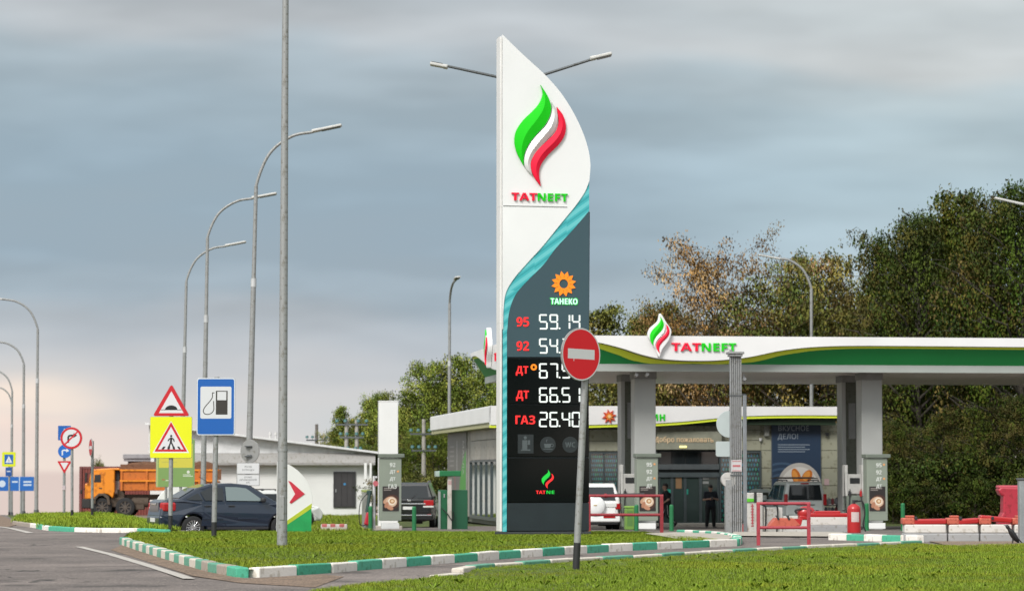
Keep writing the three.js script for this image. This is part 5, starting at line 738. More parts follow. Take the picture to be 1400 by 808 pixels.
{ // poles on the far island
  const base = gx(97.5, 91), d = 91, s = F / d, t = thing('no_turn_sign', 'round no right turn sign with a red bar on a grey post', 'road sign', base), c = at(97, 599, d).sub(base); signPole(t, at(97.5, 590, d).sub(base), 0.45, 0.045);
  signPlate(t, 'sign_disc', circle(15 / s, 40), c.x, c.y, 0.08, (x, w, h) => { x.fillStyle = RED; x.fillRect(0, 0, w, h); x.fillStyle = '#e0dfe2'; x.beginPath(); x.arc(w / 2, h / 2, w * 0.4, 0, 7); x.fill(); x.strokeStyle = INK; x.lineWidth = w * 0.085; x.beginPath(); x.moveTo(w * 0.36, h * 0.72); x.lineTo(w * 0.36, h * 0.48); x.quadraticCurveTo(w * 0.37, h * 0.38, w * 0.5, h * 0.38); x.lineTo(w * 0.6, h * 0.38); x.stroke(); x.fillStyle = INK; x.beginPath(); x.moveTo(w * 0.6, h * 0.27); x.lineTo(w * 0.78, h * 0.38); x.lineTo(w * 0.6, h * 0.49); x.fill(); x.strokeStyle = RED; x.lineWidth = w * 0.075; x.beginPath(); x.moveTo(w * 0.2, h * 0.8); x.lineTo(w * 0.8, h * 0.2); x.stroke(); });
}
{
  const d = 104, base = gx(86.5, d), s = F / d, t = thing('sign_post', 'post carrying a blue crossing sign, a blue arrow disc and a yield triangle', 'road sign', base), P = (a, b) => at(a, b, d).sub(base); signPole(t, P(87, 585), 0.3, 0.05);
  let c = P(87.5, 592); signPlate(t, 'crossing_plate', rrect(17.5 / s, 20 / s, 0.02), c.x, c.y, 0.08, (x, w, h) => { x.fillStyle = BLUE; x.fillRect(0, 0, w, h); x.fillStyle = '#e4e6e8'; x.beginPath(); x.moveTo(w / 2, h * 0.18); x.lineTo(w * 0.86, h * 0.86); x.lineTo(w * 0.14, h * 0.86); x.fill(); x.fillStyle = BLUE; walker(x, w / 500, w / 2, h * 0.68); });
  c = P(88, 617); signPlate(t, 'arrow_disc', circle(9.3 / s, 32), c.x, c.y, 0.08, (x, w, h) => { x.fillStyle = '#1268c4'; x.fillRect(0, 0, w, h); x.strokeStyle = '#e4e6e8'; x.lineWidth = w * 0.1; x.beginPath(); x.moveTo(w * 0.32, h * 0.8); x.lineTo(w * 0.32, h * 0.5); x.quadraticCurveTo(w * 0.35, h * 0.4, w * 0.5, h * 0.42); x.lineTo(w * 0.66, h * 0.44); x.stroke(); x.fillStyle = '#e4e6e8'; x.beginPath(); x.moveTo(w * 0.62, h * 0.3); x.lineTo(w * 0.84, h * 0.46); x.lineTo(w * 0.6, h * 0.58); x.fill(); });
  c = P(87.5, 637); signPlate(t, 'yield_triangle', tri(20 / s, -1), c.x, c.y, 0.085, triBase(false, null, 42), { asp: 0.87 });
  c = P(86.5, 667); add(t, 'sticker', box(0.12, 0.16, 0.11, c.x, c.y, 0, 0.01), M([0.5, 0.42, 0.44], 0.6));
}
{
  const d = 92, base = gx(125, d), s = F / d, t = thing('no_entry_sign', 'small no entry sign seen almost edge on, near the orange truck', 'road sign', base), c = at(123.5, 612, d).sub(base); signPole(t, at(125.5, 603, d).sub(base), 0.5, 0.045);
  signPlate(t, 'sign_disc', circle(12.3 / s, 36), c.x, c.y, 0.06, (x, w, h) => { x.fillStyle = '#d9d9da'; x.fillRect(0, 0, w, h); x.fillStyle = '#c0141f'; x.beginPath(); x.arc(w / 2, h / 2, w * 0.46, 0, 7); x.fill(); x.fillStyle = '#dcdbdc'; x.fillRect(w * 0.15, h * 0.41, w * 0.7, h * 0.18); }, { ry: -1.22 });
}
{
  const d = 165, base = gx(11.5, d), s = F / d, t = thing('crossing_sign', 'blue pedestrian crossing sign in a bright yellow frame by the highway', 'road sign', base), P = (a, b) => at(a, b, d).sub(base); signPole(t, P(11.5, 618), 0.3, 0.06);
  let c = P(11.3, 628); const yb = (x, w, h) => { x.fillStyle = '#dfe600'; x.fillRect(0, 0, w, h); x.fillStyle = BLUE; x.fillRect(w * 0.17, h * 0.17, w * 0.66, h * 0.66); x.fillStyle = '#dfe2e6'; x.beginPath(); x.moveTo(w / 2, h * 0.26); x.lineTo(w * 0.76, h * 0.74); x.lineTo(w * 0.24, h * 0.74); x.fill(); walker(x, w / 640, w / 2, h * 0.62); };
  signPlate(t, 'sign_board', rrect(18.5 / s, 20 / s, 0.06), c.x, c.y, 0.09, yb, { res: 256 }); c = P(11, 645); signPlate(t, 'small_plate', rrect(8.5 / s, 12 / s, 0.03), c.x, c.y, 0.09, (x, w, h) => { x.fillStyle = '#16509a'; x.fillRect(0, 0, w, h); x.fillStyle = '#d5dae0'; x.fillRect(w * 0.2, h * 0.4, w * 0.6, h * 0.12); }, { res: 128 });
}
{
  const d = 175, base = gx(16, d), s = F / d, t = thing('direction_board', 'wide blue direction board behind the far highway lamps', 'road sign', base), P = (a, b) => at(a, b, d).sub(base), c = P(6, 661.5); for (const px of [-16, 28]) { const q = P(px, 652); add(t, 'pole', rod(V(q.x, -0.1, 0), V(q.x, q.y, 0), 0.06, 0.06, 10), galv); }
  signPlate(t, 'sign_board', rrect(80 / s, 19.5 / s, 0.05), c.x, c.y, 0.09, (x, w, h) => { x.fillStyle = '#1a66b8'; x.fillRect(0, 0, w, h); x.fillStyle = '#c9d6e4'; x.beginPath(); x.arc(w * 0.45, h * 0.5, h * 0.24, 0, 7); x.fill(); x.fillRect(w * 0.82, h * 0.3, w * 0.14, h * 0.12); x.fillRect(w * 0.82, h * 0.52, w * 0.14, h * 0.12); x.fillRect(w * 0.62, h * 0.3, w * 0.1, h * 0.12); x.strokeStyle = '#c9d6e4'; x.lineWidth = h * 0.06; x.beginPath(); x.moveTo(w * 0.75, 0); x.lineTo(w * 0.75, h); x.moveTo(w * 0.57, 0); x.lineTo(w * 0.57, h); x.stroke(); }, { res: 512, asp: 0.25, k: 2 });
}
{ // round sign seen from behind and two white plates on the nearest curved lamp
  const d = 80.8, base = gx(338, d); base.y = gh(base.x, base.z); const s = F / d, t = thing('white_text_plate', 'two small white text plates strapped to a lamp post above the blue car', 'road sign', base), P = (a, b) => at(a, b, d).sub(base);
  for (const [y, n] of [[640.5, 2], [656.5, 3]]) { const c = P(339, y); signPlate(t, 'sign_plate', rrect(31.5 / s, 15.5 / s, 0.02), c.x, c.y, 0.09, (x, w, h) => { x.fillStyle = '#dedede'; x.fillRect(0, 0, w, h); x.strokeStyle = '#6a6a6a'; x.lineWidth = 5; x.strokeRect(4, 4, w - 8, h - 8); x.fillStyle = '#3a3a3a'; x.font = '40px sans-serif'; x.textAlign = 'center'; (n === 2 ? ['ВЪЕЗД', 'ЗАПРЕЩЁН'] : ['КРОМЕ', 'АВТОМОБИЛЕЙ', 'АЗС']).forEach((q, i) => x.fillText(q, w / 2, h * (n === 2 ? 0.42 : 0.32) + i * (n === 2 ? 56 : 45))); }, { asp: 0.5, k: 0.6 }); }
  const u = thing('round_sign', 'grey back of a round sign fixed to a lamp post above two white plates', 'road sign', base), c = P(341.5, 617); signPlate(u, 'sign_disc', circle(0.33, 36), c.x, c.y, 0.0, (x, w, h) => { x.fillStyle = '#c0141f'; x.fillRect(0, 0, w, h); }, { ry: Math.PI - 0.55 }); add(u, 'bracket', [box(0.2, 0.03, 0.14, c.x - 0.05, c.y + 0.14, 0.04), box(0.2, 0.03, 0.14, c.x - 0.05, c.y - 0.14, 0.04)], galvDark);
}
{ // billboard behind the warning sign
  const d = 84, base = gx(239, d), s = F / d, t = thing('billboard', 'green and yellow billboard behind the yellow pedestrian warning board', 'billboard', base), P = (a, b) => at(a, b, d).sub(base), c = P(239, 633);
  for (const px of [246, 226]) { const q = P(px, 664); add(t, 'leg', rod(V(q.x, -0.1, -0.05), V(q.x, q.y + 0.8, -0.05), 0.04, 0.04, 8), galv); }
  signPlate(t, 'sign_board', rrect(53 / s, 66 / s, 0.02), c.x, c.y, 0.0, (x, w, h) => { x.fillStyle = '#7f9f5c'; x.fillRect(0, 0, w, h); x.fillStyle = '#a9b878'; x.fillRect(0, 0, w * 0.05, h); x.fillStyle = '#d3c84a'; x.fillRect(w * 0.07, h * 0.1, w * 0.88, h * 0.5); x.fillStyle = '#c3bc50'; for (let i = 0; i < 4; i++) x.fillRect(w * 0.14, h * (0.2 + i * 0.09), w * (0.7 - i * 0.1), h * 0.025); x.fillStyle = '#d9dccf'; x.beginPath(); x.arc(w * 0.84, h * 0.69, w * 0.04, 0, 7); x.fill(); x.fillRect(w * 0.7, h * 0.74, w * 0.2, h * 0.014); x.fillRect(w * 0.7, h * 0.77, w * 0.26, h * 0.014); x.fillRect(w * 0.25, h * 0.86, w * 0.14, h * 0.016); x.fillStyle = '#b05a48'; x.fillRect(w * 0.15, h * 0.84, w * 0.08, h * 0.02); }, { asp: 1.2, k: 2 });
}
// leaf-shaped direction pillars of the station
function pillar(px, d, left, right, top, bottom, mirror, label) {
  const base = gx(px, d), t = thing('direction_pillar', label, 'sign', base, 0.2), f = facePx(t, 0), L = f(left, 700)[0], R = f(right, 700)[0], Y = (a) => f(px, a)[1], W = R - L, y0 = Math.min(0, Y(bottom)) - 0.05, y1 = Y(top), Hh = y1 - y0, q = (pts) => { const k = pts.map(([a, b]) => [mirror ? R - a * W : L + a * W, y0 + b * Hh]); return mirror ? k.reverse() : k; };
  const edge = smooth([[0, 1], [0.3, 0.96], [0.62, 0.86], [0.88, 0.7], [1, 0.52], [0.98, 0.38]], 24);
  add(t, 'body', ext(q([[0, 0], [0.97, 0], [0.97, 0.36], ...edge.slice().reverse()]), 0.2, -0.2, 0.008), whitePaint);
  add(t, 'green_panel', ext(q([[0.04, 0.0], [0.97, 0.0], [0.975, 0.37], [0.04, 0.08]]), 0.02, 0.0), M([0.02, 0.36, 0.10], 0.4)); add(t, 'lime_stripe', ext(q([[0.04, 0.08], [0.975, 0.372], [0.985, 0.44], [0.04, 0.135]]), 0.016, 0), M([0.5, 0.58, 0.04], 0.4));
  add(t, 'arrow', ext(q([[0.3, 0.74], [0.38, 0.73], [0.78, 0.565], [0.38, 0.435], [0.34, 0.455], [0.5, 0.565]]), 0.02, 0.0), M([0.6, 0.03, 0.06], 0.4));
}
pillar(405, 66, 379, 426.5, 631, 727, false, 'white leaf-shaped station pillar with a red arrow and green foot in the grass');
pillar(236, 96, 211.5, 262, 655, 728, true, 'white pillar with a red arrow seen over the boot of the blue car');
// power poles
const ins = M([0.04, 0.14, 0.14], 0.15, { coat: 0.6 }), polM = M([0.33, 0.32, 0.3], 0.9, { tex: 'grime' });
function powerPole(px, d, top, label, o = {}) {
  const base = gx(px, d), t = thing('power_pole', label, 'power pole', base, 0.1), s = F / d, h = at(px, top, d).y - base.y; const xs = o.twin ? [-0.35, 0.35] : [0];
  for (const x of xs) add(t, 'pole', rod(V(x, 0, 0), V(x * 0.9, h, 0), 0.16, 0.11, 8), o.m ?? polM);
  for (const [y, w] of o.arms) { add(t, 'cross_arm', box(w, 0.1, 0.1, 0, h - y, 0.14), galvDark); for (const u of [-0.46, -0.2, 0.2, 0.46]) add(t, 'insulator', [cyl(0.09, 0.13, 0.16, u * w, h - y + 0.24, 0.14, 10), cyl(0.02, 0.02, 0.16, u * w, h - y + 0.1, 0.14, 6)], ins); }
  return { t, h, base };
}
powerPole(579, 172, 573, 'concrete power pole with two insulator arms beside the wood', { arms: [[0.9, 1.7], [1.9, 1.5]] });
powerPole(480, 178, 574, 'twin concrete power pole with crowded insulators above the white roof', { twin: 1, arms: [[0.3, 2.0], [1.1, 1.5], [2.0, 1.2]] });
powerPole(432, 205, 580, 'distant thin power pole above the white building roof', { m: M([0.16, 0.14, 0.13], 0.9), arms: [[1.15, 1.5]] });
// ---------------------------------------------------------------- vehicles (x forward, y up, z to the right-hand side)
const carGlass = new THREE.MeshPhysicalMaterial({ color: new THREE.Color().setRGB(0.016, 0.02, 0.023), roughness: 0.05 });
const lampRed = M([0.36, 0.008, 0.011], 0.15, { tex: null, coat: 0.6 }), lampClear = M([0.62, 0.62, 0.6], 0.12, { tex: null, coat: 0.6 }), blackTrim = M([0.02, 0.02, 0.022], 0.5, { tex: null }), plateM = M([0.62, 0.62, 0.6], 0.45, { tex: null });
function bend(g, fn) { const p = g.attributes.position, v = V(); for (let i = 0; i < p.count; i++) { v.fromBufferAttribute(p, i); fn(v); p.setXYZ(i, v.x, v.y, v.z); } g.computeVertexNormals(); return g; }
function wheelGeo(r, w, spokes) {
  const tyre = new THREE.LatheGeometry([[r * 0.62, -w / 2], [r * 0.93, -w / 2], [r, -w * 0.34], [r, w * 0.34], [r * 0.93, w / 2], [r * 0.62, w / 2]].map((p) => new THREE.Vector2(p[0], p[1])), 32).rotateX(Math.PI / 2);
  const rim = [new THREE.TorusGeometry(r * 0.62, r * 0.05, 8, 32).translate(0, 0, w * 0.42), cyl(r * 0.14, r * 0.14, 0.04, 0, 0, w * 0.42, 16, Math.PI / 2)]; for (let i = 0; i < spokes; i++) rim.push(box(r * 0.5, r * (spokes > 8 ? 0.075 : 0.13), 0.035, r * 0.36, 0, w * 0.41, 0.006).applyMatrix4(new THREE.Matrix4().makeRotationZ(i / spokes * 6.283)));
  return { tyre: shared(solid(tyre)), rim: shared(solid(rim)), back: shared(solid(cyl(r * 0.6, r * 0.6, 0.02, 0, 0, w * 0.25, 24, Math.PI / 2))) };
}
function addWheel(t, wg, x, y, z, side, rimMat = steelRim) { const w = new THREE.Group(); w.name = 'wheel'; t.add(w); w.position.set(x, y, z); if (side < 0) w.rotation.y = Math.PI; add(w, 'tyre', wg.tyre, rubber); add(w, 'rim', wg.rim, rimMat); add(w, 'hub', wg.back, blackTrim); }
// an extruded side view whose width follows wide(x, y)
function sideBody(pts, half, wide, bevel = 0.05) { const g = ext(pts, 2 * half - 2 * bevel, -half + bevel, bevel); return bend(flat(g), (v) => { v.z *= wide(v.x, v.y); }); }
function lowerPts(top, xw, rArch, yb, x0, x1) {                  // top: outline from rear to front; arches over the wheels
  const o = [...top]; o.push([x1, yb + 0.12], [x1 - 0.1, yb]);
  for (const xc of [...xw].sort((a, b) => b - a)) { for (let i = 0; i <= 12; i++) { const a = Math.asin(clamp((yb - rArch[1]) / rArch[0], -1, 1)), t = lerp(a, Math.PI - a, i / 12); o.push([xc + rArch[0] * Math.cos(t), rArch[1] + rArch[0] * Math.sin(t)]); } }
  o.push([x0 + 0.12, yb], [x0, yb + 0.14]); return o.reverse();
}
const sheetOn = (pts, side, zf, depth = 0.012) => { const g = flat(ext(pts, depth, 0, 0)); return bend(g, (v) => { v.z = side * (zf(v.x, v.y) + v.z - 0.004); }); };
function flip(g) { const p = g.attributes.position, t = V(), u = V(); for (let i = 0; i < p.count; i += 3) { t.fromBufferAttribute(p, i + 1); u.fromBufferAttribute(p, i + 2); p.setXYZ(i + 1, u.x, u.y, u.z); p.setXYZ(i + 2, t.x, t.y, t.z); } g.computeVertexNormals(); return g; }
const panelOn = (pts, side, zf, depth) => (side > 0 ? sheetOn(pts, 1, zf, depth) : flip(sheetOn(pts, -1, zf, depth)));

{ // dark blue saloon
  const pos = gx(312, 78); pos.y -= 0.09; const t = thing('blue_saloon_car', 'dark blue saloon car parked behind the grass island, seen from its rear corner', 'car', pos, 0.36), W = 0.84, paint = M([0.004, 0.012, 0.029], 0.3, { tex: null, coat: 0.7, coatRough: 0.04 });
  const xr = -1.2, xf = 1.28, top = [[-2.05, 0.5], [-2.1, 0.62], [-2.04, 0.98], [-1.92, 1.04], [-1.45, 1.055], [-0.9, 0.98], [0.9, 0.95], [1.15, 0.965], [1.85, 0.83], [2.08, 0.68], [2.13, 0.5], [2.12, 0.36]];
  const taper = (x, y) => (1 - 0.16 * Math.pow(clamp((Math.abs(x) - 1.25) / 0.95, 0, 1), 1.6)) * (1 - 0.07 * sstep(0.65, 1.05, y) - 0.05 * sstep(0.45, 0.2, y));
  const zL = (x, y) => W * taper(x, y);
  add(t, 'body', sideBody(lowerPts(top, [xr, xf], [0.36, 0.3], 0.24, -2.09, 2.13), W, taper, 0.06), paint);
  const cab = [[-1.62, 1.03], [-1.05, 1.36], [-0.72, 1.455], [-0.1, 1.485], [0.35, 1.44], [1.18, 0.95], [1.0, 0.9], [-1.5, 0.92]];
  const tum = (x, y) => (0.945 - 0.19 * sstep(0.9, 1.5, y)) * (1 - 0.06 * sstep(0.4, 1.3, Math.abs(x)));
  add(t, 'roof', sideBody(cab.slice().reverse(), W, tum, 0.05), paint);
  const zC = (x, y) => W * tum(x, y);
  for (const s of [1, -1]) {
    add(t, 'window', panelOn([[-0.36, 1.02], [-0.36, 1.36], [-0.7, 1.365], [-0.98, 1.24], [-0.86, 1.02]].reverse(), s, zC), carGlass); add(t, 'window', panelOn([[0.78, 1.0], [0.3, 1.345], [0.02, 1.38], [-0.28, 1.385], [-0.28, 1.015]], s, zC), new THREE.MeshPhysicalMaterial({ color: new THREE.Color().setRGB(0.16, 0.2, 0.2), roughness: 0.06 }));
    add(t, 'quarter_window', panelOn([[-0.93, 1.03], [-1.04, 1.22], [-1.36, 1.06], [-1.34, 1.03]].reverse(), s, zC), carGlass);
    for (const [a, b] of [[[[-0.99, 0.34], [-0.33, 0.34], [-0.33, 0.99], [-0.98, 1.0], [-0.92, 0.72]], -0.8], [[[-0.29, 0.34], [0.88, 0.34], [0.9, 0.97], [-0.29, 0.99]], -0.14]]) { const d = add(t, 'door', panelOn(a, s, zL, 0.012), paint); add(d, 'handle', box(0.17, 0.035, 0.04, b, 0.87, s * (zL(b, 0.87) + 0.02), 0.012), blackTrim); add(d, 'moulding', box(0.55, 0.045, 0.016, (a[0][0] + a[1][0]) / 2, 0.53, s * (zL(b, 0.53) + 0.006), 0.006), paint); }
    add(t, 'mirror', box(0.13, 0.13, 0.2, 0.72, 1.03, s * 0.9, 0.05), blackTrim);
    add(t, 'sill', box(1.7, 0.08, 0.05, 0.05, 0.27, s * 0.79, 0.02), blackTrim);
    add(t, 'taillight', bend(flat(box(0.36, 0.24, 0.17, -1.9, 0.85, s * 0.69, 0.05)), (v) => { if (Math.abs(v.z) > 0.68) v.x += 0.06; }), lampRed); add(t, 'taillight', box(0.1, 0.09, 0.1, -2.02, 0.8, s * 0.62, 0.02), lampClear);
    add(t, 'headlight', box(0.4, 0.15, 0.3, 1.86, 0.72, s * 0.58, 0.05), lampClear);
  }
  add(t, 'rear_window', bend(flat(box(0.02, 0.5, 1.14, 0, 0, 0)), (v) => { v.z *= v.y > 0 ? 0.88 : 1.06; const q = v.clone().applyAxisAngle(V(0, 0, 1), -1.05); v.copy(q).add(V(-1.33, 1.21, 0)); }), carGlass);
  add(t, 'windscreen', bend(flat(box(0.02, 0.8, 1.18, 0, 0, 0)), (v) => { v.z *= v.y > 0 ? 0.88 : 1.08; const q = v.clone().applyAxisAngle(V(0, 0, 1), 1.02); v.copy(q).add(V(0.77, 1.21, 0)); }), carGlass);
  add(t, 'boot_lid', box(0.05, 0.3, 1.05, -2.06, 0.83, 0, 0.02), paint); add(t, 'rear_bumper', box(0.2, 0.34, 1.5, -2.02, 0.46, 0, 0.08), paint); add(t, 'number_plate', box(0.015, 0.11, 0.5, -2.125, 0.5, 0), plateM); add(t, 'reversing_trim', box(0.02, 0.05, 0.5, -2.095, 0.92, 0, 0.008), chrome);
  add(t, 'antenna', rod(V(-0.5, 1.46, 0), V(-0.85, 1.66, 0), 0.006), blackTrim);
  const wg = wheelGeo(0.305, 0.19, 14); for (const x of [xr, xf]) for (const s of [1, -1]) addWheel(t, wg, x, 0.3, s * 0.73, s, chrome);
  add(t, 'underbody', box(3.6, 0.2, 1.3, 0, 0.36, 0), blackTrim);
}
// a tall five-door car seen from behind
function offroader(o) {
  const t = thing(o.name, o.label, 'car', o.pos, o.ry), { L, W, H, paint } = o, h = W / 2, belt = o.belt, r = o.r, xr = -L / 2 + o.over, xf = xr + o.base, yb = r * 0.85;
  const taper = (x, y) => (1 - 0.12 * Math.pow(clamp((Math.abs(x) - L * 0.36) / (L * 0.14), 0, 1), 1.6)) * (1 - 0.05 * sstep(belt - 0.25, belt + 0.05, y) - 0.06 * sstep(yb + 0.25, yb, y));
  const x0 = -L / 2, x1 = L / 2; add(t, 'body', sideBody(lowerPts([[x0, yb + 0.2], [x0 - 0.01, belt - 0.12], [x0 + 0.05, belt], [x1 - L * 0.28, belt], [x1 - 0.2, belt - 0.12], [x1, belt - 0.35], [x1, yb + 0.2]], [xr, xf], [r * 1.17, r], yb, x0, x1), h, taper, 0.06), paint);
  const tumb = (x, y) => 0.95 - (o.tumble ?? 0.14) * sstep(belt, H, y), zC = (x, y) => h * tumb(x, y), zL = (x, y) => h * taper(x, y), lean = o.lean ?? 0.16, fr = o.front ?? 0.75;
  const c0 = x0 + 0.04, cT = c0 + lean * (H - belt), f0 = x1 - L * 0.27, fT = f0 - fr;
  add(t, 'roof', sideBody([[c0, belt - 0.06], [c0 + 0.02, belt + 0.1], [cT, H - 0.07], [cT + 0.14, H], [fT - 0.25, H], [fT, H - 0.05], [f0, belt], [f0 - 0.1, belt - 0.06]].reverse(), h, tumb, 0.06), paint);
  const y0 = belt + 0.05, y1 = H - 0.13, seam = [c0 + 0.3, lerp(c0, f0, 0.36), lerp(c0, f0, 0.68), f0 - 0.14];
  for (const s of [1, -1]) {
    for (let i = 0; i < 3; i++) { const a = seam[i] + 0.04, b = seam[i + 1] - 0.04, bt = i === 2 ? fT - 0.06 : b; add(t, 'window', panelOn([[a, y0], [b, y0], [bt, y1], [i ? a : a + lean * 0.5, y1]], s, zC), carGlass); if (i) { const d = add(t, 'door', panelOn([[a - 0.02, yb + 0.16], [b + 0.02, yb + 0.16], [b + 0.02, belt - 0.03], [a - 0.02, belt - 0.03]], s, zL, 0.012), paint); add(d, 'handle', box(0.17, 0.035, 0.04, a + 0.15, belt - 0.12, s * (h + 0.0), 0.01), blackTrim); } }
    add(t, 'mirror', box(0.12, 0.2, 0.2, f0 - 0.2, belt + 0.1, s * (h + 0.08), 0.05), o.trim ?? paint);
    const tl = o.tail; add(t, 'taillight', box(0.1, tl.h, tl.w, x0 + 0.01, tl.y, s * (h - tl.w / 2 - 0.02 - (tl.in ?? 0)), 0.03), lampRed); if (tl.clear) add(t, 'taillight', box(0.1, 0.07, tl.w * 1.05, x0 + 0.005, tl.y - tl.h / 2 - 0.04, s * (h - tl.w / 2 - 0.03), 0.02), lampClear);
    add(t, 'reflector', box(0.04, 0.1, 0.16, x0 - 0.05, yb + 0.22, s * (h - 0.2), 0.01), lampRed); add(t, 'roof_rail', [rod(V(cT + 0.3, H + 0.05, s * h * 0.72), V(fT - 0.3, H + 0.05, s * h * 0.72), 0.02), ...[cT + 0.3, (cT + fT) / 2, fT - 0.3].map((x) => box(0.06, 0.08, 0.03, x, H + 0.02, s * h * 0.72))], o.rail ?? blackTrim);
  }
  const tilt = Math.atan(lean), wy = (y0 + y1) / 2; add(t, 'rear_window', bend(flat(box(0.02, y1 - y0 + 0.02, W * 0.74, 0, 0, 0, 0)), (v) => { v.z *= v.y > 0 ? 0.93 : 1.05; const q = v.clone().applyAxisAngle(V(0, 0, 1), -tilt); v.copy(q).add(V(c0 + 0.004 + lean * (wy - belt) - 0.018, wy, 0)); }), carGlass);
  add(t, 'wiper', rod(V(c0 - 0.04, y0 + 0.0, 0.08), V(c0 - 0.02 + lean * 0.2, y0 + 0.16, 0.3), 0.012, 0.006), blackTrim);
  add(t, 'tailgate', box(0.03, belt - yb - 0.34, W * 0.78, x0 - 0.012, (belt + yb + 0.3) / 2, 0, 0.012), paint);
  add(t, 'rear_bumper', box(0.22, 0.24, W * 0.96, x0 - 0.02, yb + 0.14, 0, 0.06), o.bumper ?? paint); if (o.chromeBar) { add(t, 'chrome_bar', box(0.05, 0.05, W * 0.66, x0 - 0.04, o.chromeBar, 0, 0.015), chrome); add(t, 'bumper_strip', box(0.04, 0.04, W * 0.9, x0 - 0.13, yb + 0.22, 0, 0.012), chrome); add(t, 'badge', box(0.02, 0.07, 0.13, x0 - 0.035, o.chromeBar + 0.13, 0, 0.02), chrome); }
  add(t, 'number_plate', box(0.015, 0.115, 0.5, x0 - 0.045, o.plateY, o.plateZ ?? 0), plateM); if (o.plateText) add(t, 'number_plate_print', move(fitText('С 318 НК', 0.4, 0.07, 0.004), x0 - 0.055, o.plateY, o.plateZ ?? 0, 0, -Math.PI / 2), blackTrim);
  const wg = wheelGeo(r, 0.22, 6); for (const x of [xr, xf]) for (const s of [1, -1]) addWheel(t, wg, x, r, s * (h - 0.13), s);
  add(t, 'underbody', [box(L * 0.86, 0.22, W * 0.62, 0, yb + 0.08, 0), rod(V(xr, r, -h + 0.2), V(xr, r, h - 0.2), 0.06), cyl(0.12, 0.12, 0.4, x0 + 0.4, yb, 0.3, 12, Math.PI / 2)], blackTrim);
  return { t, x0, h };
}
offroader({ name: 'black_off_roader', label: 'black off-roader seen from behind beside the green air station', pos: gx(564, 115), ry: Math.PI / 2 - 0.02, L: 4.95, W: 1.97, H: 1.82, belt: 1.15, r: 0.37, over: 1.1, base: 2.85, lean: 0.34, tumble: 0.2, paint: M([0.008, 0.009, 0.01], 0.2, { tex: null, coat: 1 }), tail: { y: 1.02, h: 0.22, w: 0.4, clear: true }, chromeBar: 0.98, plateY: 0.82, rail: M([0.25, 0.25, 0.26], 0.4, { metal: 0.5, tex: null }) });
{
  const p = M([0.78, 0.78, 0.77], 0.3, { tex: null, coat: 0.8 }), c = offroader({ name: 'white_off_roader', label: 'white off-roader with a covered spare wheel on its tailgate, beside the pylon', pos: gx(808.5, 102), ry: Math.PI / 2 + 0.06, L: 4.0, W: 1.77, H: 1.66, belt: 1.02, r: 0.34, over: 0.8, base: 2.45, lean: 0.28, tumble: 0.17, paint: p, tail: { y: 0.86, h: 0.2, w: 0.2 }, plateY: 0.9, plateZ: 0.46 });
  const s = add(c.t, 'spare_wheel', move(new THREE.LatheGeometry([[0, 0.2], [0.18, 0.19], [0.33, 0.15], [0.355, 0.1], [0.355, 0], [0, 0]].map((q) => new THREE.Vector2(q[0], q[1])), 32), c.x0 - 0.03, 0.88, -0.05, 0, 0, Math.PI / 2), p); add(s, 'badge', box(0.02, 0.03, 0.12, c.x0 - 0.235, 0.9, -0.05, 0.01), M([0.4, 0.25, 0.05], 0.4, { tex: null }));
  add(c.t, 'fog_light', box(0.04, 0.09, 0.42, c.x0 - 0.13, 0.5, 0.45, 0.01), lampRed); add(c.t, 'lower_bumper', box(0.16, 0.16, 1.6, c.x0 + 0.02, 0.3, 0, 0.04), blackTrim);
}
{
  const p = M([0.58, 0.62, 0.6], 0.35, { tex: null, coat: 0.7 }), c = offroader({ name: 'silver_minivan', label: 'silver minivan with a roof rack parked before the food poster', pos: gx(1084, 107), ry: Math.PI / 2 + 0.14, L: 4.1, W: 1.64, H: 1.78, belt: 1.06, r: 0.3, over: 0.75, base: 2.5, lean: 0.1, tumble: 0.15, paint: p, tail: { y: 1.12, h: 0.42, w: 0.13 }, plateY: 0.72 });
  add(c.t, 'roof_rack', [...[-1.3, -0.3, 0.7].map((x) => box(0.08, 0.04, 1.3, x, 1.9, 0)), box(2.3, 0.03, 0.06, -0.3, 1.93, 0.45), box(2.3, 0.03, 0.06, -0.3, 1.93, -0.45), box(2.3, 0.03, 0.06, -0.3, 1.93, 0)], M([0.1, 0.08, 0.07], 0.6, { tex: null })); add(c.t, 'handle_strip', box(0.03, 0.05, 0.7, c.x0 - 0.04, 0.93, 0, 0.01), M([0.16, 0.17, 0.17], 0.4, { tex: null })); add(c.t, 'brake_light', box(0.03, 0.05, 0.3, c.x0 + 0.09, 1.71, 0, 0.01), lampRed);
}
offroader({ name: 'white_hatchback_car', label: 'white car just showing past the bonnet of the dark blue saloon', pos: gx(372, 118), ry: 0.5, L: 3.9, W: 1.7, H: 1.5, belt: 0.95, r: 0.3, over: 0.7, base: 2.45, lean: 0.45, tumble: 0.18, paint: M([0.75, 0.75, 0.74], 0.3, { tex: null, coat: 0.8 }), tail: { y: 0.85, h: 0.2, w: 0.2 }, plateY: 0.6 });
offroader({ name: 'silver_estate_car', label: 'silver car half hidden beyond the minivan, its dark side windows showing', pos: gx(1050, 113), ry: Math.PI / 2 + 0.35, L: 4.3, W: 1.7, H: 1.55, belt: 0.95, r: 0.31, over: 0.8, base: 2.6, lean: 0.4, tumble: 0.18, paint: M([0.36, 0.39, 0.38], 0.35, { tex: null, coat: 0.7 }), tail: { y: 0.85, h: 0.2, w: 0.2 }, plateY: 0.7 });

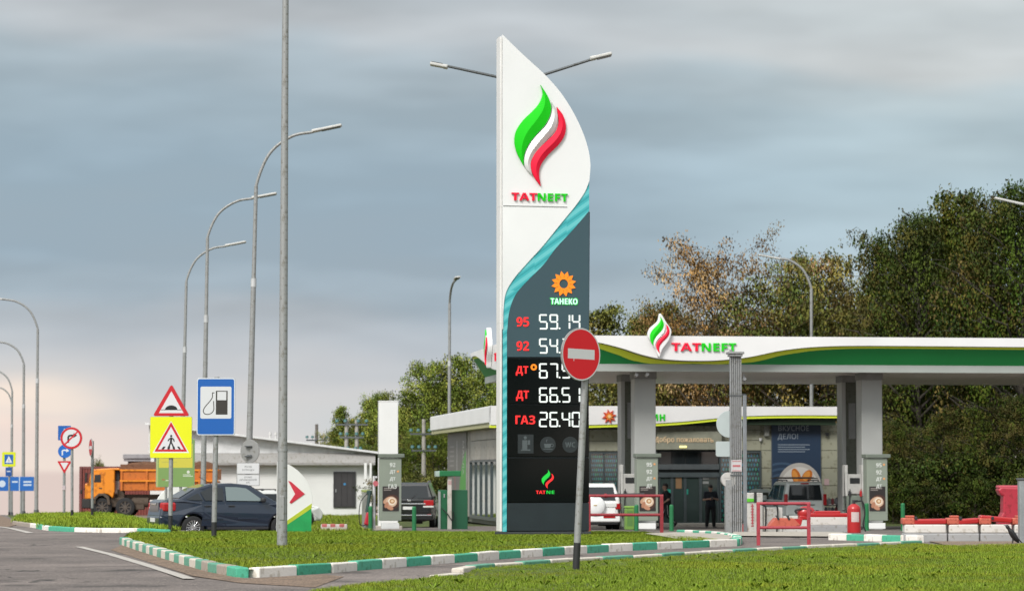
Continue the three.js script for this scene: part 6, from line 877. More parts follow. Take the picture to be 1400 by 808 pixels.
{ // orange tipper lorry, facing left
  const d = 160, b = gx(115, d), s = F / d, t = thing('orange_tipper_truck', 'orange tipper truck with a dirty dark chassis and a loaded trailer', 'truck', b, 0.02), f = facePx(t, 0), X = (px) => f(px, 670)[0], Y = (py) => f(200, py)[1], yg = Y(706.5); t.position.y += yg; const y = (py) => Y(py) ;
  const or = M([0.72, 0.24, 0.008], 0.42, { tex: 'grime', rep: 0.25 }), or2 = M([0.52, 0.14, 0.012], 0.55, { tex: 'grime', rep: 0.5 }), mud = M([0.085, 0.065, 0.05], 0.9, { tex: 'grime', rep: 0.8 }), dark = M([0.03, 0.028, 0.026], 0.8);
  const f2 = facePx(t, 0), XX = (px) => f2(px, 670)[0], YY = (py) => f2(200, py)[1], P = (a) => a.map(([p, q]) => [XX(p), YY(q)]);
  add(t, 'cab', ext(P([[114.5, 682], [114.8, 662], [119.5, 660], [123, 645.5], [127, 641.5], [152, 640], [162, 640], [162.5, 643], [155.5, 643], [155.5, 672], [153, 681], [147, 676], [139, 674.5], [131, 677], [128, 682]]).reverse(), 2.2, -2.3, 0.05), or);
  const w = add(t, 'cab_door', ext(P([[122.5, 679], [122.5, 661], [126, 647.5], [140.5, 647], [141, 674.5], [134, 675.5], [129, 679]]).reverse(), 0.03, -0.06, 0.008), or); add(w, 'window', ext(P([[127.5, 659.5], [128.5, 649], [136.5, 648.8], [137, 659.5]]).reverse(), 0.02, -0.028, 0.004), carGlass); add(w, 'handle', box(0.16, 0.05, 0.05, XX(136.5), YY(667.5), -0.01, 0.01), blackTrim); add(w, 'quarter_window', ext(P([[122.5, 659], [126.2, 649], [126.6, 659.5]]).reverse(), 0.02, -0.028, 0.003), carGlass);
  add(t, 'windscreen', bend(flat(box(0.03, 0.75, 2.0, 0, 0, 0)), (v) => { const q = v.clone().applyAxisAngle(V(0, 0, 1), -0.2); v.copy(q).add(V(XX(120.8), YY(652.5), -1.2)); }), carGlass);
  add(t, 'bumper', box(0.5, 0.55, 2.3, XX(117), YY(688.5), -1.2, 0.08), dark); add(t, 'mirror', [box(0.1, 0.55, 0.16, XX(117), YY(653), 0.12, 0.03), box(0.1, 0.22, 0.2, XX(110.5), YY(672.5), 0.1, 0.04), rod(V(XX(121), YY(647), -0.06), V(XX(117), YY(650), 0.12), 0.015), rod(V(XX(115), YY(668), -0.06), V(XX(110.5), YY(671), 0.1), 0.015)], dark);
  add(t, 'mudguard', ext(P([[127, 688], [128, 680], [134, 674.5], [142, 674.5], [148, 679], [150, 690], [146.5, 690], [145, 682], [140, 677.5], [134, 678], [130, 683], [129.5, 689]]).reverse(), 0.5, -0.5, 0.01), mud);
  add(t, 'air_intake', box(0.28, 0.6, 0.4, XX(158.5), YY(650), -0.5, 0.05), dark);
  const body = (x0, x1, name, load) => { const a = XX(x0), e = XX(x1), yt = YY(641.5), yb = YY(671), m = YY(657.5); add(t, name, [box(e - a, yt - m - 0.04, 2.3, (a + e) / 2, (yt + m) / 2 + 0.02, -1.25, 0.03), box(e - a - 0.1, m - yb, 2.2, (a + e) / 2, (m + yb) / 2, -1.25, 0.03)], or2); add(t, 'side_rail', [box(e - a + 0.04, 0.1, 0.08, (a + e) / 2, m, -0.06, 0.01), box(e - a + 0.04, 0.1, 0.08, (a + e) / 2, yt - 0.06, -0.06, 0.01)], or); const n = Math.max(2, Math.round((e - a) / 1.6)); for (let i = 0; i <= n; i++) add(t, 'side_post', box(0.12, yt - yb, 0.07, lerp(a + 0.08, e - 0.08, i / n), (yt + yb) / 2, -0.06, 0.01), or2); add(t, 'top_board', box(e - a, 0.3, 0.08, (a + e) / 2, yt + 0.12, -0.14, 0.01), M([0.17, 0.08, 0.045], 0.9, { tex: 'grime' }));
    if (load) add(t, 'grain_load', bend(flat(move(new THREE.SphereGeometry(1, 20, 10, 0, 6.283, 0, 1.57), (a + e) / 2, yt + 0.1, -1.25, 0, 0, 0, [(e - a) / 2.1, 0.34, 1.05])), (v) => { v.y += (fbm(v.x * 2, v.z * 2, 3) - 0.5) * 0.16; }), M([0.3, 0.15, 0.08], 0.95, { tex: 'gravel' })); };
  body(163, 236, 'tipper_body', true); body(246, 297, 'trailer_body', true);
  add(t, 'chassis', [box(XX(238) - XX(122), 0.3, 1.0, (XX(238) + XX(122)) / 2, YY(680), -1.25), box(XX(300) - XX(244), 0.3, 1.0, (XX(300) + XX(244)) / 2, YY(681), -1.25), box(1.6, 0.6, 0.5, XX(176), YY(690), -0.6, 0.06), box(1.1, 0.55, 0.5, XX(156), YY(687), -0.6, 0.06), cyl(0.28, 0.28, 0.9, XX(190), YY(687), -0.6, 14, 0, 0, Math.PI / 2), box(0.4, 0.7, 0.3, XX(163), YY(678), -0.7, 0.04)], mud);
  const wg = wheelGeo(0.54, 0.34, 8), hub = M([0.1, 0.08, 0.065], 0.8); for (const px of [138.5, 170, 222, 262, 286]) for (const z of [-0.3, -2.2]) addWheel(t, wg, XX(px), 0.52 - 0.0 + (YY(706.5)), z, z > -1 ? 1 : -1, hub);
}
// ---------------------------------------------------------------- things on the forecourt
const sage = M([0.235, 0.265, 0.215], 0.5, { tex: 'soft', rep: 0.4 }), sageDark = M([0.16, 0.185, 0.15], 0.55), paleText = M([0.6, 0.62, 0.58], 0.6, { tex: null }), bollardGreen = M([0.012, 0.17, 0.055], 0.45), barRed = M([0.26, 0.02, 0.03], 0.5, { tex: 'grime', rep: 1.5 }), safetyRed = M([0.42, 0.011, 0.013], 0.35, { tex: 'soft', rep: 0.6, coat: 0.3 });
const onFoot = (px, py, d) => at(px, py, d);                    // a foot point higher than the terrain: on an island or slab
// sage price totems with a coffee poster
const coffee = print(256, 400, (x, w, h) => { x.fillStyle = '#2b2422'; x.fillRect(0, 0, w, h); x.fillStyle = '#8a827c'; x.fillRect(16, 20, 190, 16); x.fillRect(16, 48, 120, 16); const c = (cx, cy, rx, ry, col, a = 0) => { x.fillStyle = col; x.beginPath(); x.ellipse(cx, cy, rx, ry, a, 0, 7); x.fill(); }; c(150, 250, 120, 120, '#4a2b20'); c(90, 225, 92, 52, '#c79a7d', -0.5); c(140, 250, 88, 84, '#d8b89c'); c(146, 242, 62, 58, '#efe3d2'); c(150, 240, 44, 40, '#b98552'); c(152, 238, 24, 20, '#ead2b0'); c(110, 345, 64, 34, '#c08a6c', 0.5); c(60, 300, 30, 54, '#b57e62', 0.4); }, { mul: 0.8 });
const marks = { '9': 1 };
function totem(px, d, label, rows) {
  const base = gx(px, d); base.y += 0.1; const t = thing('price_totem', label, 'totem', base, YAW, 'sage price totems'), W = 0.72, Hh = 2.48;
  add(t, 'foot', box(W * 0.82, 0.2, 0.4, 0, 0.06, -0.28, 0.02), whitePaint); add(t, 'cabinet', [box(W, Hh - 0.36, 0.5, 0, 0.24 + (Hh - 0.36) / 2, -0.28, 0.015), box(W * 0.96, 0.012, 0.512, 0, 0.52, -0.28)], sage); add(t, 'cap', box(W + 0.14, 0.13, 0.62, 0.03, Hh - 0.05, -0.27, 0.02), sageDark);
  rows.forEach(([s, dot], i) => { add(t, 'grade_label', move(fitText(s, s.length > 2 ? 0.28 : 0.19, 0.14, 0.012), 0.06, Hh - 0.36 - i * 0.24, -0.03), paleText); if (dot) add(t, 'grade_mark', cyl(0.035, 0.035, 0.01, 0.24, Hh - 0.34 - i * 0.24, -0.025, 12, Math.PI / 2), M([0.7, 0.3, 0.1], 0.5, { tex: null })); });
  const p = add(t, 'poster_frame', box(0.56, 0.84, 0.012, 0, 0.98, -0.027, 0.004), M([0.04, 0.036, 0.034], 0.6)); add(p, 'poster', face(0.54, 0.82, 0, 0.98, -0.0185), coffee, { keepUV: true });
}
totem(534, 96.5, 'sage price totem with a coffee poster below the tall white column', [['92', 0], ['ДТ', 1], ['ДТ', 0], ['ГАЗ', 0]]);
totem(886, 96, 'sage price totem with a coffee poster in front of the column beside the entrance', [['95', 1], ['92', 0], ['ДТ', 1], ['ДТ', 0]]);
totem(1201, 97, 'sage price totem with a coffee poster beside the red extinguisher', [['95', 1], ['92', 0], ['ДТ', 1], ['ДТ', 0]]);
{ const base = gx(531, 99), t = thing('white_column', 'tall plain white column rising behind a sage price totem', 'column', base, YAW), h = at(530, 549, 99).y - base.y; add(t, 'shaft', box(0.66, h, 0.5, -0.02, h / 2, -0.1, 0.02), whitePaint); add(t, 'base', box(0.9, 0.16, 0.8, 0, 0.08, -0.1, 0.02), concreteMat); add(t, 'cap', box(0.68, 0.03, 0.52, -0.02, h + 0.01, -0.1), whitePaint); }
// bollards
{
  const BGR = 'green bollards guarding the pump islands', make = (px, py, d, label) => { const t = thing('bollard', label, 'bollard', gx(px, d), 0, BGR); const h = at(px, py, d).y - t.position.y; add(t, 'post', [cyl(0.07, 0.07, h - 0.04, 0, h / 2 - 0.02, 0, 18), cyl(0.045, 0.07, 0.04, 0, h - 0.02, 0, 18)], bollardGreen); add(t, 'foot_plate', cyl(0.13, 0.13, 0.03, 0, 0.015, 0, 18), bollardGreen); };
  make(506, 692, 94, 'green bollard before the tall white column'); make(566, 692.5, 93, 'green bollard in front of the black off-roader'); make(870.5, 690, 93.5, 'green bollard beside the coffee poster nearest the entrance'); make(918.5, 690, 92, 'green bollard in front of the walking person'); make(1186, 688, 95, 'green bollard between the extinguisher and a price totem'); make(1235.5, 688, 94, 'green bollard standing alone before the dark shrubs');
}
// fuel pumps between the paired columns
function pump(px, d, label, extra) {
  const base = gx(px, d); base.y += 0.12; const t = thing('fuel_pump', label, 'fuel pump', base, YAW, 'fuel pumps between the paired columns');
  add(t, 'cabinet', [box(0.62, 1.1, 0.5, 0, 0.55, 0, 0.02)], sageDark); add(t, 'upper_cabinet', box(0.5, 0.7, 0.4, 0, 1.5, 0, 0.03), M([0.45, 0.44, 0.41], 0.5)); add(t, 'display', box(0.36, 0.2, 0.02, 0, 1.62, 0.205, 0.01), glassDark);
  for (const s of [-1, 1]) { add(t, 'side_column', box(0.1, 1.1, 0.42, s * 0.3, 1.62, 0, 0.02), M([0.5, 0.49, 0.46], 0.5)); const n = add(t, 'nozzle', [box(0.07, 0.2, 0.12, s * 0.2, 1.16, 0.24, 0.02), rod(V(s * 0.2, 1.2, 0.26), V(s * 0.2, 1.32, 0.3), 0.02)], s > 0 ? safetyRed : blackTrim); add(n, 'hose', tube([[s * 0.2, 1.08, 0.26], [s * 0.26, 0.6, 0.36], [s * 0.3, 0.3, 0.34], [s * 0.36, 0.75, 0.25], [s * 0.34, 1.9, 0.12]], 0.018, 6), rubber); }
}
pump(861, 100, 'fuel pump with a red nozzle squeezed between the columns near the entrance'); pump(1168, 101, 'fuel pump in shade between the columns beside the extinguisher');
{ const t = thing('waste_bin', 'lime green waste bin behind the dark red railing', 'bin', gx(860.5, 96), YAW); add(t, 'body', box(0.3, 0.72, 0.3, 0, 0.4, 0, 0.03), M([0.16, 0.3, 0.05], 0.5)); add(t, 'lid', box(0.33, 0.07, 0.33, 0, 0.8, 0, 0.03), M([0.22, 0.4, 0.06], 0.5)); add(t, 'front_panel', box(0.18, 0.5, 0.01, 0, 0.42, 0.153), M([0.1, 0.22, 0.05], 0.5)); }
{ // gas dispenser with hoses
  const base = gx(503, 95); base.y += 0.08; const t = thing('gas_dispenser', 'gas filling post with a hanging hose and a red holster', 'fuel pump', base, YAW); add(t, 'cabinet', box(0.22, 1.2, 0.35, -0.08, 0.6, -0.1, 0.02), M([0.3, 0.3, 0.27], 0.6)); add(t, 'cabinet_top', box(0.26, 0.08, 0.4, -0.08, 1.25, -0.1, 0.01), M([0.3, 0.35, 0.1], 0.6)); add(t, 'side_pipe', [rod(V(0.2, 0, -0.1), V(0.2, 1.75, -0.1), 0.05), rod(V(0.2, 1.7, -0.1), V(0.3, 1.7, -0.1), 0.04)], M([0.6, 0.6, 0.6], 0.4)); add(t, 'gauge', [cyl(0.09, 0.09, 0.06, 0.24, 1.5, 0.05, 18, Math.PI / 2)], M([0.5, 0.12, 0.14], 0.5)); add(t, 'nozzle', [box(0.16, 0.14, 0.12, 0.02, 1.2, 0.14, 0.03), rod(V(0.04, 1.2, 0.16), V(-0.06, 0.55, 0.2), 0.05, 0.06)], M([0.02, 0.05, 0.045], 0.5)); add(t, 'holster', [box(0.2, 0.45, 0.16, -0.02, 0.34, 0.18, 0.06, 0, 0, -0.2)], M([0.5, 0.01, 0.03], 0.35, { coat: 0.5 })); add(t, 'hose', tube([[-0.06, 1.16, 0.16], [-0.26, 0.9, 0.2], [-0.32, 0.4, 0.22], [-0.26, 0.12, 0.24], [-0.1, 0.14, 0.22], [-0.05, 0.4, 0.2]], 0.016, 6), rubber);
}
{ // air and water station
  const d = 103, base = gx(622, d), t = thing('air_station', 'dark green air and water cabinets under a small green roof bar', 'service station', base, YAW - 0.02), f = facePx(t, 0), X = (p) => f(p, 690)[0], Y = (p) => f(620, p)[1], g = M([0.012, 0.1, 0.045], 0.45, { tex: 'soft' });
  add(t, 'cabinet', box(X(614) - X(601), Y(670) + 0.1, 0.6, (X(601) + X(614)) / 2, (Y(670) - 0.1) / 2, -0.4, 0.02), M([0.014, 0.15, 0.06], 0.45)); add(t, 'cabinet', box(X(640) - X(617), Y(670) + 0.1, 0.6, (X(617) + X(640)) / 2, (Y(670) - 0.1) / 2, -0.45, 0.02), g); add(t, 'post', box(0.15, Y(650) + 0.1, 0.15, X(614.3), (Y(650) - 0.1) / 2, 0.05, 0.02), M([0.6, 0.58, 0.55], 0.5, { tex: 'grime' })); add(t, 'warning_sticker', box(0.12, 0.14, 0.01, X(614.3), Y(660), 0.13), M([0.6, 0.4, 0.38], 0.6));
  add(t, 'roof_bar', box(X(629) - X(600), 0.2, 0.7, (X(600) + X(629)) / 2, Y(647.5), -0.1, 0.02), bollardGreen); add(t, 'lamp_box', box(0.16, 0.2, 0.6, X(598), Y(648), -0.1, 0.02), M([0.4, 0.5, 0.45], 0.4)); add(t, 'handle', box(0.05, 0.14, 0.04, X(607.5), Y(678), -0.08, 0.01), steelRim); add(t, 'hose', tube([[X(604), Y(695), 0.0], [X(612), Y(704), 0.16], [X(618), Y(712), 0.1], [X(620), Y(700), 0.0]], 0.02, 6), rubber); for (const x of [X(601.5)]) add(t, 'side_trim', box(0.04, Y(672), 0.5, x, Y(672) / 2, -0.3), M([0.4, 0.42, 0.4], 0.5));
}
// red railings
function railing(x0, x1, d, topPy, midPy, label, r, mat) {
  const a = gx(x0, d), b = gx(x1, d), t = thing('red_railing', label, 'railing', a), y = (py) => at(x0, py, d).y - a.y, q = b.clone().sub(a);
  for (const k of [0, 1]) add(t, 'post', box(r * 2, y(topPy) + 0.05, r * 2, q.x * k, y(topPy) / 2 - 0.025, q.z * k, 0.006), mat); for (const py of [topPy, midPy]) add(t, 'rail', rod(V(-r, y(py), 0), q.clone().setY(q.y).add(V(r, y(py), 0)), r * 0.9, r * 0.9, 10), mat);
}
railing(1037.5, 1106.5, 52.5, 688.5, 721.5, 'bright red railing in front of the silver minivan', 0.032, M([0.36, 0.04, 0.06], 0.5, { tex: 'grime', rep: 1.5 }));
railing(805.5, 905, 76, 678, 704, 'dark red railing beside the pylon with a black boom lying on it', 0.045, barRed);
{ const a = at(828, 679, 76.3), b = at(881, 677, 76.3), t = thing('barrier_boom', 'black boom resting along the top of the dark red railing', 'boom', a); add(t, 'bar', rod(V(0, 0.02, 0), b.clone().sub(a).add(V(0, 0.02, 0)), 0.05, 0.04, 10), blackTrim); add(t, 'end_cap', cyl(0.06, 0.06, 0.06, 0, 0.02, 0, 12, 0, 0, Math.PI / 2), barRed); }
{ // ribbed steel column with sign backs
  const d = 74, base = gx(1007.5, d), t = thing('steel_column', 'tall ribbed grey steel column with a flat cap and sign backs beside it', 'column', base, 0.08), f = facePx(t, 0), X = (p) => f(p, 640)[0], Y = (p) => f(1008, p)[1], st = M([0.33, 0.345, 0.36], 0.45, { metal: 0.35, tex: 'grime', rep: 1.2 }), w = X(1015.5) - X(1000);
  add(t, 'core', box(w * 0.86, Y(487), 0.24, 0, Y(487) / 2, -0.14), M([0.24, 0.25, 0.265], 0.5, { metal: 0.3 })); for (let i = 0; i < 6; i++) add(t, 'rib', box(0.032, Y(487.5), 0.05, -w / 2 + 0.016 + i * (w - 0.032) / 5, Y(487.5) / 2, -0.005, 0.008), st);
  add(t, 'cap', [box(w * 1.15, 0.05, 0.4, 0, Y(486), -0.1, 0.01), box(w * 1.4, 0.06, 0.46, 0, Y(482.5), -0.1, 0.01), cyl(0.04, 0.04, 0.1, -w * 0.4, Y(480.5), -0.05, 8)], st); add(t, 'band', [box(w + 0.02, 0.03, 0.06, 0, Y(541), 0), box(w + 0.02, 0.03, 0.06, 0, Y(650), 0)], galvDark);
  const p = add(t, 'notice_plate', box(X(1014.5) - X(1000), Y(629) - Y(645), 0.015, X(1007.2), Y(637), 0.035, 0.004), M([0.6, 0.58, 0.58], 0.5)); add(p, 'notice_stripe', [box(0.22, 0.015, 0.004, X(1007.2), Y(630.6), 0.045), box(0.22, 0.015, 0.004, X(1007.2), Y(643.6), 0.045), box(0.2, 0.05, 0.004, X(1007.2), Y(637), 0.045)], M([0.5, 0.14, 0.15], 0.6));
  add(t, 'low_cabinet', [box(X(1000) - X(992.5), Y(656), 0.24, X(996.2), Y(656) / 2, -0.1, 0.01)], st); add(t, 'rounded_hood', [cyl(0.19, 0.19, 0.2, X(997), Y(656), -0.1, 20, Math.PI / 2), box(0.14, 0.05, 0.22, X(994), Y(652), -0.1)], M([0.5, 0.5, 0.5], 0.5, { tex: 'grime' }));
  const q = thing('thin_pole', 'thin pale square pole close beside the ribbed steel column', 'pole', gx(1019.5, d + 1), 0.08), hq = at(1019.5, 540, d + 1).y - q.position.y; add(q, 'post', box(0.09, hq, 0.09, 0, hq / 2, 0, 0.008), M([0.42, 0.44, 0.46], 0.4, { metal: 0.3 })); add(q, 'top_bracket', box(0.24, 0.04, 0.09, -0.08, hq + 0.01, 0), galvDark); add(q, 'foot_plate', box(0.2, 0.02, 0.2, 0, 0.01, 0), galvDark);
  const u = thing('blank_sign', 'pale round and square sign backs on a post beside the ribbed steel column', 'road sign', gx(998, d + 1.5), 0.2), g = facePx(u, 0), c1 = g(991.5, 580), c2 = g(991, 614), back = M([0.5, 0.56, 0.55], 0.45, { tex: 'soft' }); const hu = g(998, 560)[1]; add(u, 'post', rod(V(0.05, 0, -0.05), V(0.05, hu, -0.05), 0.04), galv); add(u, 'sign_disc', ext(circle(0.355, 36), 0.02, 0, 0.004).translate(c1[0] + 0.12, c1[1], 0), back); add(u, 'sign_plate', ext(rrect(0.56, 0.4, 0.05), 0.02, 0, 0.004).translate(c2[0] + 0.04, c2[1], 0), back);
}
{ // white service cabinets by the railing
  const d = 76, base = gx(1046, d), t = thing('service_cabinet', 'white service cabinets with a green lamp and black hoses behind the red railing', 'cabinet', base, 0.06), f = facePx(t, 0), X = (p) => f(p, 690)[0], Y = (p) => f(1040, p)[1], wc = M([0.6, 0.6, 0.59], 0.5, { tex: 'grime', rep: 0.7 });
  add(t, 'body', box(X(1044) - X(1022), Y(674), 0.5, (X(1022) + X(1044)) / 2, Y(674) / 2, -0.3, 0.02), wc); add(t, 'body', box(X(1071) - X(1045), Y(694), 0.5, (X(1045) + X(1071)) / 2, Y(694) / 2, -0.3, 0.02), wc); add(t, 'body', box(X(1112) - X(1071.5), Y(706), 0.5, (X(1071.5) + X(1112)) / 2, Y(706) / 2, -0.3, 0.02), wc); add(t, 'green_stripe', box(X(1031) - X(1018), 0.09, 0.04, X(1025), Y(684), -0.03, 0.01), M([0.12, 0.6, 0.03], 0.4)); add(t, 'dark_slot', box(0.07, 0.26, 0.02, X(1033.5), Y(680.5), -0.04), blackTrim);
  add(t, 'red_lettering', [box(0.03, 0.55, 0.008, X(1029.5), Y(703), -0.045), ...Array.from({ length: 8 }, (_, i) => box(0.07, 0.03, 0.008, X(1029.5), Y(692) - i * 0.075, -0.044))], M([0.5, 0.08, 0.1], 0.6)); for (const [a, b] of [[1042, 1046], [1058, 1062]]) add(t, 'hose', tube([[X(a), Y(690), 0.0], [X(b), Y(692), 0.08], [X(b + 1), Y(712), 0.06], [X(b), Y(728), 0.04]], 0.024, 6), rubber); add(t, 'small_extinguisher', [cyl(0.06, 0.06, 0.22, X(1018.5), 0.16, 0, 14), cyl(0.02, 0.02, 0.08, X(1018.5), 0.3, 0, 8)], safetyRed);
}
{ // display rack with bottles by the shop wall
  const t = thing('display_rack', 'small dark rack of bottles and canisters against the shop wall', 'rack', gx(1134, 112), YAW), r = RNG(5); add(t, 'frame', [...[-0.36, 0.36].map((x) => box(0.05, 1.1, 0.4, x, 0.65, 0)), ...[0.2, 0.55, 0.9].map((y) => box(0.76, 0.04, 0.42, 0, y, 0))], blackTrim); for (let j = 0; j < 3; j++) for (let i = 0; i < 5; i++) add(t, 'canister', [box(0.11, 0.22, 0.1, -0.27 + i * 0.135, 0.34 + j * 0.35, 0.08, 0.02), cyl(0.025, 0.025, 0.04, -0.27 + i * 0.135, 0.47 + j * 0.35, 0.08, 8)], [M([0.3, 0.03, 0.04], 0.4), M([0.3, 0.3, 0.32], 0.4), M([0.06, 0.07, 0.1], 0.4)][Math.floor(r() * 3)]);
}
// plastic road barriers
const barWhite = M([0.62, 0.61, 0.6], 0.55, { tex: 'grime', rep: 0.8 }), barGrey = M([0.33, 0.34, 0.36], 0.7, { tex: 'grime', rep: 0.6 }), lidOrange = M([0.5, 0.11, 0.07], 0.5, { tex: 'grime', rep: 1 });
{
  const d = 71, base = gx(1108, d), t = thing('road_barrier', 'white road barrier with a bright red top next to the extinguisher', 'barrier', base, 0.03), f = facePx(t, 0), X = (p) => f(p, 715)[0], y = 0.02, w = X(1166) - X(1106);
  add(t, 'lower_half', box(w, 0.2, 0.4, w / 2, 0.1, -0.25, 0.02), barGrey); add(t, 'upper_half', box(w - 0.02, 0.2, 0.36, w / 2, 0.3, -0.25, 0.02), barWhite); add(t, 'red_top', [box(w - 0.1, 0.1, 0.34, w / 2 - 0.03, 0.45, -0.25, 0.03), box(w * 0.6, 0.07, 0.3, w * 0.42, 0.52, -0.25, 0.03)], safetyRed); for (const k of [0.2, 0.8]) add(t, 'plug', cyl(0.04, 0.04, 0.03, w * k, 0.56, -0.25, 12), blackTrim);
  const u = thing('orange_cover', 'faded orange plastic cover with black clips lying behind the red railing', 'cover', at(1052, 724, 70), 0.05), q = F / 70; add(u, 'shell', ext([[0, 0.08], [0.05, 0.16], [0.16, 0.28], [0.62, 0.27], [0.78, 0.1], [0.5, 0.02]].reverse(), 0.4, -0.42, 0.02), lidOrange); add(u, 'red_end', ext([[0.62, 0.26], [0.84, 0.26], [0.8, 0.1], [0.72, 0.06]].reverse(), 0.36, -0.4, 0.01), safetyRed); for (const x of [0.22, 0.48]) add(u, 'clip', [box(0.05, 0.1, 0.05, x, 0.28, 0.0, 0.01, 0, 0, 0.5), box(0.08, 0.03, 0.05, x - 0.02, 0.33, 0.0, 0.01)], blackTrim);
  const m = thing('red_canister', 'red rounded canister with a black handle behind the bright red railing', 'canister', at(1103, 712, 73), 0.1); add(m, 'body', [move(new THREE.SphereGeometry(0.22, 20, 12), 0, 0.2, 0, 0, 0, 0, [1.1, 0.8, 0.8]), box(0.4, 0.12, 0.3, 0, 0.08, 0, 0.04)], safetyRed); add(m, 'handle', tube([[-0.26, 0.18, 0.1], [-0.3, 0.26, 0.1], [-0.1, 0.3, 0.12], [0.1, 0.26, 0.14]], 0.03, 6), blackTrim);
}
{ // the wheeled extinguisher
  const base = gx(1168.5, 70), s = F / 70, t = thing('fire_extinguisher', 'large red fire extinguisher cylinder standing beside a white barrier', 'fire extinguisher', base); add(t, 'cylinder', new THREE.LatheGeometry([[0, 0], [0.155, 0.0], [0.168, 0.03], [0.168, 0.58], [0.15, 0.65], [0.09, 0.7], [0.05, 0.72], [0, 0.73]].map((p) => new THREE.Vector2(...p)), 32), safetyRed); add(t, 'label_panel', move(new THREE.CylinderGeometry(0.1695, 0.1695, 0.24, 20, 1, true, -0.5, 1.2), 0, 0.4, 0), M([0.62, 0.5, 0.48], 0.5)); add(t, 'valve', [cyl(0.04, 0.04, 0.08, 0, 0.76, 0, 14), box(0.14, 0.03, 0.04, 0.03, 0.8, 0, 0.01)], blackTrim); add(t, 'hose', tube([[0.04, 0.77, 0], [0.2, 0.78, 0.02], [0.26, 0.5, 0.04], [0.22, 0.2, 0.06], [0.28, 0.05, 0.05]], 0.018, 6), rubber);
}
{ // row of low red-topped barriers
  const d = 55; const LBL = ['first low barrier of the row, red top tilted down beside the lone green bollard', 'second low barrier of the row, its red top lying flat', 'third low barrier of the row, the raised middle one', 'fourth low barrier of the row, half behind the small black bird'], GP = 'low red-topped barriers behind the gravel strip';
  [[1237, 1298, 716, 715], [1298, 1342, 716, 712.5], [1342, 1388, 713, 717], [1388, 1440, 716, 715]].forEach(([a, b, ya, yb], i) => {
    const p = gx(a, d), t = thing('low_barrier', LBL[i], 'barrier', p, 0, GP), w = gx(b, d).x - p.x - 0.02; p.y = 0; add(t, 'lower_half', box(w, 0.2, 0.36, w / 2, 0.08, -0.2, 0.03), barGrey); add(t, 'upper_half', box(w - 0.03, 0.17, 0.32, w / 2, 0.265, -0.2, 0.03), barWhite); const sl = Math.atan2((ya - yb) * d / F, w); add(t, 'red_top', [box(w, 0.11, 0.3, w / 2, 0.4 + (i === 2 ? 0.05 : 0), -0.2, 0.035, 0, 0, sl)], safetyRed); add(t, 'orange_joint', [box(0.24, 0.13, 0.32, 0.1, 0.41, -0.2, 0.03), box(0.16, 0.04, 0.2, 0.14, 0.5, -0.2, 0.01)], lidOrange); add(t, 'clip', box(0.05, 0.06, 0.34, 0.24, 0.47, -0.2, 0.01), blackTrim);
  });
  const p = gx(1366, 68), t = thing('red_barrier', 'tall moulded red plastic barrier near the picture edge', 'barrier', p, -0.05), s = F / 68; const prof = [[-0.05, 0], [1.1, 0], [1.1, 1.08], [0.04, 1.1], [-0.02, 1.03], [0.03, 0.92], [0.1, 0.88], [0.09, 0.5], [0.0, 0.35]]; add(t, 'body', ext(prof.slice().reverse().map(([x, y]) => [x + 0.02, y]), 0.5, -0.5, 0.04), M([0.38, 0.018, 0.04], 0.45, { tex: 'grime', rep: 0.9 })); add(t, 'ledge', box(0.9, 0.07, 0.04, 0.62, 0.52, 0.01, 0.015), M([0.42, 0.02, 0.045], 0.5)); add(t, 'top_rim', box(1.1, 0.08, 0.56, 0.56, 1.1, -0.25, 0.03), M([0.5, 0.06, 0.09], 0.5));
  const g = thing('grey_post', 'smooth grey post at the picture edge before the tall red barrier', 'post', gx(1400, 54)); add(g, 'post', box(0.2, 1.22, 0.2, 0.02, 0.6, 0, 0.02), M([0.33, 0.35, 0.36], 0.45, { metal: 0.4 })); add(g, 'cap', box(0.24, 0.04, 0.24, 0.02, 1.22, 0, 0.01), galvDark);
}
{ // a painted concrete slab in the grass
  const d = 88, base = gx(438, d), t = thing('painted_slab', 'low red and white painted concrete slab in the grass near the gas post', 'slab', base, 0.05), w = 36 * d / F; base.y; add(t, 'slab', box(w, 0.26, 0.5, w / 2, 0.12, -0.25, 0.03), M([0.5, 0.46, 0.44], 0.8, { tex: 'grime' })); for (const k of [0.14, 0.46, 0.8]) add(t, 'red_band', box(w * 0.2, 0.1, 0.512, w * k, 0.21, -0.25, 0.02), M([0.45, 0.12, 0.12], 0.7, { tex: 'grime' }));
}
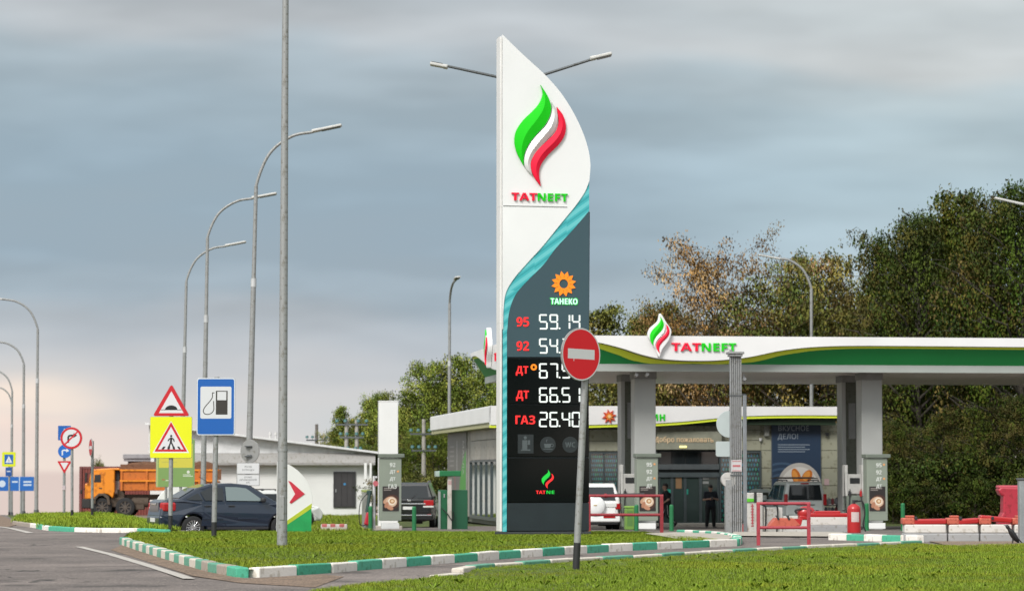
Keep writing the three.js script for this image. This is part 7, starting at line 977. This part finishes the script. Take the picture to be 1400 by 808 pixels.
{ // bird on the lawn edge
  const base = gx(1386, 53.3); const t = thing('small_black_bird', 'small black bird standing at the edge of the lawn beside the gravel', 'bird', base, 0.1), k = 1.15; t.scale.setScalar(k); const blk = M([0.012, 0.012, 0.014], 0.5, { tex: null });
  const body = [[0, -0.17], [0.012, -0.165], [0.04, -0.1], [0.052, -0.02], [0.046, 0.05], [0.03, 0.095], [0.026, 0.12], [0.032, 0.145], [0.026, 0.172], [0.008, 0.185], [0, 0.186]].map((p) => new THREE.Vector2(...p)); add(t, 'body', move(new THREE.LatheGeometry(body, 20), 0, 0.17, 0, 0, 0, 0.62), blk);
  add(t, 'beak', move(new THREE.ConeGeometry(0.011, 0.045, 10), -0.135, 0.316, 0, 0, 0, 1.4), M([0.05, 0.045, 0.04], 0.5)); add(t, 'tail', box(0.16, 0.012, 0.045, 0.125, 0.06, 0, 0.004, 0, 0, -0.85), blk); for (const s of [-1, 1]) { add(t, 'wing', move(new THREE.SphereGeometry(1, 14, 8), 0.015, 0.16, s * 0.04, 0, 0, 0.62, [0.032, 0.11, 0.018]), blk); add(t, 'leg', [rod(V(-0.01, 0, s * 0.022), V(0.0, 0.11, s * 0.022), 0.005), rod(V(-0.04, 0.004, s * 0.022), V(0.01, 0.004, s * 0.022), 0.004)], blk); }
}
// ---------------------------------------------------------------- people: bodies meshed from tapered bones
function meshField(prims, cell, k) {
  const lo = V(1e9, 1e9, 1e9), hi = V(-1e9, -1e9, -1e9); for (const [a, ra, b, rb] of prims) { const r = Math.max(ra, rb) + k + cell * 2; for (const p of [a, b]) { lo.min(V(p[0] - r, p[1] - r, p[2] - r)); hi.max(V(p[0] + r, p[1] + r, p[2] + r)); } }
  const c = lo.clone().add(hi).multiplyScalar(0.5), size = Math.max(hi.x - lo.x, hi.y - lo.y, hi.z - lo.z), N = Math.ceil(size / cell) + 4, mc = new MarchingCubes(N, whitePaint, false, false, 260000); mc.isolation = 0; mc.field.fill(-1);
  const half = N / 2 * cell, ix = (v, cc) => (v - cc) / cell + N / 2, B = prims.map(([a, ra, b, rb]) => ({ a, ra, b, rb, d: [b[0] - a[0], b[1] - a[1], b[2] - a[2]] })); for (const q of B) q.l = q.d[0] ** 2 + q.d[1] ** 2 + q.d[2] ** 2 || 1e-9;
  const x0 = Math.max(1, Math.floor(ix(lo.x, c.x))), x1 = Math.min(N - 2, Math.ceil(ix(hi.x, c.x))), y0 = Math.max(1, Math.floor(ix(lo.y, c.y))), y1 = Math.min(N - 2, Math.ceil(ix(hi.y, c.y))), z0 = Math.max(1, Math.floor(ix(lo.z, c.z))), z1 = Math.min(N - 2, Math.ceil(ix(hi.z, c.z)));
  for (let z = z0; z <= z1; z++) for (let y = y0; y <= y1; y++) for (let x = x0; x <= x1; x++) {
    const X = c.x + (x - N / 2) * cell, Y = c.y + (y - N / 2) * cell, Z = c.z + (z - N / 2) * cell; let d = 1e9;
    for (const q of B) { const px = X - q.a[0], py = Y - q.a[1], pz = Z - q.a[2], t = clamp((px * q.d[0] + py * q.d[1] + pz * q.d[2]) / q.l, 0, 1), e = Math.sqrt((px - q.d[0] * t) ** 2 + (py - q.d[1] * t) ** 2 + (pz - q.d[2] * t) ** 2) - lerp(q.ra, q.rb, t); const h = clamp(0.5 + (0.5 * (d - e)) / k, 0, 1); d = d > 1e8 ? e : lerp(d, e, h) - k * h * (1 - h); }
    mc.field[z * N * N + y * N + x] = -d;
  }
  mc.update(); const n = mc.count ?? mc.geometry.drawRange.count; let g = new THREE.BufferGeometry(); g.setAttribute('position', new THREE.BufferAttribute(mc.positionArray.slice(0, n * 3), 3)); g = mergeVertices(g, 1e-5); g.scale(half, half, half).translate(c.x, c.y, c.z); g.computeVertexNormals();
  return g.toNonIndexed();
}
const skin = M([0.36, 0.21, 0.15], 0.6, { tex: null }), blackCloth = M([0.012, 0.012, 0.014], 0.9, { tex: null, bump: 0.002 }), navyCloth = M([0.014, 0.018, 0.026], 0.9, { tex: null, bump: 0.002 }), hairM = M([0.014, 0.01, 0.008], 0.7, { tex: null }), shoeM = M([0.03, 0.03, 0.032], 0.6, { tex: null });
const add3 = (a, b, s = 1) => [a[0] + b[0] * s, a[1] + b[1] * s, a[2] + b[2] * s];
function hand(wrist, dir, side, curlTo) {                       // palm, four unequal bent fingers and a thumb leaving the side of the palm
  const n = V(...dir).normalize(), s = V(...side).normalize(), c = V(...curlTo).normalize(), P = (f, w, u) => [wrist[0] + n.x * f + s.x * w + c.x * u, wrist[1] + n.y * f + s.y * w + c.y * u, wrist[2] + n.z * f + s.z * w + c.z * u], o = [[P(-0.02, 0, 0), 0.026, P(0.03, 0.016, 0), 0.02], [P(0, -0.005, 0), 0.024, P(0.075, -0.026, 0), 0.015], [P(0.03, 0.01, 0), 0.02, P(0.08, 0.022, 0), 0.015], [P(0.03, 0, 0), 0.018, P(0.082, 0, 0), 0.015]];
  [[-0.029, 0.06], [-0.0095, 0.07], [0.0105, 0.066], [0.029, 0.052]].forEach(([w, l]) => { const a = P(0.078, w, 0), b = P(0.078 + l * 0.42, w * 1.05, l * 0.2), e = P(0.078 + l * 0.66, w * 1.05, l * 0.62), f = P(0.078 + l * 0.62, w * 1.02, l * 0.95); o.push([a, 0.0095, b, 0.009], [b, 0.009, e, 0.0083], [e, 0.0083, f, 0.0075]); });
  const t0 = P(0.022, -0.03, 0.004), t1 = P(0.052, -0.054, 0.018), t2 = P(0.08, -0.05, 0.036); o.push([P(0.0, -0.012, 0), 0.016, t0, 0.014], [t0, 0.0135, t1, 0.011], [t1, 0.011, t2, 0.009]); return meshField(o, 0.0042, 0.006);
}
function head(c, look, down) {                                  // skull, jaw, nose, brow, lips, ears; eyes at half the head's height
  const q = new THREE.Quaternion().setFromEuler(new THREE.Euler(down, look, 0, 'YXZ')), P = (x, y, z) => { const v = V(x, y, z).applyQuaternion(q); return [c[0] + v.x, c[1] + v.y, c[2] + v.z]; };
  const o = [[P(0, 0.035, -0.02), 0.083, P(0, 0.03, 0.015), 0.078], [P(0, -0.03, 0.03), 0.06, P(0, -0.085, 0.055), 0.032], [P(-0.035, -0.06, 0.02), 0.035, P(0.035, -0.06, 0.02), 0.035], [P(-0.03, 0.022, 0.082), 0.012, P(0.03, 0.022, 0.082), 0.012], [P(0, 0.01, 0.092), 0.009, P(0, -0.028, 0.112), 0.014], [P(-0.018, -0.058, 0.088), 0.007, P(0.018, -0.058, 0.088), 0.007], [P(-0.02, -0.068, 0.084), 0.007, P(0.02, -0.068, 0.084), 0.007], [P(0.078, 0.01, 0), 0.013, P(0.08, -0.035, 0.006), 0.011], [P(-0.078, 0.01, 0), 0.013, P(-0.08, -0.035, 0.006), 0.011]];
  const skull = meshField(o, 0.0055, 0.014), eyes = [-1, 1].map((s) => move(new THREE.SphereGeometry(0.0115, 10, 8), ...P(s * 0.031, 0.002, 0.083)));
  const hair = meshField([[P(0, 0.058, -0.03), 0.085, P(0, 0.06, 0.02), 0.076], [P(0, 0.0, -0.055), 0.06, P(0, -0.04, -0.05), 0.045], [P(0.06, 0.04, -0.01), 0.03, P(0.07, 0.005, -0.015), 0.014], [P(-0.06, 0.04, -0.01), 0.03, P(-0.07, 0.005, -0.015), 0.014]], 0.0065, 0.02);
  return { skull, eyes, hair };
}
function person(o) {
  const t = thing('person', o.label, 'person', o.pos, o.ry), J = o.J, h = head(J.head, o.look ?? 0, o.down ?? 0), M2 = (a, b, s = 0.5) => [lerp(a[0], b[0], s), lerp(a[1], b[1], s), lerp(a[2], b[2], s)];
  const body = [[J.neck, 0.055, add3(J.head, [0, -0.05, 0]), 0.052], [J.neck, 0.06, J.chest, 0.12], [J.sL, 0.05, J.eL, 0.04], [J.eL, 0.04, J.wL, 0.028], [J.sR, 0.05, J.eR, 0.04], [J.eR, 0.04, J.wR, 0.028], [add3(J.chest, [-0.06, 0, 0]), 0.1, add3(J.chest, [0.06, 0, 0]), 0.1], [J.chest, 0.12, J.pelvis, 0.12], [J.hL, 0.085, J.kL, 0.055], [J.kL, 0.055, J.aL, 0.038], [J.hR, 0.085, J.kR, 0.055], [J.kR, 0.055, J.aR, 0.038], [J.pelvis, 0.11, J.hL, 0.08], [J.pelvis, 0.11, J.hR, 0.08]];
  add(t, 'body', [meshField(body, 0.012, 0.04), h.skull, hand(J.wL, o.hL[0], o.hL[1], o.hL[2]), hand(J.wR, o.hR[0], o.hR[1], o.hR[2])], skin); for (const e of h.eyes) add(t, 'eye', e, blackTrim); add(t, 'hair', h.hair, hairM);
  const w = o.wide ?? 1; add(t, 'shirt', meshField([[add3(J.chest, [-0.1, 0.05, 0]), 0.1 * w, add3(J.chest, [0.1, 0.05, 0]), 0.1 * w], [add3(J.neck, [0, -0.06, 0]), 0.07, J.chest, 0.13 * w], [add3(J.chest, [-0.05, 0, 0.01]), 0.12 * w, add3(J.pelvis, [-0.05, 0.0, 0.02]), 0.125 * w], [add3(J.chest, [0.05, 0, 0.01]), 0.12 * w, add3(J.pelvis, [0.05, 0.0, 0.02]), 0.125 * w], [J.sL, 0.072, M2(J.sL, J.eL, 0.72), 0.062], [J.sR, 0.072, M2(J.sR, J.eR, 0.72), 0.062], [J.sL, 0.07, add3(J.neck, [0, -0.05, 0]), 0.06], [J.sR, 0.07, add3(J.neck, [0, -0.05, 0]), 0.06]], 0.012, 0.045), o.shirt);
  const leg = (a, k, n) => [[a, 0.105 * w, k, 0.082], [k, 0.082, add3(n, [0, 0.03, 0]), 0.07]]; add(t, 'trousers', meshField([[add3(J.pelvis, [-0.05, 0.02, 0]), 0.115 * w, add3(J.pelvis, [0.05, 0.02, 0]), 0.115 * w], ...leg(J.hL, J.kL, J.aL), ...leg(J.hR, J.kR, J.aR)], 0.012, 0.035), o.trousers);
  for (const [a, f] of [[J.aL, o.fL], [J.aR, o.fR]]) add(t, 'shoe', meshField([[add3(a, [0, -0.03, 0]), 0.045, add3(a, f, -0.05), 0.042], [add3(add3(a, [0, -0.045, 0]), f, 0.02), 0.04, add3(add3(a, [0, -0.055, 0]), f, 0.17), 0.034]], 0.008, 0.02), shoeM);
  if (o.stripe) for (const [a, k, n] of [[J.hL, J.kL, J.aL], [J.hR, J.kR, J.aR]]) add(t, 'trouser_stripe', [rod(V(a[0] - 0.005, a[1], a[2] + 0.1), V(k[0], k[1], k[2] + 0.079), 0.012), rod(V(k[0], k[1], k[2] + 0.079), V(n[0], n[1] + 0.03, n[2] + 0.067), 0.012)], M([0.5, 0.5, 0.5], 0.8, { tex: null }));
  return t;
}
{ // standing man looking at a phone
  const J = { head: [0, 1.585, 0.03], neck: [0, 1.44, 0], chest: [0, 1.24, 0], pelvis: [0, 0.93, 0], sL: [0.2, 1.38, 0], sR: [-0.2, 1.38, 0], eL: [0.275, 1.12, 0.03], eR: [-0.275, 1.12, 0.03], wL: [0.09, 1.17, 0.24], wR: [-0.09, 1.15, 0.24], hL: [0.1, 0.9, 0], hR: [-0.1, 0.9, 0], kL: [0.125, 0.5, 0.02], kR: [-0.13, 0.5, 0.02], aL: [0.14, 0.09, -0.02], aR: [-0.15, 0.09, -0.02] };
  const pos = gx(972, 113.5); person({ label: 'man in dark clothes standing at the shop door looking at a phone', pos, ry: 0.12, J, down: 0.42, wide: 1.12, shirt: navyCloth, trousers: blackCloth, fL: [0.25, 0, 0.97], fR: [-0.25, 0, 0.97], hL: [[-0.75, 0.2, 0.45], [0.2, 0.9, -0.2], [-0.3, 0.1, -0.9]], hR: [[0.75, 0.2, 0.45], [0.2, 0.9, -0.2], [0.3, 0.1, -0.9]] });
  const ph = thing('phone', 'dark phone held in the hands of the standing man', 'phone', pos.clone().add(V(0.0 + 0.035, 1.2, 0.31)), 0.12); add(ph, 'case', box(0.075, 0.15, 0.01, 0, 0, 0, 0.004, -0.8), blackTrim); add(ph, 'screen', box(0.066, 0.138, 0.003, 0, -0.0045, -0.0045, 0, -0.8), M([0.05, 0.06, 0.07], 0.2, { tex: null }));
}
{ // walker heading to the left of the view, forearm raised
  const J = { head: [-0.03, 1.6, 0], neck: [-0.01, 1.45, 0], chest: [0, 1.25, 0], pelvis: [0.02, 0.94, 0], sL: [0.0, 1.39, -0.18], sR: [0.0, 1.39, 0.18], eL: [0.1, 1.14, -0.23], eR: [0.06, 1.12, 0.24], wL: [0.02, 0.93, -0.25], wR: [-0.14, 0.98, 0.24], hL: [0.02, 0.9, -0.09], hR: [0.02, 0.9, 0.09], kL: [-0.13, 0.53, -0.09], kR: [0.05, 0.5, 0.09], aL: [-0.2, 0.11, -0.09], aR: [0.34, 0.19, 0.09] };
  person({ label: 'person in a black T-shirt and striped trousers walking past the shop entrance', pos: gx(911, 110), ry: 0.1, J, look: -Math.PI / 2, shirt: blackCloth, trousers: blackCloth, stripe: true, fL: [-1, 0, 0], fR: [-0.85, -0.5, 0], hL: [[-0.2, -1, 0], [1, 0, 0], [-0.3, -0.2, 0.9]], hR: [[-0.9, -0.45, 0], [0, 1, 0.2], [0.1, -0.4, -0.9]] });
}
renderer.render(scene, camera);
